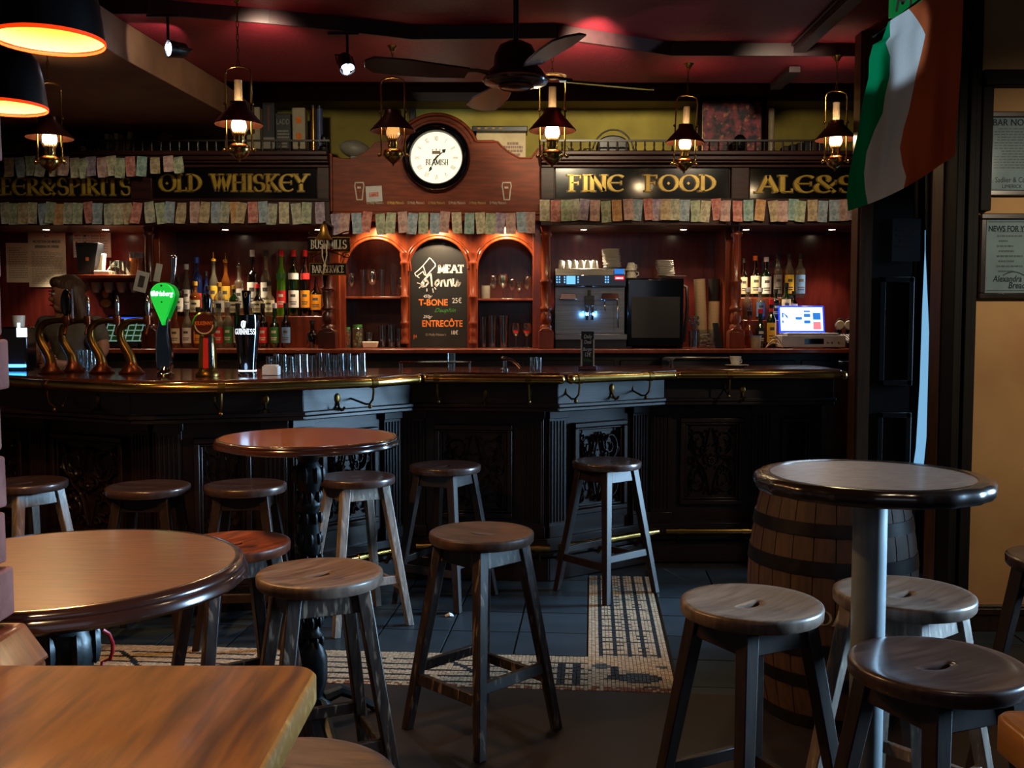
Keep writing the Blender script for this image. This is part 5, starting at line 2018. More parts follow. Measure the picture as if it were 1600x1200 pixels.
for px, pt, wd, gl, lab, cap, lb, shp in [(1171, 486, 15, 'glass_amber', None, 'cap_black', 'squat gold bottle low beside the column foot', 'squat'), (1188, 483, 15, 'glass_green', 'lab_black', 'cap_red', 'green bottle with red cap in front of the plastic tub', 'squat'),
                                          (1205, 468, 15, 'glass_green', 'lab_yellow', 'cap_red', 'green bottle with a big yellow label and red neck', 'std')]:
    bottle(px, pt, 540, 6.96, wd, gl, lab, cap, lb, gR, shp, zb=CZ, labspan=(.12, .56), lab2='lab_red' if px == 1205 else None)


# ================================================================== GLASSES
def tumbler(r0, r1, h):
    m = MB()
    m.lathe([(0, 0), (r0, 0), (r1, h), (r1 - .002, h), (r0 - .002, .008), (0, .008)], 14)
    return m


def stemglass(rb, h):
    m = MB()
    m.lathe([(0, 0), (rb * .85, 0), (rb * .8, .003), (.004, .006), (.003, h * .42), (rb * .5, h * .47), (rb, h * .68), (rb * .92, h * .85), (rb * .74, h), (rb * .72, h), (rb * .88, h * .84), (rb * .95, h * .68), (rb * .45, h * .5), (0, h * .46)], 14)
    return m


gmesh = {}


def put_glass(kind, px, py, y, hpx, wpx, label, group, zb=None, mat_='glass_clear', flip=False, cat='glass', name='glass_tumbler'):
    zb = Z(py, y) if zb is None else zb
    h = hpx * y / FPX
    r = wpx * y / FPX / 2
    key = (kind, round(h, 3), round(r, 3), mat_)
    if key not in gmesh:
        m = tumbler(r * .8, r, h) if kind == 't' else stemglass(r, h)
        o_ = m.build(name, mat_, sharp=50)
        gmesh[key] = o_.data
    else:
        o_ = bpy.data.objects.new(name, gmesh[key])
        C.objects.link(o_)
    o_.location = (X(px, y, py), y, zb + (h if flip else 0))
    if flip:
        o_.rotation_euler.x = PI
    return tag(o_, label, cat, group)


# left niche
ZNL, ZNR = Z(463, YA), Z(466, YA)
for i, (k, px, h, w_) in enumerate([('s', 549, 36, 13), ('t', 568, 42, 11), ('s', 582, 42, 20), ('t', 597, 42, 11), ('t', 615, 36, 12), ('s', 626, 30, 12)]):
    put_glass(k, px, 463, 7.08 + .03 * (i % 2), h, w_, f'{"stemmed" if k == "s" else "tall"} glass, {nth(i)} from the left on the shelf of the arch beside the signs', 'glasses on the shelf of the arch beside the signs', ZNL, name='wine_glass' if k == 's' else 'glass_tumbler')
for i, (px, h, w_) in enumerate([(577, 24, 16), (598, 34, 14), (612, 36, 15), (624, 30, 12)]):
    put_glass('t', px, 543, 7.10, h, w_, f'plain glass, {nth(i)} from the left in the bottom of the arch beside the signs', 'glasses in the bottom of the arch beside the signs', CZ)
# right niche
m = MB()
m.lathe([(0, 0), (.034, 0), (.036, .09), (.033, .09), (.031, .008), (0, .008)], 16)
t = thing('mug', (X(758, 7.06, 470), 7.06, ZNR), 'pale stoneware mug on the shelf of the arch beside the coffee machine', 'mug')
m.build('body', 'tin_grey', parent=t)
m = MB()
m.tube([(0, .034, .075), (0, .055, .07), (0, .06, .045), (0, .052, .022), (0, .034, .02)], .005, n=8)
m.build('handle', 'tin_grey', parent=t)
for i, (px, h, w_) in enumerate([(771, 36, 13), (786, 38, 18), (800, 30, 11), (811, 26, 10), (824, 34, 13)]):
    put_glass('s', px, 466, 7.08, h, w_, f'stemmed glass, {nth(i)} from the left on the shelf of the arch beside the coffee machine', 'stemmed glasses on the shelf of the arch beside the coffee machine', ZNR, name='wine_glass')
for i, (px, h, w_) in enumerate([(755, 48, 13), (769, 50, 16), (787, 50, 17)]):
    put_glass('t', px, 543, 7.08, h, w_, f'tall beer glass, {nth(i)} from the left below the shelf of the coffee-side arch', 'tall beer glasses', CZ, name='beer_glass')
for i, (px, h, w_) in enumerate([(806, 38, 16), (823, 38, 17)]):
    o_ = put_glass('s', px, 543, 7.06, h, w_, f'{"first" if i == 0 else "second"} bulbous stemmed glass with a red mark beside the tall beer glasses', 'red-marked stemmed glasses', CZ, name='wine_glass')
    m = MB()
    rr = w_ * 7.06 / FPX / 2 * .97
    m.lathe([(rr, .105), (rr * .99, .125)], 6, a0=R(245), a1=R(295))
    m.build('red_mark', 'cap_red', parent=o_, fix=False)
# jars and a white dish
for px, wd, hp, mt, lb in ((543, 11, 32, 'lab_red', 'red and white patterned jar in the bottom of the arch beside the signs'), (559, 17, 36, 'tin_grey', 'glass jar packed with pale green sachets')):
    t = thing('jar', (X(px, 7.04, 530), 7.04, CZ), lb, 'jar')
    r = wd * 7.04 / FPX / 2
    h = hp * 7.04 / FPX
    m = MB()
    m.lathe([(0, 0), (r, 0), (r, h * .82), (r * .8, h * .88), (0, h * .88)], 16)
    m.build('body', 'glass_pale', parent=t)
    m = MB()
    for k in range(14):
        rnd = random.Random(k + px)
        a, q = rnd.uniform(0, 6.28), rnd.uniform(.2, .62) * r
        z = rnd.uniform(.1, .66) * h
        m.ball((q * math.cos(a), q * math.sin(a), z), (r * .3, r * .3, r * .34), 6, 4)
    o_ = m.build('contents', mt, parent=t)
    o_['kind'] = 'stuff'
    m = MB()
    m.lathe([(0, h * .88), (r * .86, h * .88), (r * .86, h), (0, h)], 16)
    m.build('lid', 'lab_green' if px > 540 else 'lab_red', parent=t)
t = thing('dish', (X(579, 6.99, 538), 6.99, CZ), 'white rectangular dish at the foot of the arch', 'dish')
m = MB()
m.hexa([(-.048, -.03, 0), (.048, -.03, 0), (.048, .03, 0), (-.048, .03, 0)], [(-.056, -.036, .044), (.056, -.036, .044), (.056, .036, .044), (-.056, .036, .044)])
m.build('body', 'porcelain', parent=t, bevel=.006)

# ================================================================== COFFEE CORNER
YM = 6.90
t = thing('coffee_machine', (X(921, YM, 480), YM + .16, CZ), 'wide steel coffee machine with blue lit panel between arch and black oven', 'coffee machine')
ox, oy = t.location.x, t.location.y


def lx(px):
    return X(px, YM, 480) - ox


def lz(py):
    return Z(py, YM) - CZ


fy = YM - oy
m = MB()
m.box(lx(868), lx(978), fy + .06, fy + .28, .02, lz(425))
m.hexa([(lx(868), fy + .01, lz(448)), (lx(978), fy + .01, lz(448)), (lx(978), fy + .28, lz(448)), (lx(868), fy + .28, lz(448))], [(lx(868), fy + .03, lz(419)), (lx(978), fy + .03, lz(419)), (lx(978), fy + .28, lz(419)), (lx(868), fy + .28, lz(419))])
m.build('body', 'steel', parent=t, bevel=.005)
m = MB()
m.box(lx(868), lx(978), fy + .002, fy + .03, lz(447), lz(430))
pn = m.build('control_panel', 'black_gloss', parent=t, bevel=.003)
m = MB()
m.quads([[(lx(885), lz(444)), (lx(899), lz(444)), (lx(899), lz(431)), (lx(885), lz(431))]], (0, fy + .0012, 0), UX, UZ)
m.build('display', 'led_cyan', parent=pn, fix=False)
m = MB()
for px in (869, 873, 881, 902, 945, 949):
    for k in range(3):
        m.quads([[(lx(px), lz(442 - k * 4)), (lx(px + 2.2), lz(442 - k * 4)), (lx(px + 2.2), lz(439.6 - k * 4)), (lx(px), lz(439.6 - k * 4))]], (0, fy + .0012, 0), UX, UZ)
m.build('button', 'led_cyan', parent=pn, smooth=False, fix=False)
m = MB()
m.quads([[(lx(960), lz(428)), (lx(975), lz(428)), (lx(975), lz(420)), (lx(960), lz(420))]], (0, fy + .008, 0), UX, UZ)
m.build('badge', 'screen_blue', parent=t, fix=False)
m = MB()
m.quads([[(lx(960), lz(437)), (lx(975), lz(437)), (lx(975), lz(431)), (lx(960), lz(431))]], (0, fy + .0012, 0), UX, UZ)
bdg = m.build('badge', 'led_red', parent=pn, fix=False)
text('lettering', 'saeco', ((lx(960) + lx(975)) / 2, fy + .0008, lz(434)), .026, 'lit_white', parent=bdg, sx=.9)
m = MB()
m.box(lx(868), lx(976), fy + .045, fy + .065, lz(520), lz(450))
m.build('splash_plate', 'steel', parent=t)
for pa, pb in ((874, 902), (938, 968)):
    m = MB()
    m.hexa([(lx(pa), fy - .02, lz(468)), (lx(pb), fy - .02, lz(468)), (lx(pb), fy + .06, lz(468)), (lx(pa), fy + .06, lz(468))], [(lx(pa + 3), fy, lz(458)), (lx(pb - 3), fy, lz(458)), (lx(pb - 3), fy + .06, lz(458)), (lx(pa + 3), fy + .06, lz(458))])
    m.build('group_head', 'chrome', parent=t, bevel=.004)
m = MB()
m.box(lx(914), lx(928), fy - .03, fy + .06, lz(478), lz(462))
m.box(lx(918.5), lx(923), fy - .02, fy, lz(462), lz(452))
m.build('spout_block', 'steel_dark', parent=t, bevel=.003)
for px in (917, 925):
    m = MB()
    m.lathe([(.010, lz(500)), (.012, lz(482)), (.012, lz(478)), (0, lz(478))], 10, (lx(px), fy - .012, 0))
    m.build('spout', 'chrome', parent=t)
for px in (911, 931):
    m = MB()
    m.ball((lx(px), fy - .005, lz(488)), .008, 8, 6)
    m.build('work_light', 'led_blue', parent=t)
    light('machine_light', 'POINT', (ox + lx(px), oy + fy - .03, CZ + lz(491)), .22, (.15, .45, 1.0), shadow_soft_size=.01)
for px in (945, 965):
    m = MB()
    m.tube([(lx(px), fy + .02, lz(468)), (lx(px), fy, lz(474)), (lx(px + 1), fy - .005, lz(486 if px == 945 else 512))], .0045, n=8)
    m.build('steam_wand', 'chrome', parent=t)
m = MB()
m.box(lx(867), lx(979), fy - .05, fy + .28, lz(531), lz(522))
m.build('drip_tray', 'steel', parent=t, bevel=.004)
m = MB()
m.box(lx(868), lx(978), fy - .03, fy + .28, .0, lz(531))
m.build('base', 'black_plastic', parent=t)

# cups and saucers on the machine
def cup(label, group, loc_, flip=True, r=.034, h=.055, rz=0.0):
    t_ = thing('cup', loc_, label, 'cup', group)
    m_ = MB()
    pr = [(0, 0), (r * .55, 0), (r * .6, .004), (r * .86, h * .5), (r, h), (r * .95, h), (r * .8, h * .5), (r * .5, .008), (0, .008)]
    if flip:
        pr = [(a, h - b_) for a, b_ in pr]
    m_.lathe(pr, 14)
    m_.build('body', 'porcelain', parent=t_, sharp=60)
    m_ = MB()
    zz_ = [.2, .3, .6, .78]
    if flip:
        zz_ = [1 - v for v in zz_]
    m_.tube([(r * .75, 0, h * zz_[0]), (r * 1.3, 0, h * zz_[1]), (r * 1.35, 0, h * zz_[2]), (r * .9, 0, h * zz_[3])], .004, n=6)
    m_.build('handle', 'porcelain', parent=t_)
    t_.rotation_euler.z = rz
    return t_


zt_ = CZ + lz(419)
k = 0
cp0 = None
for row_, yy in ((0, YM + .09), (1, YM + .19)):
    for i in range(6):
        px = 876 + i * 10.4 + row_ * 3
        lb = f'upturned white cup, {nth(i)} from the left in the {"front" if row_ == 0 else "rear"} row on the machine'
        cup(lb, 'cups on the coffee machine', (X(px, yy, 410), yy, zt_), r=.023, h=.062, rz=PI / 2 + .2 * (i % 3 - 1))


def saucers(n, px, y, zb, r, dz, what, group, jitter=.003, name='saucer'):
    me = None
    for i in range(n):
        if me is None:
            m_ = MB()
            m_.lathe([(0, 0), (r * .5, 0), (r * .55, .003), (r, dz * 1.6), (r * .98, dz * 1.75), (r * .5, .006), (0, .006)], 18)
            o1 = m_.build(name, 'porcelain', sharp=50)
            me = o1.data
        else:
            o1 = bpy.data.objects.new(name, me)
            C.objects.link(o1)
        o1.location = (X(px, y, 410) + random.uniform(-jitter, jitter) - .0012 * i, y + random.uniform(-jitter, jitter), zb + dz * i)
        tag(o1, f'white {name}, {nth(i)} from the bottom of the {what}', name, group)


saucers(14, 957, YM + .13, zt_, .066, .0095, 'tall stack on the coffee machine', 'saucers stacked on the coffee machine')
saucers(9, 1041, 7.02, Z(434, 6.98), .062, .0125, 'stack on the black oven', 'plates stacked on the black oven', name='plate')
m = MB()
m.lathe([(0, 0), (.05, 0), (.07, .008), (.072, .012), (.05, .006), (0, .006)], 20)
tag(m.build('saucer', 'porcelain', loc=(X(1057, 6.96, 428), 6.97, Z(434, 6.98))), 'single white saucer beside the stack on the black oven', 'saucer')
for k in range(2):
    cup(f'white cup, {"lower" if k == 0 else "upper"} of the two stacked at the corner of the black oven', 'stacked cups beside the machine', (X(986, 7.02, 425), 7.02, Z(434, 6.98) + .052 * k), r=.040, h=.056, rz=.6 * k)
m = MB()
# black oven
t = thing('oven', (X(1025, 6.93, 480), 7.08, CZ), 'glossy black counter oven with dark glass door beside the coffee machine', 'oven')
ox, oy = t.location.x, t.location.y
xa, xb_ = X(980, 6.93, 490) - ox, X(1069, 6.93, 490) - ox
hz = Z(434.5, 6.93) - CZ
m = MB()
m.box(xa, xb_, -.13, .20, .012, hz)
m.build('body', 'black_plastic', parent=t, bevel=.008)
m = MB()
m.box(xa + .004, xb_ - .004, -.15, -.131, .02, hz - .006)
d_ = m.build('door', 'black_gloss', parent=t, bevel=.006)
m = MB()
m.box(xa + .03, xb_ - .03, -.154, -.150, .07, hz - .13)
m.build('door_window', 'steel_dark', parent=d_, bevel=.002)
M['oven_glass'] = mk('oven_glass', '#3a3836', '#34322f', rough=.35, scale=5)
d_.children[0].data.materials[0] = M['oven_glass']
m = MB()
m.tube([(xb_ + .004, -.06, hz - .05), (xb_ + .03, -.07, hz - .06), (xb_ + .036, -.07, hz - .2), (xb_ + .02, -.065, .1), (xb_ + .012, -.06, .04)], .012, n=8)
m.build('handle', 'steel_dark', parent=t)
for s_ in (-1, 1):
    m = MB()
    m.box((xa if s_ < 0 else xb_ - .04), (xa + .04 if s_ < 0 else xb_), -.1, .15, 0, .012)
    m.build('foot', 'black_plastic', parent=t)
# stacks of paper cups
for px, col, n_, lb in ((1097, 'cup_beige', 18, 'leaning tall stack'), (1115, 'cup_beige', 18, 'upright stack')):
    y = 7.05
    zb = CZ
    me = None
    for i in range(n_):
        m = MB()
        if me is None:
            m.lathe([(0, 0), (.030, 0), (.042, .10), (.040, .10), (.028, .004), (0, .004)], 14)
            o_ = m.build('paper_cup', col)
            me = o_.data
        else:
            o_ = bpy.data.objects.new('paper_cup', me)
            C.objects.link(o_)
        tilt = -.05 if px == 1097 else 0
        o_.location = (X(px, y, 540) + (i * .0225) * tilt, y, zb + .002 + i * .0225)
        o_.rotation_euler.y = tilt
        if px == 1115 and i > 10:
            if i == 11:
                me2 = me.copy()
                me2.materials[0] = M['lab_black']
            o_.data = me2
        tag(o_, f'{"black" if px == 1115 and i > 10 else "beige"} paper cup, {nth(i)} from the bottom of the {lb} beside the turned column', 'paper cup', 'stacked paper cups')
# spoon jar, straw tub, folder
t = thing('spoon_jar', (X(1084, 6.93, 540), 6.93, CZ), 'glass jar full of spoons beside the oven handle', 'jar')
m = MB()
m.lathe([(0, 0), (.034, 0), (.038, .12), (.036, .12), (.032, .006), (0, .006)], 16)
m.build('jar', 'glass_clear', parent=t)
for k in range(9):
    m = MB()
    a = k * .7
    p1 = Vector((.03 * math.cos(a), .03 * math.sin(a), .17 + .02 * (k % 3)))
    m.tube([(-.015 * math.cos(a), -.015 * math.sin(a), .01), p1], .0025, n=6)
    m.ball(p1, (.009, .006, .014), 8, 5)
    m.build('spoon', 'chrome', parent=t)
t = thing('straw_tub', (X(1103, 6.95, 540), 6.95, CZ), 'clear plastic tub of wrapped sachets below the paper cups', 'tub')
m = MB()
m.hexa([(-.05, -.04, 0), (.05, -.04, 0), (.05, .04, 0), (-.05, .04, 0)], [(-.056, -.045, .13), (.056, -.045, .13), (.056, .045, .13), (-.056, .045, .13)])
m.build('tub', 'glass_clear', parent=t)
for k in range(10):
    rnd = random.Random(k)
    m = MB()
    x, y, z = rnd.uniform(-.03, .03), rnd.uniform(-.02, .02), .012 + .009 * k
    m.box(x - .02, x + .02, y - .014, y + .014, z, z + .006)
    m.build('sachet', 'lab_white' if k % 2 else 'lab_cream', parent=t)
m = MB()
xa = X(1118, 6.90, 530)
m.hexa([(xa, 6.88, CZ), (xa + .05, 6.88, CZ), (xa + .05, 6.92, CZ), (xa, 6.92, CZ)], [(xa - .02, 6.90, CZ + .175), (xa + .018, 6.90, CZ + .175), (xa + .018, 6.925, CZ + .175), (xa - .02, 6.925, CZ + .175)])
tag(m.build('card_holder', 'black_plastic', bevel=.003), 'leaning black card holder beside the foot of the turned column', 'holder')

# ================================================================== LAPTOP CORNER
t = thing('audio_player', (X(1271, 6.78, 535), 6.90, CZ), 'flat silver disc player under the laptop', 'player')
ox = t.location.x
xa, xb_ = X(1222, 6.78, 535) - ox, X(1321, 6.78, 535) - ox
hp = Z(524, 6.78) - CZ
m = MB()
m.box(xa, xb_, -.12, .15, .008, hp - .0006)
m.build('body', 'grey_plastic', parent=t, bevel=.004)
m = MB()
m.box(X(1257, 6.78, 535) - ox, X(1287, 6.78, 535) - ox, -.1225, -.12, hp * .35, hp * .75)
m.build('display', 'black_gloss', parent=t)
for px in (1293, 1300, 1310):
    m = MB()
    m.lathe([(0, -.124), (.006, -.124), (.006, -.12), (0, -.12)], 10, (X(px, 6.78, 535) - ox, 0, hp * .45), axis='y')
    m.build('button', 'steel', parent=t)
for s_ in (-1, 1):
    m = MB()
    m.box(s_ * .16 - .02, s_ * .16 + .02, -.1, .12, 0, .009)
    m.build('foot', 'black_plastic', parent=t)
t = thing('laptop', (X(1267, 6.82, 522), 6.89, CZ + hp), 'open laptop with bright screen standing on the disc player', 'laptop')
ox = t.location.x
hw = (X(1303, 6.95, 500) - X(1231, 6.95, 500)) / 2
m = MB()
m.box(-hw - .01, hw + .02, -.11, .10, 0, .016)
m.build('keyboard_base', 'grey_plastic', parent=t, bevel=.004)
m = MB()
m.box(-hw + .02, hw - .02, -.06, .06, .0162, .018)
m.build('keys', 'black_plastic', parent=t)
zs0, zs1 = .018, Z(478, 7.0) - CZ - hp
A = Matrix.Translation((-.01, .10, .016)) @ Matrix.Rotation(R(-12), 4, 'X')
hs = zs1 - .01
m = MB()
m.M = A
m.box(-hw, hw, 0, .012, 0, hs)
lid = m.build('lid', 'screen_navy', parent=t, bevel=.004)
m = MB()
m.M = A
m.box(-hw + .012, hw - .012, -.0015, 0, .014, hs - .012)
sc_ = m.build('screen', 'screen_white', parent=lid)
m = MB()
m.M = A
for (xa, xb_, za, zb_) in ((.10, .15, .56, .74), (.10, .15, .36, .46), (.52, .72, .48, .58), (.78, .98, .76, .82), (.78, .98, .58, .70), (.78, .98, .34, .46), (1.06, 1.30, .48, .74)):
    k_ = (2 * hw) / 1.42
    m.quads([[(-hw + xa * k_, za * hs), (-hw + xb_ * k_, za * hs), (-hw + xb_ * k_, zb_ * hs), (-hw + xa * k_, zb_ * hs)]], (0, -.002, 0), UX, UZ)
m.add([(-hw + .12 * k_, -.002, .76 * hs), (-hw + .28 * k_, -.002, .5 * hs), (-hw + .28 * k_, -.002, .62 * hs)], [(0, 1, 2)])
m.build('screen_picture', 'screen_blue', parent=sc_, smooth=False, fix=False)
m = MB()
m.M = A
m.quads([[(-hw + 1.06 * k_, .12 * hs), (-hw + 1.30 * k_, .12 * hs), (-hw + 1.30 * k_, .4 * hs), (-hw + 1.06 * k_, .4 * hs)]], (0, -.002, 0), UX, UZ)
m.build('screen_picture', 'screen_pink', parent=sc_, smooth=False, fix=False)
light('laptop_glow', 'AREA', (ox, 6.92, CZ + hp + .1), .5, (.6, .8, 1.0), (ox, 5.0, 1.35), shape='RECTANGLE', size=.3, size_y=.18)
# headphones, mixer, cables, tub
for k, px in enumerate((1317, 1331)):
    t = thing('headphones' if k == 0 else 'headphones', (X(px - 2, 7.05, 510), 7.12, CZ), f'{"pale" if k == 0 else "darker"} round ear cup of headphones lying beside the laptop', 'headphones', 'headphones beside the laptop')
    m = MB()
    m.lathe([(.0, -.012), (.028, -.012), (.034, -.004), (.034, .008), (0, .008)], 18, (0, -.03, .16), axis='y')
    m.build('ear_cup', 'tin_cream', parent=t)
    m = MB()
    m.tube([(.03 * math.cos(a), -.03, .16 + .045 * math.sin(a)) for a in [i * PI / 10 for i in range(11)]], .005, n=8)
    m.build('headband', 'black_plastic', parent=t)
    m = MB()
    m.box(-.02, .02, -.02, .02, 0, .13)
    m.build('stand', 'black_plastic', parent=t, bevel=.004)
t = thing('mixer', (X(1330, 6.92, 535), 6.94, CZ), 'small black mixing desk with rows of pale sliders beside the disc player', 'mixer')
m = MB()
m.hexa([(-.05, -.09, 0), (.07, -.09, 0), (.07, .12, 0), (-.05, .12, 0)], [(-.05, -.09, .04), (.07, -.09, .04), (.07, .12, .095), (-.05, .12, .095)])
m.build('body', 'black_plastic', parent=t, bevel=.004)
for i in range(5):
    m = MB()
    m.hexa([(-.04 + .02 * i, -.07, .045), (-.03 + .02 * i, -.07, .045), (-.03 + .02 * i, .10, .09), (-.04 + .02 * i, .10, .09)], [(-.04 + .02 * i, -.07, .052), (-.03 + .02 * i, -.07, .052), (-.03 + .02 * i, .10, .097), (-.04 + .02 * i, .10, .097)])
    m.build('slider', 'grey_plastic', parent=t)
for k in range(3):
    m = MB()
    pts = []
    for i in range(15):
        u = i / 14
        pts.append((X(1190 + 25 * u + 1.5 * k, 6.86, 535), 6.74 + .015 * k + .008 * math.sin(u * 5 + k), CZ + .008 + .075 * math.sin(u * PI) * (.4 + .3 * k)))
    m.tube(pts, .0035, n=6)
    tag(m.build('cable', 'rope' if k < 2 else 'cable_grey'), ['lowest', 'middle', 'highest'][k] + ' loop of pale cable between the plastic tub and the disc player', 'cable', 'cables beside the disc player')
t = thing('plastic_tub', (X(1181, 6.84, 535), 6.84, CZ), 'pinkish plastic tub with blue rim at the foot of the turned column', 'tub')
m = MB()
m.lathe([(0, 0), (.032, 0), (.036, .085), (.033, .085), (.030, .006), (0, .006)], 18)
m.build('body', 'tin_cream', parent=t)
m = MB()
m.lathe([(.033, .08), (.039, .08), (.039, .088), (.033, .088)], 18)
m.build('rim', 'lab_blue', parent=t)

# ================================================================== TILL BAY
def paper(name, px0, px1, py0, py1, y, mat_, label, cat, tilt=0.0):
    p = P((px0 + px1) / 2, (py0 + py1) / 2, y)
    w_ = (px1 - px0) * y / FPX
    h_ = (py1 - py0) * y / FPX
    t_ = thing(name, p, label, cat)
    m_ = MB()
    m_.box(-w_ / 2, w_ / 2, -.002, 0, -h_ / 2, h_ / 2)
    m_.build('sheet', mat_, parent=t_, smooth=False)
    t_.rotation_euler.y = tilt
    return t_, w_, h_


def printed(t_, qs, o, mat_='ink_pale', name='print'):
    m_ = MB()
    m_.quads(qs, o, UX, UZ)
    return m_.build(name, mat_, parent=t_, smooth=False, fix=False)


t, w_, h_ = paper('notice', 10, 47, 380, 441, YP - .002, 'paper', 'smaller pale notice on the till bay panel, beside the pier', 'notice')
printed(t, lines(w_ * .8, h_ * .8, 14, 3, .5), (-w_ * .4, -.0025, -h_ * .4))
t, w_, h_ = paper('notice', 45, 103, 364, 448, YP - .005, 'paper', 'large cream notice with two bold lines above the bartender', 'notice')
text('lettering', 'PROTECTION DES MINEURS', (0, -.0025, h_ * .33), .026, 'ink', parent=t, sx=.62, bold=.0008)
text('lettering', "REPRESSION DE L'IVRESSE", (0, -.0025, h_ * .24), .026, 'ink', parent=t, sx=.60, bold=.0008)
printed(t, lines(w_ * .84, h_ * .62, 20, 4, .45), (-w_ * .42, -.0025, -h_ * .45))
m = MB()
m.quads([[(-.014, 0), (-.004, 0), (-.004, .009), (-.014, .009)]], (0, -.0025, h_ * .42), UX, UZ)
m.build('emblem', 'cap_blue', parent=t, fix=False)
m = MB()
m.quads([[(.004, 0), (.014, 0), (.014, .009), (.004, .009)]], (0, -.0025, h_ * .42), UX, UZ)
m.build('emblem', 'cap_red', parent=t, fix=False)
t, w_, h_ = paper('wall_calendar', 115, 173, 357, 402, YP - .002, 'paper_white', 'wall calendar with red, green and yellow headings behind the black box', 'calendar')
for k, c_ in enumerate(('lab_red', 'lab_green', 'lab_yellow', 'lab_green')):
    x0 = -w_ / 2 + .01 + k * (w_ - .02) / 4
    printed(t, [[(0, 0), ((w_ - .02) / 4 - .006, 0), ((w_ - .02) / 4 - .006, .018), (0, .018)]], (x0, -.0025, h_ * .36), c_, 'heading')
    printed(t, lines((w_ - .02) / 4 - .012, h_ * .7, 8, k, .4), (x0, -.0025, -h_ * .42))
    printed(t, [[(0, 0), (.002, 0), (.002, h_ * .9), (0, h_ * .9)]], (x0 - .004, -.0025, -h_ * .46), 'ink')
    if k < 2:
        printed(t, [[(0, 0), (.016, 0), (.016, .016), (0, .016)], [(0, -.05), (.016, -.05), (.016, -.034), (0, -.034)]], (x0 + .004, -.0026, h_ * .2), c_, 'mark')
# things on the side shelf
t = thing('router_box', (X(136, 7.02, 410), 7.05, ZS), 'tapered black box with an orange square on the till shelf', 'box')
ox = t.location.x
xs_ = [X(v, 7.0, 410) - ox for v in (118, 154, 121, 145)]
hb_ = Z(379, 7.0) - ZS
m = MB()
m.hexa([(xs_[2], -.04, 0), (xs_[3], -.04, 0), (xs_[3], .06, 0), (xs_[2], .06, 0)], [(xs_[0], -.05, hb_), (xs_[1], -.05, hb_), (xs_[1], .07, hb_), (xs_[0], .07, hb_)])
m.build('body', 'tin_black', parent=t, bevel=.004)
m = MB()
m.quads([[(0, 0), (.022, 0), (.022, .026), (0, .026)]], (0, -.052, hb_ * .44), UX, UZ)
m.build('emblem', 'chalk_orange', parent=t, fix=False)
t = thing('telephone', (X(160, 6.98, 425), 7.0, ZS), 'white handset leaning in its cradle beside the black box', 'telephone')
m = MB()
m.hexa([(-.05, -.03, 0), (.0, -.03, 0), (.0, .03, 0), (-.05, .03, 0)], [(-.005, -.025, .15), (.018, -.025, .15), (.018, .02, .15), (-.005, .02, .15)])
m.build('handset', 'porcelain', parent=t, bevel=.008)
m = MB()
m.box(-.05, .06, -.05, .05, 0, .03)
m.build('cradle', 'porcelain', parent=t, bevel=.006)
for k in range(4):
    m = MB()
    m.tube([(X(160 + 4 * k, 7.08, 410) + .02 * math.sin(i * .6 + k), 7.08 + .01 * k, ZS + .008 + .07 * math.sin(i / 10 * PI) + .012 * k * math.sin(i / 10 * PI)) if False else (X(160, 7.08, 410) + i * .018, 7.08 + .014 * k, ZS + .006 + (.06 + .014 * k) * math.sin(i / 10 * PI)) for i in range(11)], .003, n=6)
    tag(m.build('cable', 'cable_grey'), f'{nth(k)} dark cable arching behind the glasses on the till shelf', 'cable', 'cables on the till shelf')
for i, px in enumerate((178, 185, 192, 199)):
    put_glass('t', px, 428, 6.99, 22, 12, f'small clear glass, {nth(i)} from the left on the till shelf', 'small glasses on the till shelf', ZS)
for i, px in enumerate((209, 222)):
    o_ = put_glass('t', px, 428, 7.03, 36, 13, f'tall glass with orange drink, {"beside the small glasses" if i == 0 else "against the column"}', 'orange glasses on the till shelf', ZS)
    r = 13 * 7.03 / FPX / 2
    m = MB()
    m.lathe([(0, .008), (r * .74, .008), (r * .9, .12), (0, .12)], 12)
    m.build('drink', 'chalk_orange', parent=o_)
# warm lamp that lights the till shelf from below the entablature
light('shelf_lamp', 'SPOT', (X(185, 6.98, 400), 6.98, Z(362, 6.98)), 42, (1.0, .66, .32), (X(180, 7.05, 428), 7.05, ZS), spot_size=R(80), spot_blend=.8, shadow_soft_size=.02)
# cups hung under the side shelf
for i in range(5):
    px = 130 + i * 20
    cup(f'dark hanging mug, {nth(i)} from the left under the till shelf', 'mugs hanging under the till shelf', (X(px, 7.1, 443), 7.1, ZS - .022 - .095), flip=False, r=.036, h=.07, rz=1.2)
    m = MB()
    m.tube([(0, 0, .02), (.006, 0, .008), (0, 0, 0), (-.008, 0, .006)], .002, n=6)
for o_ in [o_ for o_ in C.objects if o_.get('group') == 'mugs hanging under the till shelf']:
    for c_ in o_.children:
        c_.data = c_.data.copy()
        c_.data.materials[0] = M['tin_grey']
    m = MB()
    m.tube([(.044, 0, .05), (.044, 0, .075), (.044, 0, .0942)], .002, n=6)
    m.build('hook', 'brass_dull', parent=o_)
# small framed portrait in the dark under the shelf
t = thing('framed_picture', P(165, 463, 7.27), 'small dark framed portrait under the till shelf', 'picture')
m = MB()
m.box(-.05, .05, 0, .02, -.075, .075)
m.build('frame', 'door_wood', parent=t, bevel=.006)
m = MB()
m.ball((0, -.001, .02), (.024, .003, .032), 12, 8)
m.ball((0, -.001, -.05), (.04, .003, .03), 12, 8)
m.build('portrait', 'book_tan', parent=t)
t, w_, h_ = paper('card', 572, 597, 291, 315, 6.797, 'paper_white', 'small white card with reddish picture pinned beside the painted glass', 'card', tilt=R(-3))
printed(t, [[(-.035, -.02), (.03, -.02), (.03, .012), (-.035, .012)]], (0, -.0025, 0), 'note_8')
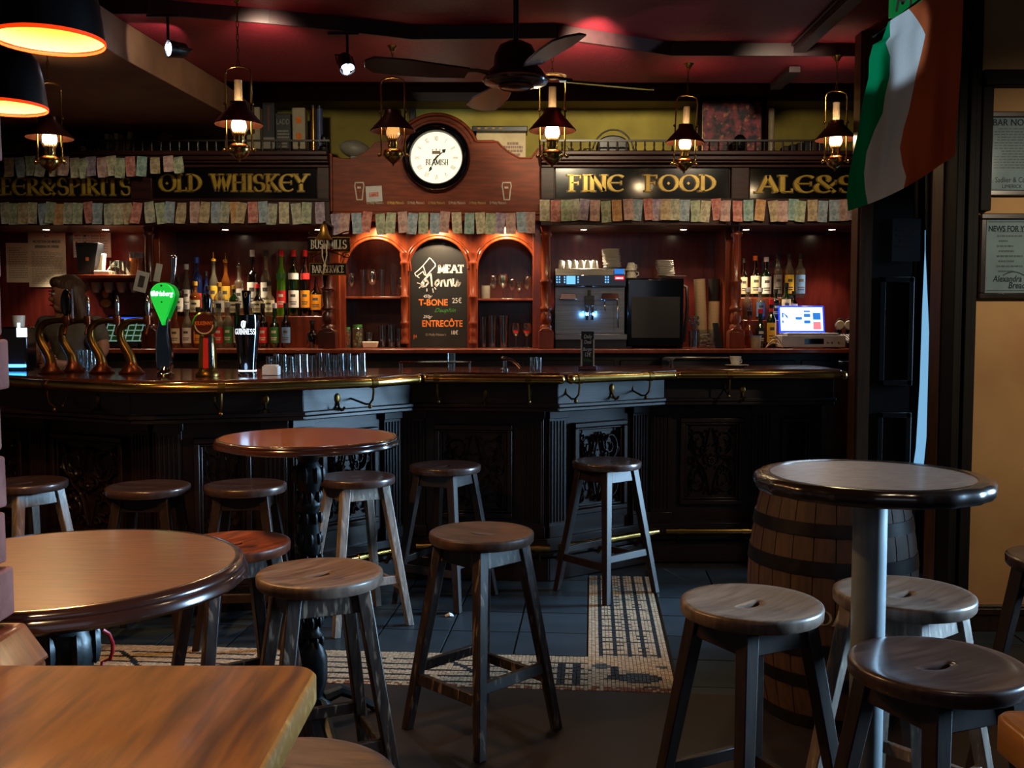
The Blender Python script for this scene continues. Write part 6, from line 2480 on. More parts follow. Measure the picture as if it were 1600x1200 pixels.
# till screen, leaning cards
t = thing('till_screen', (X(186, 6.86, 540), 6.9, CZ), 'tilted touch screen till glowing dimly behind the swan-neck taps', 'till')
m = MB()
A = Matrix.Translation((0, 0, .03)) @ Matrix.Rotation(R(-38), 4, 'X')
m.M = A
w2 = (X(220, 6.86, 510) - X(152, 6.86, 510)) / 2
m.box(-w2, w2, 0, .03, 0, .26)
cs = m.build('casing', 'black_plastic', parent=t, bevel=.006)
m = MB()
m.M = A
m.box(-w2 + .016, w2 - .016, -.0015, 0, .02, .235)
sc_ = m.build('screen', 'till_screen', parent=cs)
m = MB()
m.M = A
for i in range(6):
    for j in range(4):
        m.quads([[(-w2 + .024 + i * .05, .03 + j * .046), (-w2 + .066 + i * .05, .03 + j * .046), (-w2 + .066 + i * .05, .066 + j * .046), (-w2 + .024 + i * .05, .066 + j * .046)]], (0, -.002, 0), UX, UZ)
m.build('screen_key', 'lab_green', parent=sc_, smooth=False, fix=False)
m = MB()
m.M = A
m.quads([[(-w2 + .02, .222), (w2 - .02, .222), (w2 - .02, .234), (-w2 + .02, .234)]], (0, -.002, 0), UX, UZ)
m.build('screen_bar', 'screen_navy', parent=sc_, smooth=False, fix=False)
m = MB()
m.box(-.12, .12, -.02, .20, 0, .03)
m.build('foot', 'black_plastic', parent=t, bevel=.006)
t, w_, h_ = paper('card', 211, 231, 424, 456, 6.80, 'paper_white', 'pale card with a dark picture stuck to the column over the till', 'card', tilt=R(14))
printed(t, [[(-.02, -.04), (.02, -.04), (.02, .04), (-.02, .04)]], (0, -.0025, 0), 'ink')
t, w_, h_ = paper('card', 242, 252, 412, 440, 6.81, 'paper_white', 'narrow blank card stuck beside the column above the green tap lens', 'card', tilt=R(12))


# ================================================================== ON THE COUNTER: TAPS
def swan_tap(px, py, y, label, handle='chrome', hpx=34, hx=0):
    """swan-neck brass tap: flanged foot, S-shaped neck, tap head and lever"""
    p = P(px, py, y)
    t = thing('beer_tap', (p.x, y, BZ), label, 'beer tap', 'swan-neck brass taps')
    k = y / FPX
    m = MB()
    m.lathe([(0, 0), (.062, 0), (.066, .008), (.05, .018), (.044, .03), (.030, .042), (.026, .06), (0, .06)], 20)
    m.build('foot', 'copper', parent=t, sharp=50)
    path = [(0, .05), (-.008, .09), (-.030, .13), (-.050, .17), (-.055, .205), (-.045, .24), (-.020, .262), (.02, .272), (.06, .274), (.085, .272)]
    # smooth the S with extra points
    pts = []
    for i in range(len(path) - 1):
        for s_ in range(3):
            u = s_ / 3
            p0, p1, p2, p3 = path[max(i - 1, 0)], path[i], path[i + 1], path[min(i + 2, len(path) - 1)]
            pts.append(tuple(.5 * ((2 * p1[d]) + (-p0[d] + p2[d]) * u + (2 * p0[d] - 5 * p1[d] + 4 * p2[d] - p3[d]) * u * u + (-p0[d] + 3 * p1[d] - 3 * p2[d] + p3[d]) * u ** 3) for d in (0, 1)))
    pts.append(path[-1])
    m = MB()
    n = len(pts)
    m.tube([(x, 0, z) for x, z in pts], [.027 - .012 * min(1, i / n * 1.4) for i in range(n)], n=12)
    m.build('neck', 'brass_dull', parent=t, sharp=60)
    m = MB()
    m.lathe([(.0, -.022), (.019, -.022), (.021, 0), (.019, .024), (0, .024)], 14, (.085, 0, .274))
    m.tube([(.085, 0, .25), (.085, -.012, .225), (.087, -.03, .20)], .008, n=8)
    m.tube([(.07, 0, .274), (.12, 0, .274)], .009, n=8)
    m.build('tap_head', 'copper', parent=t)
    m = MB()
    hh = hpx * k
    if handle == 'chrome':
        m.lathe([(.006, .29), (.009, .30), (.013, .29 + hh * .55), (.010, .29 + hh * .8), (.004, .29 + hh), (0, .29 + hh)], 12, (.088, 0, 0))
        m.build('lever', 'chrome', parent=t)
    else:
        m.ball((.088 + hx, 0, .29 + hh * .5), (.032, .014, hh * .5), 16, 10)
        m.build('lever', 'black_gloss', parent=t)
        m = MB()
        m.tube([(.116 + hx, 0, .285), (.118 + hx, 0, .29 + hh)], .006, n=8)
        m.build('lever_edge', 'chrome', parent=t)
    return t


swan_tap(80, 581, 5.10, 'swan-neck brass tap with a black oval lever, closest to the pier', 'black', 44)
swan_tap(114, 579, 5.32, 'swan-neck brass tap with chrome lever, second from the pier', 'chrome')
swan_tap(159, 582, 5.14, 'swan-neck brass tap with chrome lever, third from the pier')
swan_tap(206, 582, 5.10, 'swan-neck brass tap with chrome lever, beside the green lit tap')
# dark tap tower with a small lit sign behind the pier
t = thing('tap_tower', (X(32, 5.5, 560), 5.5, BZ), 'dark drinks tower with blue-lit sign close to the pier', 'beer tap')
m = MB()
m.box(-.075, .065, -.06, .06, 0, .24)
m.build('body', 'black_gloss', parent=t, bevel=.01)
m = MB()
m.box(.015, .07, -.066, -.06, .185, .235)
m.box(.02, .034, -.066, -.06, .235, .262)
m.build('lit_sign', 'lit_white', parent=t)
m = MB()
m.hexa([(-.05, -.10, .02), (.06, -.10, .02), (.06, -.06, .02), (-.05, -.06, .02)], [(-.05, -.10, .035), (.06, -.10, .035), (.06, -.06, .035), (-.05, -.06, .035)])
m.build('drip_light', 'led_blue', parent=t)
m = MB()
m.lathe([(0, 0), (.030, 0), (.034, .062), (.031, .062), (.028, .006), (0, .006)], 18)
tag(m.build('cup', 'porcelain', loc=(X(29, 5.5, 495), 5.5, BZ + .2408)), 'white beaker standing on the dark drinks tower', 'cup')

# lager tap: chrome blade column with a green lit drop
t = thing('beer_tap', (X(258, 4.86, 585), 4.86, BZ), 'chrome tap with a glowing green drop-shaped lens', 'beer tap')
k = 4.86 / FPX
m = MB()
m.lathe([(0, 0), (.042, 0), (.045, .01), (.03, .022), (.026, .05), (0, .05)], 20)
m.build('foot', 'chrome', parent=t, sharp=50)
m = MB()
hz = [(.03, -.036, .036), (.08, -.040, .040), (.15, -.040, .034), (.22, -.034, .024), (.27, -.022, .026), (.32, -.006, .034)]
m.prism([(b_, z_) for z_, a_, b_ in hz] + [(a_, z_) for z_, a_, b_ in hz[::-1]], -.022, .022)
m.build('column', 'chrome', parent=t, bevel=.008)
zc = .395
poly = []
for i in range(36):
    a = 2 * PI * i / 36
    r = .056
    x, z = r * math.cos(a), r * math.sin(a)
    if z < 0:
        z *= 2.5
        x *= max(.16, 1 - (-z / .15) ** 1.15 * .9)
    poly.append((x + .008, zc + z * 1.05))
m = MB()
m.prism(poly, -.05, -.018)
lens = m.build('lens', 'lit_green', parent=t, bevel=.010)
m = MB()
m.prism([(x * 1.10 + .002, (z - zc) * 1.06 + zc) for x, z in poly], -.02, .02)
m.build('lens_back', 'lit_green_dark', parent=t, bevel=.006)
m = MB()
m.quads(poly_rib([(-.044, -.002), (-.046, .012), (-.036, .016), (-.034, .008)], .010) + poly_rib([(-.036, .002), (-.024, .004), (-.02, .014)], .009), (.008, -.0505, zc), UX, UZ)
m.build('emblem', 'lit_white', parent=lens, smooth=False, fix=False)
text('lettering', 'Carlsberg', (.008, -.051, zc + .006), .034, 'lit_white', parent=lens, sx=.80, shear=.25, bold=.0003)
m = MB()
m.quads([[(0, -.006), (.006, 0), (0, .006), (-.006, 0)]], (.008, -.0505, zc + .045), UX, UZ)
m.quads([[(0, -.005), (.005, 0), (0, .005), (-.005, 0)]], (.008, -.0505, zc - .034), UX, UZ)
m.build('emblem', 'cap_black', parent=lens, smooth=False, fix=False)
m = MB()
m.tube([(.03, .0, .42), (.045, 0, .47), (.052, 0, .52), (.054, 0, .57)], [.010, .010, .014, .017], n=12)
m.ball((.054, 0, .575), (.018, .018, .02), 12, 8)
m.build('lever', 'chrome', parent=t, sharp=60)

# red ale tap: chrome column, red band, round badge
t = thing('beer_tap', (X(325, 4.84, 588), 4.84, BZ), 'gold and red column tap with a round dark red badge', 'beer tap')
m = MB()
m.lathe([(0, 0), (.058, 0), (.06, .012), (.045, .03), (.036, .04), (0, .04)], 22)
m.build('foot', 'brass_dull', parent=t, sharp=50)
m = MB()
m.hexa([(-.042, -.03, .035), (.042, -.03, .035), (.042, .03, .035), (-.042, .03, .035)], [(-.034, -.024, .20), (.034, -.024, .20), (.034, .024, .20), (-.034, .024, .20)])
m.build('column', 'brass', parent=t, bevel=.008)
m = MB()
m.hexa([(-.014, -.034, .04), (.014, -.034, .04), (.014, -.028, .04), (-.014, -.028, .04)], [(-.012, -.028, .20), (.012, -.028, .20), (.012, -.022, .20), (-.012, -.022, .20)])
m.build('red_band', 'cap_red', parent=t, bevel=.002)
m = MB()
m.hexa([(.016, -.034, .04), (.036, -.034, .04), (.036, -.028, .04), (.016, -.028, .04)], [(.014, -.028, .20), (.030, -.028, .20), (.030, -.022, .20), (.014, -.022, .20)])
m.build('silver_band', 'chrome', parent=t, bevel=.002)
m = MB()
m.lathe([(0, -.012), (.052, -.012), (.060, -.004), (.060, .012), (0, .012)], 32, (0, -.036, .255), axis='y')
bd = m.build('badge', 'brass', parent=t)
m = MB()
m.lathe([(0, -.0125), (.050, -.0125)], 32, (0, -.036, .255), axis='y')
mk('ale_red', '#5a1a14', '#48120e', rough=.3, coat=.5)
m.build('badge_face', 'ale_red', parent=bd, fix=False)
m = MB()
m.lathe([(.040, -.013), (.046, -.013)], 24, (0, -.036, .252), a0=PI, a1=2 * PI, axis='y')
m.build('badge_ring', 'cream_letter', parent=bd, fix=False)
text('lettering', 'KILKENNY', (0, -.0500, .258), .026, 'chalk_orange', parent=bd, sx=.72, bold=.0006)
m = MB()
m.lathe([(.016, .31), (.02, .33), (.024, .37), (.018, .40), (0, .405)], 14, (0, 0, 0))
m.build('lever', 'black_gloss', parent=t, sharp=60)

# stout tap: pint-shaped column with lit name and a blue-white band
t = thing('beer_tap', (X(387, 4.90, 585), 4.90, BZ), 'black pint-shaped tap with glowing white name and lit foot', 'beer tap')
m = MB()
m.lathe([(0, .012), (.040, .012), (.042, .028), (.042, .04), (.044, .06), (.052, .14), (.061, .21), (.063, .26), (.060, .30), (.0, .302)], 32)
bod = m.build('column', 'black_gloss', parent=t, sharp=50)
m = MB()
m.lathe([(0, 0), (.046, 0), (.047, .012), (.040, .014), (0, .014)], 32)
m.build('foot', 'chrome', parent=t)
m = MB()
m.lathe([(.0428, .022), (.0438, .022), (.0438, .029), (.0428, .029)], 32)
m.build('light_band', 'lit_white', parent=t)
q = nib_fit('GUINNESS', .026, .106, thick=.17, thin=.08, space=.14)
m = MB()
for a in q:
    m.add([(.064 * math.sin((u - .05) / .064), -.0635 * math.cos((u - .05) / .064), .205 + v) for u, v in a], [(0, 1, 2, 3)])
m.build('lettering', 'lit_white', parent=bod, fix=False)
m = MB()
hp = [(-.008, .03), (-.010, .012), (-.004, 0), (.006, .006), (.010, .03), (.0, .034), (-.008, .03)]
for a in poly_rib(hp, .004) + poly_rib([(-.004, .028), (-.002, .004)], .0016) + poly_rib([(.0, .03), (.001, .004)], .0016) + poly_rib([(.004, .03), (.003, .005)], .0016):
    m.add([(u, -.0640, .236 + v) for u, v in a], [(0, 1, 2, 3)])
m.build('emblem', 'lit_white', parent=bod, smooth=False, fix=False)
m = MB()
m.hexa([(-.012, -.012, .30), (.012, -.012, .30), (.012, .012, .30), (-.012, .012, .30)], [(-.022, -.014, .42), (.022, -.014, .42), (.022, .014, .42), (-.022, .014, .42)])
lv = m.build('lever', 'black_gloss', parent=t, bevel=.006)
m = MB()
for a in poly_rib([(-.005, .022), (-.006, .008), (-.002, 0), (.005, .006), (.006, .024), (-.005, .022)], .003):
    m.add([(u, -.0148, .385 + v) for u, v in a], [(0, 1, 2, 3)])
m.build('emblem', 'cream_letter', parent=lv, smooth=False, fix=False)
light('tap_glow', 'POINT', (X(387, 4.90, 585), 4.83, BZ + .04), .12, (.4, .65, 1.0), shadow_soft_size=.02)

# small objects along the counter
t = thing('napkin_box', (X(424, 4.96, 580), 4.96, BZ), 'pale box of napkins beside the black pint-shaped tap', 'box')
m = MB()
m.box(-.04, .04, -.03, .03, 0, .045)
m.build('box', 'paper_white', parent=t, bevel=.004)
m = MB()
m.box(-.034, .034, -.024, .024, .045, .052)
m.build('napkin', 'white_paint', parent=t, bevel=.004)
for i in range(14):
    px = 421 + i * 11.2
    y = 5.25 + .05 * (i % 2) + (.12 if i > 5 else 0)
    put_glass('t', px, 583, y, 28 if i % 3 else 25, 13, f'upturned glass, {nth(i)} from the black pint-shaped tap along the counter', 'upturned glasses on the counter', BZ, flip=True)
for i, (px, y) in enumerate(((128, 5.50), (134, 5.44), (141, 5.50), (146, 5.44), (123, 5.44))):
    put_glass('t', px, 580, y, 32, 13, f'clear glass, {["first", "second", "third", "fourth", "fifth"][[4, 0, 1, 2, 3].index(i)]} in the cluster among the swan-neck taps', 'glasses among the swan-neck taps', BZ, flip=True)
put_glass('t', 705, 575, 5.55, 26, 15, 'short clear glass standing by the drip rack below the menu board', None, BZ)
for i, px in enumerate((832, 842)):
    put_glass('t', px, 575, 5.5, 20, 10, f'{"first" if i == 0 else "second"} small shot glass beside the bar pump', 'shot glasses beside the bar pump', BZ)
t = thing('drip_rack', (X(680, 5.62, 572), 5.62, BZ), 'low metal drip rack behind the counter edge below the menu board', 'rack')
m = MB()
for s_ in (0, 1):
    m.tube([(-.20, -.06 + .12 * s_, .04), (.20, -.06 + .12 * s_, .04)], .005, n=8)
m.build('rail', 'chrome', parent=t)
for i in range(9):
    m = MB()
    m.tube([(-.2 + .05 * i, -.06, .04), (-.2 + .05 * i, .06, .04)], .003, n=6)
    m.build('bar', 'steel', parent=t)
for sx in (-1, 1):
    for sy in (-1, 1):
        m = MB()
        m.tube([(sx * .195, sy * .06, 0), (sx * .195, sy * .06, .04)], .004, n=6)
        m.build('leg', 'steel', parent=t)
t = thing('bar_pump', (X(800, 5.5, 572), 5.5, BZ), 'small chrome mixer tap leaning over the counter', 'tap')
m = MB()
m.lathe([(0, 0), (.022, 0), (.022, .008), (.012, .014), (.012, .05), (0, .05)], 14, (-.04, 0, 0))
m.build('base', 'chrome', parent=t)
m = MB()
m.tube([(-.04, 0, .045), (-.03, 0, .065), (0, 0, .055), (.03, -.01, .03), (.045, -.012, .012)], .009, n=10)
m.build('spout', 'chrome', parent=t)
m = MB()
m.ball((-.045, 0, .066), (.018, .014, .012), 10, 6)
m.build('lever', 'chrome', parent=t)
# table-top menu stand
t = thing('menu_stand', (X(918, 5.55, 572), 5.55, BZ), 'small chalk menu stand on a wooden foot on the counter', 'menu stand')
m = MB()
m.box(-.05, .05, -.03, .03, 0, .022)
m.build('foot', 'panel_wood', parent=t, bevel=.004)
m = MB()
m.box(-.036, .036, -.006, .006, .022, .215)
b_ = m.build('board', 'chalkboard', parent=t, bevel=.002)
m = MB()
for s_ in (-1, 1):
    m.box(s_ * .034 - .004, s_ * .034 + .004, -.008, .008, .022, .17)
m.build('edge_strip', 'cream_letter', parent=t)
for s_, z, sz, mt in (('Daily', .185, .03, 'chalk_white'), ('Deal', .155, .03, 'chalk_white'), ('Burger', .115, .026, 'chalk_white'), ('12€', .085, .032, 'chalk_white'), ('Frites', .052, .028, 'chalk_green')):
    text('chalk_lettering', s_, (0, -.0068, z), sz, mt, parent=b_, sx=.72, shear=.15)
# cup and saucer, glass washer, small lit box
cup('white coffee cup on a saucer on the counter in front of the glass washer', None, (X(1149, 5.95, 570), 5.95, BZ + .008), flip=False, r=.036, h=.055, rz=.5)
m = MB()
m.lathe([(0, 0), (.04, 0), (.068, .010), (.07, .013), (.04, .006), (0, .006)], 20)
tag(m.build('saucer', 'porcelain', loc=(X(1151, 5.95, 570), 5.95, BZ)), 'white saucer under the coffee cup on the counter', 'saucer')
t = thing('glass_washer', (X(1090, 6.5, 570), 6.50, 0), 'dark glass washer with rounded pale rim behind the counter', 'glass washer')
zt_ = Z(560, 6.35)
m = MB()
m.box(-.21, .21, -.15, .2, .05, zt_)
m.build('body', 'black_plastic', parent=t, bevel=.02)
m = MB()
m.tube([(-.19, -.153, zt_ - .06), (-.19, -.153, zt_ - .012), (-.17, -.153, zt_ + .002), (.17, -.153, zt_ + .002), (.19, -.153, zt_ - .012), (.19, -.153, zt_ - .06)], .007, n=8)
m.build('handle', 'steel', parent=t)
m = MB()
m.box(-.2, .2, -.14, .19, 0, .05)
m.build('plinth', 'black_paint', parent=t)
t = thing('small_router', (X(1328, 6.05, 572), 6.05, BZ), 'small dark box with a blue light at the end of the counter', 'box')
m = MB()
m.box(-.06, .05, -.04, .04, 0, .03)
m.build('body', 'black_plastic', parent=t, bevel=.004)
m = MB()
m.ball((0, -.041, .016), .006, 8, 6)
m.build('light', 'led_blue', parent=t)

# ================================================================== HANGING SIGNS AND BELL
ys = 6.70
t = thing('hanging_sign', P(514, 382, ys), 'black name sign with gilt scroll brackets behind the brass bell', 'sign')
k = ys / FPX
w2, h2 = 33 * k, 10.5 * k
m = MB()
m.box(-w2, w2, -.008, .008, -h2, h2)
b_ = m.build('board', 'board_black', parent=t, bevel=.006)
m = MB()
q = nib_fit('BUSHMILLS', 13 * k, 55 * k, thick=.22, thin=.07)
m.quads(q, (-27.5 * k, -.0085, -6.5 * k), UX, UZ)
m.build('lettering', 'cream_letter', parent=b_, smooth=False, fix=False)
for sz in (1, -1):
    m = MB()
    for s_ in (-1, 1):
        zz = sz * (h2 + .004)
        m.tube([(s_ * .004, 0, zz), (s_ * w2 * .4, 0, zz + sz * .012), (s_ * w2 * .78, 0, zz + sz * .036), (s_ * w2 * .95, 0, zz + sz * .038), (s_ * w2 * .92, 0, zz + sz * .020), (s_ * w2 * .6, 0, zz + sz * .010), (s_ * w2 * .98, 0, zz)], .0045, n=6)
    m.tube([(-w2, 0, sz * h2), (w2, 0, sz * h2)], .005, n=6)
    m.build('scroll_bracket', 'brass_dull', parent=t, sharp=60)
t = thing('hanging_sign', P(513, 420.5, ys), 'small black framed service sign below the scroll-bracketed sign', 'sign')
w2, h2 = 29 * k, 9.5 * k
m = MB()
m.box(-w2, w2, -.008, .008, -h2, h2)
b_ = m.build('board', 'board_black', parent=t, bevel=.003)
m = MB()
for xa, xb_, za, zb_ in ((-w2, w2, h2 - .006, h2), (-w2, w2, -h2, -h2 + .006), (-w2, -w2 + .006, -h2, h2), (w2 - .006, w2, -h2, h2)):
    m.box(xa, xb_, -.011, -.007, za, zb_)
m.build('frame', 'brass_dull', parent=t)
m = MB()
q = nib_fit('BAR SERVICE', 11 * k, 49 * k, thick=.2, thin=.07)
m.quads(q, (-24.5 * k, -.0085, -5.5 * k), UX, UZ)
m.build('lettering', 'cream_letter', parent=b_, smooth=False, fix=False)
for sx in (-1, 1):
    m = MB()
    m.tube([(sx * w2 * .8, .01, h2), (sx * w2 * .8, .01, h2 + .06)], .003, n=6)
    m.build('hanger', 'brass_dull', parent=t)
yb = 6.45
t = thing('bell', P(506, 374, yb), 'small polished brass bell with a knotted cord before the signs', 'bell')
k = yb / FPX
m = MB()
m.lathe([(0, 24 * k), (.012, 24 * k), (.02, 21 * k), (.026, 15 * k), (.034, 8 * k), (.05, 2 * k), (.058, 0), (.054, -.001), (.032, 7 * k), (.018, 18 * k), (0, 20 * k)], 24)
m.build('body', 'bell_brass', parent=t, sharp=60)
m = MB()
m.tube([(0, 0, 23 * k), (0, .02, 27 * k), (0, .12, 28 * k), (0, YE + .02 - yb, 27 * k)], .008, n=8)
m.build('bracket', 'black_plastic', parent=t)
m = MB()
m.tube([(.0, 0, .02), (0, 0, -.02), (-.012, 0, -.045), (-.010, 0, -.11), (.004, 0, -.165), (.018, 0, -.10), (.014, 0, -.04), (0, 0, -.02)], .0045, n=8)
m.ball((.004, 0, -.17), (.012, .01, .014), 10, 6)
m.tube([(.004, 0, -.175), (-.004, 0, -.21), (-.008, 0, -.225)], [.006, .008, .004], n=6)
m.build('cord', 'rope', parent=t, sharp=60)

# ================================================================== ON TOP OF THE BACK BAR
zg = zc2
Yg = 6.98


def gx(px, y=Yg, py=200):
    return X(px, y, py)


bookspec = [(172, 'book_cream', 212, 0), (180, 'book_tan', 214, 0), (187, 'book_cream', 211, 0), (195, 'book_tan', 213, 0), (203, 'book_cream', 209, 8), (212, 'book_dark', 212, 10)]
for i, (px, mt, pt, tl) in enumerate(bookspec):
    t = thing('book', (gx(px), Yg, zg), f'old upright {"cream" if mt == "book_cream" else "tan" if mt == "book_tan" else "dark"} book, {nth(i)} from the left on the gallery over the BEER board', 'book', 'old books on the gallery')
    h = Z(pt, Yg) - zg
    m = MB()
    m.box(-.013, .013, -.07, .07, 0, h)
    m.build('cover', mt, parent=t, bevel=.002)
    m = MB()
    m.box(-.010, .010, -.066, .0715, .003, h - .003)
    m.build('pages', 'paper', parent=t)
    t.rotation_euler.y = R(tl)
    t.location.z += .013 * math.sin(R(tl)) + .0004
t = thing('book', (gx(234), Yg, zg + .03), 'brown book leaning far over at the end of the old books', 'book', 'old books on the gallery')
m = MB()
m.box(-.014, .014, -.07, .07, 0, .21)
m.build('cover', 'book_red', parent=t, bevel=.002)
m = MB()
m.box(-.011, .011, -.066, .0715, .003, .207)
m.build('pages', 'paper', parent=t)
t.rotation_euler.y = R(38)
t.location.z = zg + .012
for i, (px, pt, wd, mt) in enumerate(((118, 205, 9, 'glass_dark'), (130, 200, 9, 'glass_dark'), (141, 202, 10, 'glass_green'), (152, 208, 10, 'glass_dark'))):
    bottle(px, pt, 238, Yg, wd, mt, 'lab_cream' if i % 2 else None, 'cap_black', f'dark old bottle, {nth(i)} from the left on the gallery over the BEER board', 'old bottles on the gallery', 'wine', zb=zg, labspan=(.15, .4))
tins = [(396, 386, 407, 170, 'tin_cream', 'pale whisky carton closest to the hanging oil lamp'), (420, 411, 430, 163, 'tin_black', 'tall dark whisky carton with a pale lower half'), (443, 432, 456, 180, 'tin_black', 'black whisky carton with white capital letters'),
        (467, 458, 478, 171, 'tin_cream', 'cream whisky carton with orange emblems'), ]
for px, x0, x1, pt, mt, lb in tins:
    t = thing('carton', (gx(px), 7.02, zg), lb, 'carton', 'whisky cartons on the gallery')
    w2 = (gx(x1) - gx(x0)) / 2
    h = Z(pt, 7.0) - zg
    m = MB()
    m.box(-w2, w2, -w2, w2, 0, h)
    b_ = m.build('box', mt, parent=t, bevel=.003)
    m = MB()
    m.box(-w2 * .98, w2 * .98, -w2 * .98, w2 * .98, h, h + .006)
    m.build('lid', mt, parent=t)
    if px == 420:
        m = MB()
        m.box(-w2 * .96, w2 * .96, -w2 - .0015, -w2, .01, h * .38)
        m.build('pale_panel', 'tin_grey', parent=b_)
        m = MB()
        m.quads([[(-.006, h * .5), (.006, h * .5), (.006, h * .95), (-.006, h * .95)]], (0, -w2 - .001, 0), UX, UZ)
        m.build('stripe', 'book_red', parent=b_, fix=False)
    if px == 443:
        text('lettering', 'LADD', (0, -w2 - .001, h * .82), .05, 'tin_grey', parent=b_, sx=.7)
        m = MB()
        m.quads(lines(w2 * 1.5, h * .5, 7, 9, .6, True), (-w2 * .75, -w2 - .001, h * .15), UX, UZ)
        m.build('print', 'tin_grey', parent=b_, smooth=False, fix=False)
    if px == 467:
        for f in (.78, .45):
            m = MB()
            m.lathe([(0, 0), (.022, 0)], 16, (0, -w2 - .0012, h * f), axis='y')
            m.quads([[(-.016, -.006), (.016, -.006), (.016, .006), (-.016, .006)]], (0, -w2 - .0014, h * f - .02), UX, UZ)
            m.build('emblem', 'chalk_orange', parent=b_, fix=False)
for px, x0, x1, pt, mt, lb in ((488, 483, 494, 164, 'tin_gold', 'shiny gold whisky tube with a bright edge'), (498, 493, 503, 165, 'tin_blue', 'slim blue whisky tube beside the gold one')):
    t = thing('whisky_tube', (gx(px), 7.02, zg), lb, 'tube', 'whisky tubes on the gallery')
    r = (gx(x1) - gx(x0)) / 2
    h = Z(pt, 7.0) - zg
    m = MB()
    m.lathe([(0, 0), (r, 0), (r, h - .02), (0, h - .02)], 20)
    m.build('tube', mt if mt != 'tin_gold' else 'brass', parent=t)
    m = MB()
    m.lathe([(0, h - .02), (r * 1.05, h - .02), (r * 1.05, h), (0, h)], 20)
    m.build('cap', 'black_plastic', parent=t)
t = thing('bust', (gx(509), 6.92, zg), 'small dark bust beside the whisky tubes', 'bust')
m = MB()
m.lathe([(0, 0), (.034, 0), (.034, .01), (.022, .016), (.02, .03), (.038, .05), (.034, .068), (.014, .078), (.013, .09), (.024, .105), (.027, .125), (.02, .145), (0, .152)], 16)
m.build('figure', 'black_plastic', parent=t, sharp=60)
# big pale shell-like object over the end of the panel
t = thing('rugby_ball', (X(555, 6.95, 233), 6.93, Z(233, 6.93)), 'large pale oval ball resting at the shoulder of the clock panel', 'ball')
m = MB()
m.ball((0, 0, 0), (.105, .06, .06), 24, 14)
b_ = m.build('ball', 'tin_grey', parent=t, sharp=80)
b_.rotation_euler.y = R(10)
for a_ in (0, 1):
    m = MB()
    m.tube([(.106 * math.cos(PI * i / 16), -.0612 * math.sin(PI * i / 16) * .9, (.0605 if a_ == 0 else -.03) * math.sin(PI * i / 16) * .45) for i in range(17)], .002, n=5)
    m.build('seam', 'ink_pale', parent=b_)
m = MB()
m.box(-.03, .03, -.03, .03, zt - t.location.z + .001, -.05)
m.build('stand', 'door_wood', parent=t, bevel=.004)
# long black tray over a printed carton
t = thing('carton', (X(790, 7.05, 225), 7.10, zg - .02), 'buff printed carton with scalloped print beside the clock panel', 'carton')
w2 = (X(822, 7.0, 220) - X(744, 7.0, 220)) / 2
h = Z(208, 7.05) - zg + .02
ox = X(783, 7.05, 220) - X(790, 7.05, 225)
m = MB()
m.box(ox - w2, ox + w2, -.06, .06, 0, h)
b_ = m.build('box', 'crate_tan', parent=t, bevel=.003)
m = MB()
m.quads(lines(w2 * .8, h * .5, 4, 4, .7, True), (ox + w2 * .08, -.0605, h * .2), UX, UZ)
m.build('print', 'book_red', parent=b_, smooth=False, fix=False)
t2 = thing('black_case', (X(781, 7.0, 202), 7.08, zg - .02 + h), 'long flat black case with small gilt marks lying on the buff carton', 'case')
w2 = (X(825, 7.0, 200) - X(738, 7.0, 200)) / 2
hh = Z(197, 7.0) - Z(208, 7.05)
m = MB()
m.box(-w2, w2, -.09, .07, 0, hh)
m.build('case', 'black_plastic', parent=t2, bevel=.005)
m = MB()
for i in range(4):
    m.quads([[(-w2 * .8 + i * .05, hh * .4), (-w2 * .8 + i * .05 + .02, hh * .4), (-w2 * .8 + i * .05 + .02, hh * .7), (-w2 * .8 + i * .05, hh * .7)]], (0, -.0905, 0), UX, UZ)
m.build('marks', 'brass_dull', parent=t2, smooth=False, fix=False)
# old black saddle bag with looping wires
t = thing('saddle_bag', (X(957, 6.98, 225), 6.98, zg), 'black half-round bag with a hoop handle on the gallery over the FOOD board', 'bag')
m = MB()
w2, h = .115, Z(213, 6.98) - zg
poly = [(-w2, 0), (w2, 0)] + [(w2 * math.cos(PI * i / 14), h * .35 + h * .65 * math.sin(PI * i / 14) ** .7) for i in range(15)]
m.prism(poly, -.05, .05)
m.build('bag', 'black_plastic', parent=t, bevel=.01)
m = MB()
m.tube([(.145 * math.cos(PI * i / 16), -.055, .01 + (Z(206, 6.95) - zg) * math.sin(PI * i / 16)) for i in range(17)], .006, n=8)
m.build('handle', 'black_plastic', parent=t, sharp=60)
for k, lb in enumerate(('larger', 'smaller')):
    m = MB()
    pts = []
    for i in range(30):
        u = i / 29
        pts.append((X(884 + 44 * u + 6 * math.sin(u * 14 + k * 2), 6.95, 225), 6.93 + .03 * k, zg + .01 + .045 * abs(math.sin(u * (7 + k * 3))) + .03 * (1 - u) * k))
    m.tube(pts, .0035, n=6)
    tag(m.build('wire_coil', 'black_plastic'), f'{lb} tangle of black wire on the gallery beside the black bag', 'wire', 'wire tangles on the gallery')
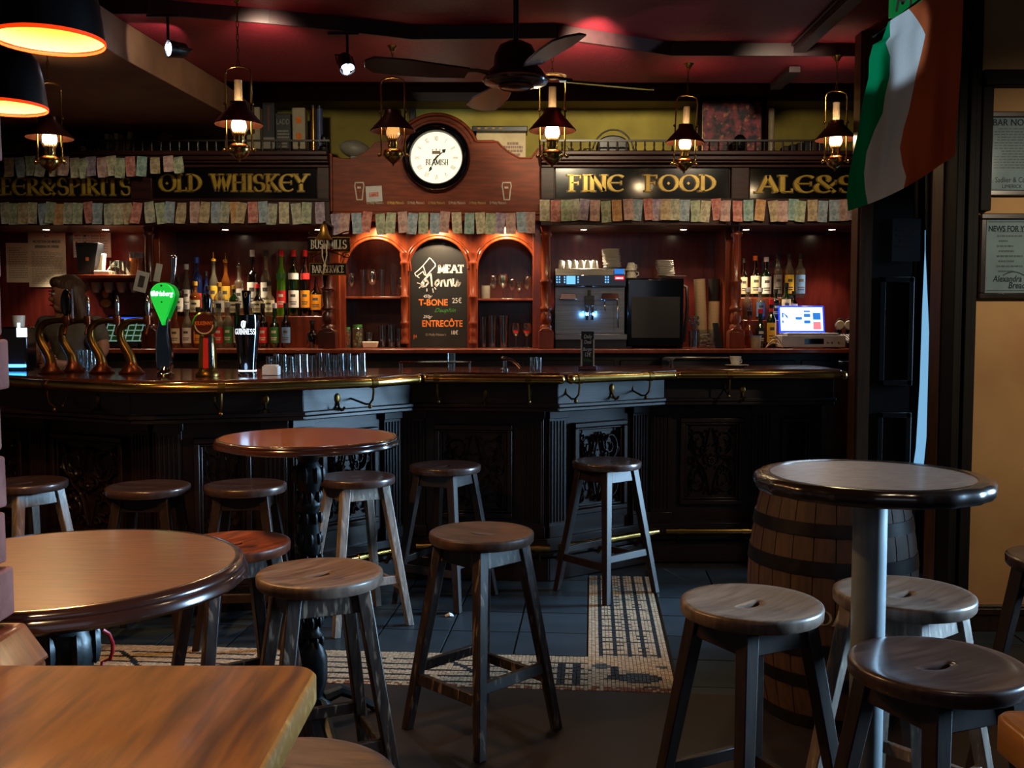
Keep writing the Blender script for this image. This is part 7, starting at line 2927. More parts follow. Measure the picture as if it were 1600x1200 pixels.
# framed flower picture on the gallery
yp = 7.20
p0, p1 = P(1088, 150, yp), P(1198, 150, yp)
zb_ = zg
t = thing('framed_picture', ((p0.x + p1.x) / 2, yp, zb_), 'large dark framed flower picture standing over the FOOD board', 'picture')
w2, h = (p1.x - p0.x) / 2, p0.z - zb_
m = MB()
for xa, xb_, za, zz_ in ((-w2, w2, h - .045, h), (-w2, w2, 0, .045), (-w2, -w2 + .042, .045, h - .045), (w2 - .042, w2, .045, h - .045)):
    m.box(xa, xb_, -.02, .02, za, zz_)
m.build('frame', 'black_gloss', parent=t, bevel=.006)
m = MB()
for d in (.002, .040):
    for xa, xb_, za, zz_ in ((-w2 + d, w2 - d, h - d - .003, h - d), (-w2 + d, -w2 + d + .003, d, h - d), (w2 - d - .003, w2 - d, d, h - d)):
        m.box(xa, xb_, -.023, -.018, za, zz_)
m.build('gilt_line', 'brass', parent=t)
fm = mk('flower_print', '#b04a5a', '#2a2a34', rough=.5, scale=16, lo=.40, hi=.58, wear='#d88a5a', wscale=22, wlo=.58, whi=.66)
m = MB()
m.box(-w2 + .04, w2 - .04, -.006, .0, .04, h - .04)
m.build('print', 'flower_print', parent=t)
t = thing('bust', (X(1156, 7.0, 210), 7.0, zg), 'round dark head on a short stand before the flower picture', 'bust')
m = MB()
m.lathe([(0, 0), (.03, 0), (.03, .012), (.02, .02), (.018, .05), (0, .05)], 16)
m.build('stand', 'door_wood', parent=t)
m = MB()
m.ball((0, 0, .10), (.05, .052, .066), 18, 12)
m.ball((0, -.05, .09), (.012, .014, .018), 8, 6)
m.build('head', 'black_plastic', parent=t)
t = thing('candle', (X(1205, 7.05, 200), 7.05, zg), 'thick pale candle on a small foot beside the flower picture', 'candle')
m = MB()
m.lathe([(0, .012), (.021, .012), (.021, Z(170, 7.05) - zg - .006), (.016, Z(169, 7.05) - zg), (0, Z(169, 7.05) - zg)], 18)
m.build('wax', 'tin_cream', parent=t)
m = MB()
m.lathe([(0, 0), (.034, 0), (.03, .01), (.02, .014), (0, .014)], 18)
m.build('foot', 'brass_dull', parent=t)
t = thing('accordion', (X(1255, 7.15, 215), 7.12, zg), 'dark slanted squeeze box behind the last oil lamp', 'accordion')
for k in range(6):
    m = MB()
    m.box(-.16 + k * .05, -.12 + k * .05, -.05, .05, 0, .10 + .012 * k)
    m.build('fold', 'tin_black' if k % 2 else 'book_dark', parent=t, bevel=.008)


# ================================================================== OIL LAMPS
def oil_lamp(px, pyt, pyb, y, label, mount_z=2.95, chimney=True, bright=1.0, bell=False, tilt=0.0):
    """hanging brass oil lamp: ceiling cup, chain, stirrup, copper shade, glass chimney, burner, font"""
    ztop, zbot = Z(pyt, y), Z(pyb, y)
    h = ztop - zbot
    x = X(px, y, (pyt + pyb) / 2)
    t = thing('oil_lamp', (x, y, zbot), label, 'lamp', 'hanging brass oil lamps')
    s = h / .47
    m = MB()
    cz = mount_z - zbot
    m.lathe([(0, cz - .03), (.012, cz - .028), (.02, cz - .012), (.032, cz), (0, cz)], 16)
    m.build('ceiling_cup', 'brass', parent=t)
    m = MB()
    n = max(4, int((cz - .02 - h) / .030))
    for i in range(n):
        z0 = h + (cz - .02 - h) * i / n
        z1 = h + (cz - .02 - h) * (i + 1) / n
        c_, l_ = (z0 + z1) / 2, (z1 - z0) * .62
        ring = [(.006 * math.cos(a), 0, c_ + l_ * math.sin(a)) for a in [k * PI / 4 for k in range(8)]]
        if i % 2:
            ring = [(0, p[0], p[2]) for p in ring]
        m.tube(ring, .0018, n=4, closed=True)
    m.build('chain', 'brass_dull', parent=t)
    w_ = .064 * s
    zs = .17 * s
    m = MB()
    m.tube([(-w_, 0, .06 * s), (-w_, 0, h - .035), (-w_ * .9, 0, h - .012), (-w_ * .5, 0, h), (0, 0, h + .004), (w_ * .5, 0, h), (w_ * .9, 0, h - .012), (w_, 0, h - .035), (w_, 0, .06 * s)], .0045, n=8)
    for q in (-1, 1):
        m.ball((q * (w_ + .012), 0, .06 * s), .010, 8, 6)
        m.ball((q * (w_ + .004), 0, zs + .12 * s), .009, 8, 6)
    m.build('stirrup', 'brass', parent=t, sharp=60)
    m = MB()
    sb, st = zs + .02 * s, zs + .105 * s
    m.lathe([(.118 * s, sb - .004), (.121 * s, sb), (.046 * s, st), (.044 * s, st + .022 * s), (.040 * s, st + .022 * s), (.042 * s, st), (.116 * s, sb), (.118 * s, sb - .004)], 36)
    m.build('shade', 'shade_copper', parent=t, sharp=50)
    if chimney:
        m = MB()
        m.lathe([(.021 * s, st - .005), (.020 * s, st + .13 * s), (.0185 * s, st + .13 * s), (.0195 * s, st - .005)], 18)
        m.build('chimney_top', 'glass_chimney', parent=t)
    m = MB()
    m.lathe([(.028 * s, zs - .04 * s), (.044 * s, zs - .008 * s), (.044 * s, zs + .028 * s), (.028 * s, zs + .068 * s), (.021 * s, st)], 20)
    m.build('glass_chimney', 'glass_clear', parent=t)
    m = MB()
    m.ball((0, 0, zs + .012 * s), (.037 * s, .037 * s, .042 * s), 16, 12)
    m.build('bulb', 'bulb_glow' if bright > .5 else 'bulb_faint', parent=t)
    m = MB()
    m.lathe([(0, zs - .075 * s), (.024 * s, zs - .075 * s), (.030 * s, zs - .06 * s), (.026 * s, zs - .045 * s), (.032 * s, zs - .03 * s), (.028 * s, zs - .022 * s), (0, zs - .022 * s)], 20)
    bn = m.build('burner', 'brass', parent=t, sharp=50)
    m = MB()
    for i in range(14):
        a = i * 2 * PI / 14
        m.hexa([(.026 * s * math.cos(a) - .003, .026 * s * math.sin(a) - .003, zs - .03 * s), (.026 * s * math.cos(a) + .003, .026 * s * math.sin(a) - .003, zs - .03 * s), (.026 * s * math.cos(a) + .003, .026 * s * math.sin(a) + .003, zs - .03 * s), (.026 * s * math.cos(a) - .003, .026 * s * math.sin(a) + .003, zs - .03 * s)],
               [(.033 * s * math.cos(a) - .001, .033 * s * math.sin(a) - .001, zs - .004 * s), (.033 * s * math.cos(a) + .001, .033 * s * math.sin(a) - .001, zs - .004 * s), (.033 * s * math.cos(a) + .001, .033 * s * math.sin(a) + .001, zs - .004 * s), (.033 * s * math.cos(a) - .001, .033 * s * math.sin(a) + .001, zs - .004 * s)])
    o_ = m.build('gallery_prongs', 'brass', parent=bn)
    m = MB()
    m.lathe([(0, 0), (.004, .004), (.008, .014), (.022 * s, .022 * s), (.046 * s, .042 * s), (.056 * s, .064 * s), (.052 * s, .080 * s), (.036 * s, .092 * s), (.024 * s, .097 * s), (0, .097 * s)], 24)
    m.build('font', 'brass', parent=t, sharp=50)
    m = MB()
    m.tube([(-w_ - .012, 0, .06 * s), (w_ + .012, 0, .06 * s)], .0035, n=6)
    m.build('cross_bar', 'brass_dull', parent=t)
    if bell:
        m = MB()
        zz = cz - .16
        m.lathe([(0, zz + .018), (.03, zz + .014), (.078, zz), (.076, zz - .002), (.03, zz + .011), (0, zz + .014)], 28)
        m.build('smoke_bell', 'glass_chimney', parent=t)
    light('lamp_flame', 'POINT', (x, y, zbot + zs + .032 * s), 17.0 * bright, (1.0, .70, .38), shadow_soft_size=.050 * s)
    t.rotation_euler.y = tilt
    return t


oil_lamp(77, 130, 272, 4.85, 'hanging brass oil lamp behind the lower black pendant shade', 2.76, chimney=False)
oil_lamp(373, 105, 254, 4.90, 'hanging brass oil lamp with white chimney over the green and red taps', 3.02)
oil_lamp(614, 122, 260, 5.50, 'dim hanging oil lamp in front of the clock', 2.95, chimney=False, bright=.22)
oil_lamp(863, 116, 263, 5.50, 'hanging oil lamp with a pale smoke bell above it, over the menu stand', 2.95, bell=True)
oil_lamp(1069, 150, 272, 5.86, 'hanging oil lamp with a slanting white chimney before the flower picture', 2.95, tilt=R(2.0))
oil_lamp(1306, 143, 268, 5.70, 'dazzling hanging oil lamp beside the flag', 2.95, bright=1.3)


# ================================================================== PENDANT SHADES
def pendant(px, py, y, dia, zlow, label):
    x = X(px, y, py)
    t = thing('pendant_lamp', (x, y, zlow), label, 'lamp', 'black pendant shades')
    r = dia / 2
    m = MB()
    m.lathe([(r, 0), (r * .99, .012), (r * .90, r * .75), (r * .80, r * 1.15), (r * .62, r * 1.38), (r * .30, r * 1.5), (.03, r * 1.54), (.028, r * 1.75), (0, r * 1.76)], 40)
    m.build('shade', 'black_plastic', parent=t, sharp=50)
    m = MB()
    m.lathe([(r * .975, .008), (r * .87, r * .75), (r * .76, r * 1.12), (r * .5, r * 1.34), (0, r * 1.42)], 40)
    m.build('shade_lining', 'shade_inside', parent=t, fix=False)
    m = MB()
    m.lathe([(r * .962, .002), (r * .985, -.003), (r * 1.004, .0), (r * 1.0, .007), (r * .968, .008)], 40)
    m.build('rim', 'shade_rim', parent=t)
    m = MB()
    m.ball((0, 0, r * .95), .035, 14, 10)
    m.build('bulb', 'bulb_dim', parent=t)
    m = MB()
    m.tube([(0, 0, r * 1.75), (0, 0, 3.02 - zlow)], .004, n=6)
    m.build('cord', 'black_plastic', parent=t)
    light('shade_glow', 'POINT', (x, y, zlow + r * .62), 1.6, (1.0, .62, .24), shadow_soft_size=.04)
    light('pendant_and_fill_light', 'SPOT', (x, y, zlow + r * .55), 40, (1.0, .56, .22), (x, y, 0), spot_size=R(150), spot_blend=.3, shadow_soft_size=.05)


pendant(77, 74, 2.66, .28, 2.18, 'nearer and larger black pendant shade with glowing orange inside')
pendant(7, 177, 3.46, .28, 2.18, 'lower-looking black pendant shade with orange inside, beside the brick pier')
# the pendant over the honey-coloured table is out of the picture; its light is not
light('pendant_and_fill_light', 'SPOT', (-.62, .55, 2.3), 27, (1.0, .68, .36), (-.62, .75, 0), spot_size=R(100), spot_blend=.6, shadow_soft_size=.06)
light('pendant_and_fill_light', 'SPOT', (1.15, 1.6, 2.45), 10, (1.0, .74, .48), (1.1, 1.9, 0), spot_size=R(120), spot_blend=.6, shadow_soft_size=.06)  # added warm fill over the stools; no pendant is known here


# ================================================================== TRACK SPOTLIGHTS, ADDED FILL LIGHTS
def track_spot(px, py, y, aim, energy, label, zc=2.95):
    p = P(px, py, y)
    t = thing('track_spotlight', p, label, 'spotlight', 'black track spotlights')
    d = (Vector(aim) - p).normalized()
    q = d.to_track_quat('-Z', 'Y').to_matrix().to_4x4()
    m = MB()
    m.box(-.10, .06, -.012, .012, zc - p.z - .012, zc - p.z)
    m.build('track', 'black_plastic', parent=t)
    m = MB()
    m.tube([(0, 0, zc - p.z - .01), (0, 0, .04)], .007, n=8)
    m.M = q
    m.tube([(-.046, 0, .03), (-.046, 0, .10), (.046, 0, .10), (.046, 0, .03)], .005, n=6)
    m.build('yoke', 'black_plastic', parent=t)
    m = MB()
    m.M = q
    m.lathe([(0, .10), (.02, .10), (.036, .085), (.040, .03), (.044, .0), (.040, -.002), (.036, .006), (0, .008)], 20)
    m.build('housing', 'black_plastic', parent=t, sharp=50)
    m = MB()
    m.M = q
    for k in range(3):
        a = k * 2 * PI / 3 + .5
        m.lathe([(0, .004), (.016, .004)], 12, (.019 * math.cos(a), .019 * math.sin(a), -.004))
    m.build('lens', 'led_white', parent=t, fix=False)
    light('track_and_fill_beam', 'SPOT', p + d * .02, energy, (.92, .94, 1.0), aim, spot_size=R(44), spot_blend=.45, shadow_soft_size=.03)


track_spot(263, 76, 4.95, (-2.02, 4.62, 2.76), 4.0, 'black track spotlight lighting the boxed bulkhead')
track_spot(543, 108, 5.25, (-.45, 4.5, 1.6), 10, 'black track spotlight between the oil lamps over the red ale tap and the clock')
light('track_and_fill_beam', 'SPOT', (.45, 5.0, 2.9), 95, (1.0, .84, .55), (.35, 7.4, 2.95), spot_size=R(50), spot_blend=.8, shadow_soft_size=.04)  # added fill on the yellow wall, without a fixture
light('track_and_fill_beam', 'SPOT', (-1.62, 5.02, 2.84), 3.2, (1.0, .92, .72), (-1.93, 5.30, 2.86), spot_size=R(74), spot_blend=.35, shadow_soft_size=.01)  # added light for the bright patch on the bulkhead, without a fixture
light('track_and_fill_beam', 'SPOT', (-1.2, 4.9, 2.9), 24, (1.0, .84, .58), (-1.6, 6.75, 2.35), spot_size=R(95), spot_blend=.9, shadow_soft_size=.05)  # added fill that brightens the left banknote rows
light('track_and_fill_beam', 'SPOT', (.1, 4.9, 2.9), 24, (1.0, .82, .56), (-.35, 6.78, 2.2), spot_size=R(44), spot_blend=.8, shadow_soft_size=.05)  # added front fill for the banknotes over the arches
light('track_and_fill_beam', 'SPOT', (1.5, 5.1, 2.9), 26, (1.0, .80, .56), (1.6, 6.95, 2.5), spot_size=R(62), spot_blend=.9, shadow_soft_size=.05)  # added fill for the flower picture and the banknotes near it
light('ochre_wall_fill', 'SPOT', (2.9, 2.7, 2.45), 75, (1.0, .80, .56), (2.55, 4.6, 1.35), spot_size=R(75), spot_blend=1.0, shadow_soft_size=.06)  # added unseen spot that brightens the ochre wall and its notices

# ================================================================== CEILING FAN
fc = P(806, 112, 4.0)
t = thing('ceiling_fan', fc, 'dark ceiling fan with four wooden blades hanging on a rod', 'fan')
m = MB()
m.tube([(0, 0, .10), (0, 0, CEIL - fc.z)], .011, n=10)
m.build('rod', 'black_plastic', parent=t)
m = MB()
m.lathe([(0, CEIL - fc.z - .06), (.03, CEIL - fc.z - .055), (.06, CEIL - fc.z), (0, CEIL - fc.z)], 20)
m.build('canopy', 'black_plastic', parent=t)
m = MB()
m.lathe([(0, .12), (.03, .118), (.065, .10), (.085, .06), (.088, .02), (.11, .0), (.13, -.03), (.125, -.045), (.07, -.055), (.06, -.065), (0, -.068)], 32)
m.build('motor', 'bistro_rim', parent=t, sharp=50)
m = MB()
m.lathe([(.128, -.038), (.134, -.034), (.128, -.028)], 32)
m.lathe([(.06, -.058), (.072, -.060), (.06, -.066)], 32)
m.build('trim_ring', 'copper', parent=t)
for ang in (20, 107, 200, 289):
    m = MB()
    a = R(ang)
    Mx = Matrix.Rotation(a, 4, 'Z') @ Matrix.Translation((0, 0, -.02)) @ Matrix.Rotation(R(12), 4, 'X')
    m.M = Mx
    poly = [(.20, -.045), (.30, -.062), (.45, -.072), (.56, -.066), (.60, -.03), (.61, .02), (.58, .055), (.45, .06), (.30, .045), (.20, .035)]
    m.prism(poly, -.004, .004, 'z')
    b_ = m.build('blade', 'table_rim', parent=t, bevel=.002)
    m = MB()
    m.M = Mx
    m.tube([(.10, 0, .004), (.16, 0, .012), (.24, 0, .006)], [.014, .010, .012], n=8, flat=.6)
    m.build('blade_iron', 'brass_dull', parent=b_)

# ================================================================== FLAG, EMERGENCY SIGN
YF = 3.95
cols_l = [(1388, 34), (1378, 62), (1364, 70), (1358, 92), (1357, 122), (1350, 150), (1345, 178), (1341, 205), (1333, 240), (1326, 275), (1323, 305), (1325, 330)]
cols_r = [(1506, -40), (1505, 10), (1504, 40), (1503, 70), (1502, 100), (1500, 130), (1498, 158), (1496, 182), (1494, 204), (1493, 222), (1493, 236), (1492, 242)]
nu_, nv_ = 48, 44


GREEN = [(1390, 1420), (1391, 1438), (1384, 1446), (1391, 1440), (1390, 1432), (1383, 1426), (1379, 1420), (1366, 1412), (1354, 1406), (1350, 1410), (1352, 1416), (1356, 1412)]


def interp(c, t):
    f = t * (len(c) - 1)
    i = min(int(f), len(c) - 2)
    f -= i
    return (c[i][0] + (c[i + 1][0] - c[i][0]) * f, c[i][1] + (c[i + 1][1] - c[i][1]) * f)


m = MB()
vs = []


def bounds(v):
    L_, R_ = interp(cols_l, v), interp(cols_r, v)
    w_ = R_[0] - L_[0]
    g1, g2 = interp(GREEN, v)[0], interp(GREEN, v)[1]
    return max(.03, (g1 - L_[0]) / w_), (g2 - L_[0]) / w_


N1, N2 = 12, 18
for j in range(nv_ + 1):
    v = j / nv_
    L_, R_ = interp(cols_l, v), interp(cols_r, v)
    b1, b2 = bounds(v)
    for i in range(nu_ + 1):
        u = b1 * i / N1 if i <= N1 else b1 + (b2 - b1) * (i - N1) / (N2) if i <= N1 + N2 else b2 + (1 - b2) * (i - N1 - N2) / (nu_ - N1 - N2)
        px = L_[0] + (R_[0] - L_[0]) * u
        py = L_[1] + (R_[1] - L_[1]) * u + 10 * math.sin(u * PI) * v
        # gathered folds; the lower part falls in behind the upper billow
        dy = (.045 * math.sin(u * 9.5 + v * 2.6) * (.35 + .65 * v) + .022 * math.sin(u * 21 - v * 3) * (.2 + .8 * v) + .05 * math.sin(v * 3.4 + u * 1.4) + .10 * max(0, v - .42 - .35 * (u - .3)) * (1 - u))
        vs.append(tuple(P(px, py, YF + dy)))
fs, mi = [], []
for j in range(nv_):
    for i in range(nu_):
        fs.append((j * (nu_ + 1) + i, j * (nu_ + 1) + i + 1, (j + 1) * (nu_ + 1) + i + 1, (j + 1) * (nu_ + 1) + i))
        mi.append(0 if i < N1 else 1 if i < N1 + N2 else 2)


def cloth(name, c, tl=.45):
    m_ = bpy.data.materials.new(name)
    m_.use_nodes = True
    nt = m_.node_tree
    nt.nodes.remove(nt.nodes['Principled BSDF'])
    no = nt.nodes.new('ShaderNodeTexNoise')
    no.inputs['Scale'].default_value = 160
    mr = nt.nodes.new('ShaderNodeMixRGB')
    mr.inputs[1].default_value = lin(c)
    mr.inputs[2].default_value = tuple(v * .8 for v in lin(c)[:3]) + (1,)
    nt.links.new(no.outputs[0], mr.inputs[0])
    df, tr, mx = nt.nodes.new('ShaderNodeBsdfDiffuse'), nt.nodes.new('ShaderNodeBsdfTranslucent'), nt.nodes.new('ShaderNodeMixShader')
    for n_ in (df, tr):
        nt.links.new(mr.outputs[0], n_.inputs[0])
    mx.inputs[0].default_value = tl
    nt.links.new(df.outputs[0], mx.inputs[1])
    nt.links.new(tr.outputs[0], mx.inputs[2])
    nt.links.new(mx.outputs[0], nt.nodes['Material Output'].inputs[0])
    M[name] = m_


cloth('flag_green', '#0a9a62')
cloth('flag_white', '#e4e8ec')
cloth('flag_orange', '#c8623a')
m.add(vs, fs)
m.m = mi
tag(m.build('flag', ['flag_green', 'flag_white', 'flag_orange'], fix=False, sharp=180), 'green, white and orange flag draped from the ceiling beside the doorway', 'flag')
t = thing('flag_pole', (0, 0, 0), 'dark cord that holds up the top edge of the flag', 'cord')
a_, b_ = P(1380, 45, YF + .05), P(1512, -60, YF + .05)
m = MB()
m.tube([a_ + (a_ - b_) * .12, a_, b_, b_ + (b_ - a_) * .3, (b_.x + .25, YF + .05, CEIL)], .005, n=6)
m.build('cord', 'black_plastic', parent=t)
t = thing('emergency_sign', P(1412, 6, 4.30), 'green emergency exit sign with white figure behind the top of the flag', 'sign')
m = MB()
m.box(-.05, .20, 0, .04, -.05, .16)
b_ = m.build('box', 'exit_green', parent=t, bevel=.004)
m = MB()
m.quads(poly_rib([(-.03, -.03), (-.02, .03), (-.005, .0), (.012, .03)], .010) + poly_rib([(.03, -.02), (.03, .03)], .010), (0, -.001, .0), UX, UZ)
m.build('figure', 'white_paint', parent=b_, smooth=False, fix=False)
m = MB()
m.tube([(.08, .02, .16), (.08, .02, CEIL - t.location.z)], .006, n=6)
m.build('hanger', 'black_plastic', parent=t)

# ================================================================== FRAMED NOTICES ON THE OCHRE WALL
def framed(px0, px1, py0, py1, label):
    y = 4.592
    p = P((px0 + px1) / 2, (py0 + py1) / 2, y)
    t_ = thing('framed_notice', p, label, 'framed notice', 'framed notices on the ochre wall')
    w2, h2 = (px1 - px0) * y / FPX / 2, (py1 - py0) * y / FPX / 2
    m_ = MB()
    f = .026
    for xa, xb_, za, zb_ in ((-w2, w2, h2 - f, h2), (-w2, w2, -h2, -h2 + f), (-w2, -w2 + f, -h2 + f, h2 - f), (w2 - f, w2, -h2 + f, h2 - f)):
        m_.box(xa, xb_, -.022, .005, za, zb_)
    m_.build('frame', 'bistro_rim', parent=t_, bevel=.004)
    m_ = MB()
    m_.box(-w2 + f, w2 - f, -.006, .004, -h2 + f, h2 - f)
    sh_ = m_.build('sheet', 'paper_white', parent=t_)
    m_ = MB()
    m_.box(-w2 + f, w2 - f, -.012, -.010, -h2 + f, h2 - f)
    m_.build('glass', 'pane_glass', parent=t_)
    return t_, sh_, w2 - f, h2 - f


t, sh_, w2, h2 = framed(1531, 1632, 177, 305, 'framed BAR notice, upper of the two frames on the ochre wall')
text('lettering', 'BAR NONE', (0, -.0068, h2 * .86), .042, 'ink', parent=sh_, sx=.92, bold=.0004)
printed(sh_, lines(w2 * 1.4, h2 * 1.15, 15, 21, .34, True), (-w2 * .7, -.0066, -h2 * .42))
text('lettering', 'G. Sadlier & Co. Ltd', (0, -.0068, -h2 * .72), .034, 'ink', parent=sh_, sx=.8)
text('lettering', 'LIMERICK', (0, -.0068, -h2 * .9), .024, 'ink', parent=sh_, sx=.9)
t, sh_, w2, h2 = framed(1529, 1628, 335, 466, 'framed NEWS notice with a bread trade mark, lower of the two frames')
text('lettering', 'NEWS FOR YOU!', (0, -.0068, h2 * .74), .036, 'ink', parent=sh_, sx=.78, bold=.0008)
printed(sh_, [[(-.06, 0), (.06, 0), (.06, .002), (-.06, .002)]], (0, -.0066, h2 * .66), 'ink')
printed(sh_, [[(-w2 * .9, 0), (w2 * .9, 0), (w2 * .9, .005), (-w2 * .9, .005)]], (0, -.0066, h2 * .92))
printed(sh_, [[(-w2 * .9, 0), (w2 * .9, 0), (w2 * .9, .005), (-w2 * .9, .005)]], (0, -.0066, -h2 * .95))
for i in range(8):
    printed(sh_, lines(w2 * (1.0 if i % 2 == 0 else .6), .016, 1, 30 + i, .5), (-w2 * (.55 if i % 2 == 0 else .48), -.0066, h2 * .50 - i * .023))
text('lettering', 'Alexandra', (-w2 * .12, -.0068, -h2 * .62), .040, 'ink', parent=sh_, sx=.8, shear=.2, bold=.0006)
text('lettering', 'Bread', (w2 * .25, -.0068, -h2 * .80), .042, 'ink', parent=sh_, sx=.8, shear=.2, bold=.0006)
m = MB()
m.quads(poly_rib([(-w2 * .2 + w2 * .8 * i / 12, .016 * math.sin(PI * i / 12)) for i in range(13)], .004), (-.01, -.0066, -h2 * .52), UX, UZ)
m.build('print', 'ink', parent=sh_, smooth=False, fix=False)
# faint dark notice on the screen at the end of the bar
t, w_, h_ = paper('notice', 1394, 1438, 342, 408, 5.492, 'tin_black', 'dark poster hardly visible on the black screen', 'notice')
printed(t, lines(w_ * .7, h_ * .5, 4, 5, .4, True), (-w_ * .35, -.0025, -h_ * .2), 'book_dark')

# bench end post in front of the pier
t = thing('bench_end', (-.635, 1.145, 0), 'wooden bench end with grain showing, just behind the honey-coloured table', 'bench')
m = MB()
m.box(-.05, .022, -.0, .012, .0, 1.0)
m.build('panel', 'honey_wood', parent=t, bevel=.003)


# ================================================================== THE BARTENDER
def skin(name, nodes, edges, mat_, parent=None, sub=2, root=0):
    me = bpy.data.meshes.new(name)
    me.from_pydata([p for p, r_ in nodes], edges, [])
    o_ = bpy.data.objects.new(name, me)
    C.objects.link(o_)
    o_.modifiers.new('skin', 'SKIN')
    for i, (p, r_) in enumerate(nodes):
        sv = me.skin_vertices[0].data[i]
        sv.radius = r_ if isinstance(r_, tuple) else (r_, r_)
        sv.use_root = (i == root)
    ss = o_.modifiers.new('sub', 'SUBSURF')
    ss.levels = ss.render_levels = sub
    dg = bpy.context.evaluated_depsgraph_get()
    me2 = bpy.data.meshes.new_from_object(o_.evaluated_get(dg))
    me2.name = name
    bpy.data.objects.remove(o_)
    me2.materials.clear()
    me2.materials.append(M[mat_])
    me2.polygons.foreach_set('use_smooth', [True] * len(me2.polygons))
    o2 = bpy.data.objects.new(name, me2)
    C.objects.link(o2)
    if parent:
        o2.parent = parent
    return o2


yp = 6.32
pc = P(110, 470, yp)
who = thing('person', (pc.x, yp, 0), 'bartender with long brown hair in a grey top, head bowed behind the taps', 'person')
hz_ = Z(462, yp)          # head centre
sh_z = Z(503, yp)
# the person faces the pier side, head bowed; local x to the right, y away from the visitor
hx = X(103, yp, 460) - pc.x
nodes = [((.01, .02, .98), (.15, .11)),      # 0 pelvis
         ((.0, .02, 1.15), (.125, .095)), ((-.005, .015, 1.32), (.15, .105)), ((-.01, .01, sh_z - .03), (.10, .07)),   # spine, chest, collar
         ((-.015, .0, sh_z + .045), (.048, .05)), ((hx + .01, -.01, hz_ - .03), (.072, .078)), ((hx + .0, -.01, hz_ + .045), (.085, .08)), ((hx + .005, -.01, hz_ + .095), (.06, .06)),  # neck, jaw, skull
         ((.155, .0, sh_z - .015), (.055, .055)), ((.215, -.02, 1.28), (.046, .046)), ((.16, -.17, 1.17), (.036, .036)), ((.04, -.28, 1.20), (.026, .022)),          # arm nearest the till
         ((-.175, .03, sh_z - .015), (.055, .055)), ((-.23, .0, 1.28), (.046, .046)), ((-.20, -.18, 1.17), (.036, .036)), ((-.06, -.29, 1.22), (.026, .022)),           # arm nearest the pier
         ((.09, .02, .86), (.095, .10)), ((.10, .0, .50), (.062, .066)), ((.10, .03, .09), (.042, .045)), ((.11, -.09, .035), (.04, .03)),
         ((-.08, .02, .86), (.095, .10)), ((-.09, .0, .50), (.062, .066)), ((-.09, .03, .09), (.042, .045)), ((-.10, -.09, .035), (.04, .03))]
edges = [(0, 1), (1, 2), (2, 3), (3, 4), (4, 5), (5, 6), (6, 7), (3, 8), (8, 9), (9, 10), (10, 11), (3, 12), (12, 13), (13, 14), (14, 15), (0, 16), (16, 17), (17, 18), (18, 19), (0, 20), (20, 21), (21, 22), (22, 23)]
# nose, chin and ears
b0 = len(nodes)
FV, RV = Vector((-.80, -.60, 0)), Vector((.60, -.80, 0))     # the way the head looks, and its near side


def hp(a, b, c):
    p = Vector((hx + .003, -.01, hz_)) + FV * a + RV * b
    return (p.x, p.y, p.z + c)


nodes += [(hp(.106, 0, -.022), (.013, .012)), (hp(.074, 0, -.088), (.022, .024)), (hp(-.005, .092, -.012), (.012, .022))]
edges += [(5, b0), (5, b0 + 1), (5, b0 + 2)]
# hands: four fingers and a thumb on each, curled
for w_i, s_ in ((11, -1), (15, 1)):
    wx, wy, wz = nodes[w_i][0]
    p0 = len(nodes)
    nodes.append(((wx + s_ * .045, wy - .04, wz + .004), (.030, .016)))
    edges.append((w_i, p0))
    for f in range(4):
        q = len(nodes)
        off = (f - 1.5) * .018
        ln = (.9, 1.0, .95, .75)[f]
        nodes += [((wx + s_ * (.07 + .01 * ln), wy - .06 + .004 * f, wz + off), .0085), ((wx + s_ * (.085 + .02 * ln), wy - .05 + .03 * ln, wz + off), .0078), ((wx + s_ * .085, wy - .03 + .035 * ln, wz + off * .9), .007)]
        edges += [(p0, q), (q, q + 1), (q + 1, q + 2)]
    q = len(nodes)
    nodes += [((wx + s_ * .02, wy - .03, wz + .040), .010), ((wx + s_ * .045, wy - .012, wz + .052), .0085)]
    edges += [(p0, q), (q, q + 1)]
skin('body', nodes, edges, 'skin', who)
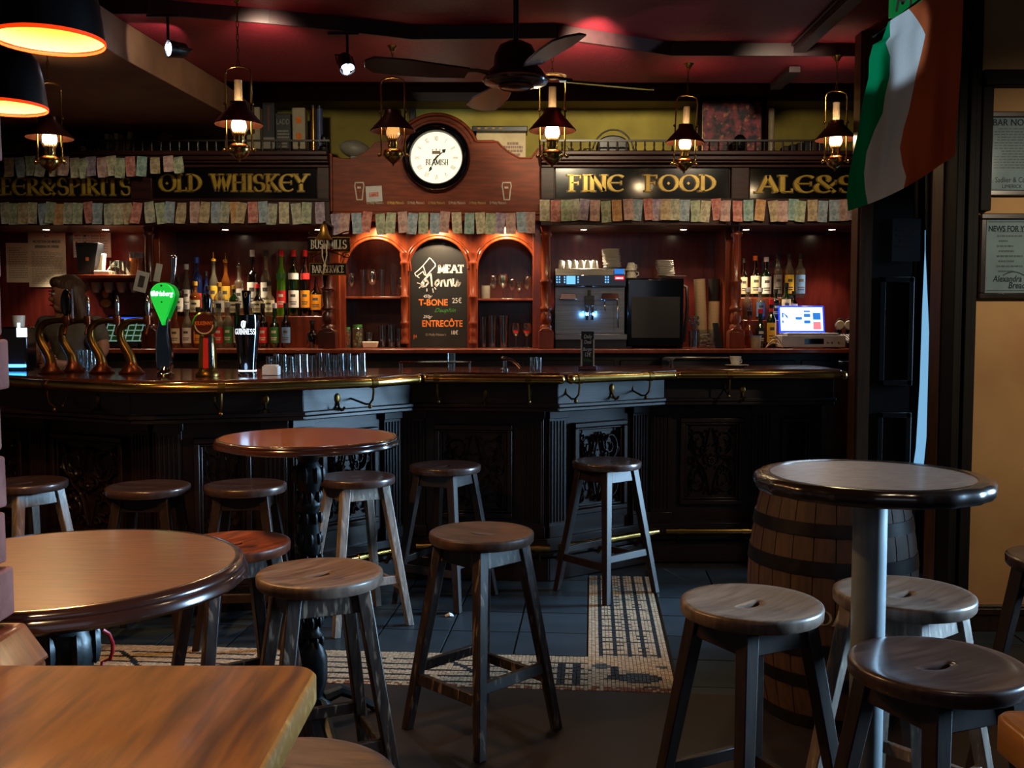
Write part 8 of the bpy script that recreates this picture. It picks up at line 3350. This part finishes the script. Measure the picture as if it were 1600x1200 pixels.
# clothes: grey top with short sleeves, dark trousers, apron
top_n = [((.01, .02, 1.0), (.19, .15)), ((.0, .02, 1.15), (.145, .112)), ((-.005, .015, 1.32), (.168, .122)), ((-.01, .01, sh_z - .04), (.12, .085)), ((.155, .0, sh_z - .012), (.068, .066)), ((.205, -.014, 1.31), (.060, .058)), ((-.175, .03, sh_z - .012), (.068, .066)), ((-.222, .006, 1.31), (.060, .058))]
skin('shirt', top_n, [(0, 1), (1, 2), (2, 3), (3, 4), (4, 5), (3, 6), (6, 7)], 'shirt_grey', who)
skin('trousers', [((.01, .02, 1.08), (.20, .16)), ((.01, .02, .95), (.20, .16)), ((.09, .02, .82), (.13, .135)), ((.10, .0, .50), (.09, .095)), ((.10, .03, .12), (.07, .072)), ((-.08, .02, .82), (.13, .135)), ((-.09, .0, .50), (.074, .078)), ((-.09, .03, .12), (.06, .062))],
     [(0, 1), (1, 2), (2, 3), (3, 4), (1, 5), (5, 6), (6, 7)], 'trouser_dark', who)
# long hair that falls to the shoulder on the till side and over the brow
m = MB()
m.ball((hx + .014, .012, hz_ + .046), (.100, .102, .090), 20, 14)
m.ball((hx - .030, -.035, hz_ + .082), (.055, .055, .040), 14, 10)
for i in range(12):
    u = i / 11
    m.ball((hx + .070 + .085 * u, -.020 - .02 * u, hz_ + .03 - .30 * u), (.052 - .018 * u, .066 - .026 * u, .060), 14, 10)
    m.ball((hx + .030 + .070 * u, .055, hz_ + .02 - .24 * u), (.060 - .02 * u, .050 - .012 * u, .056), 14, 10)
hair = m.build('hair', 'hair_brown', parent=who, sharp=180)
rm = hair.modifiers.new('merge', 'REMESH')
rm.mode = 'VOXEL'
rm.voxel_size = .009
rm.use_smooth_shade = True
sm_ = hair.modifiers.new('soften', 'SMOOTH')
sm_.iterations = 6
for nm, a, b, c, r_, mt in (('eye', .079, .033, .008, (.012, .012, .007), 'white_paint'), ('eye', .079, -.033, .008, (.012, .012, .007), 'white_paint'), ('pupil', .088, .033, .008, (.005, .005, .006), 'black_plastic'), ('pupil', .088, -.033, .008, (.005, .005, .006), 'black_plastic'),
                           ('eyebrow', .082, .034, .028, (.014, .014, .004), 'hair_brown'), ('eyebrow', .082, -.034, .028, (.014, .014, .004), 'hair_brown'), ('mouth', .080, 0, -.062, (.016, .020, .006), 'book_red')):
    m = MB()
    m.ball(hp(a, b, c), r_, 10, 6)
    m.build(nm, mt, parent=who)

# lettering drawn as text becomes plain mesh
dg = bpy.context.evaluated_depsgraph_get()
for o_ in [o_ for o_ in C.objects if o_.type == 'FONT']:
    me = bpy.data.meshes.new_from_object(o_.evaluated_get(dg))
    nm = o_.name
    q = bpy.data.objects.new('x', me)
    C.objects.link(q)
    q.parent = o_.parent
    q.matrix_local = o_.matrix_local
    bpy.data.objects.remove(o_)
    q.name = nm
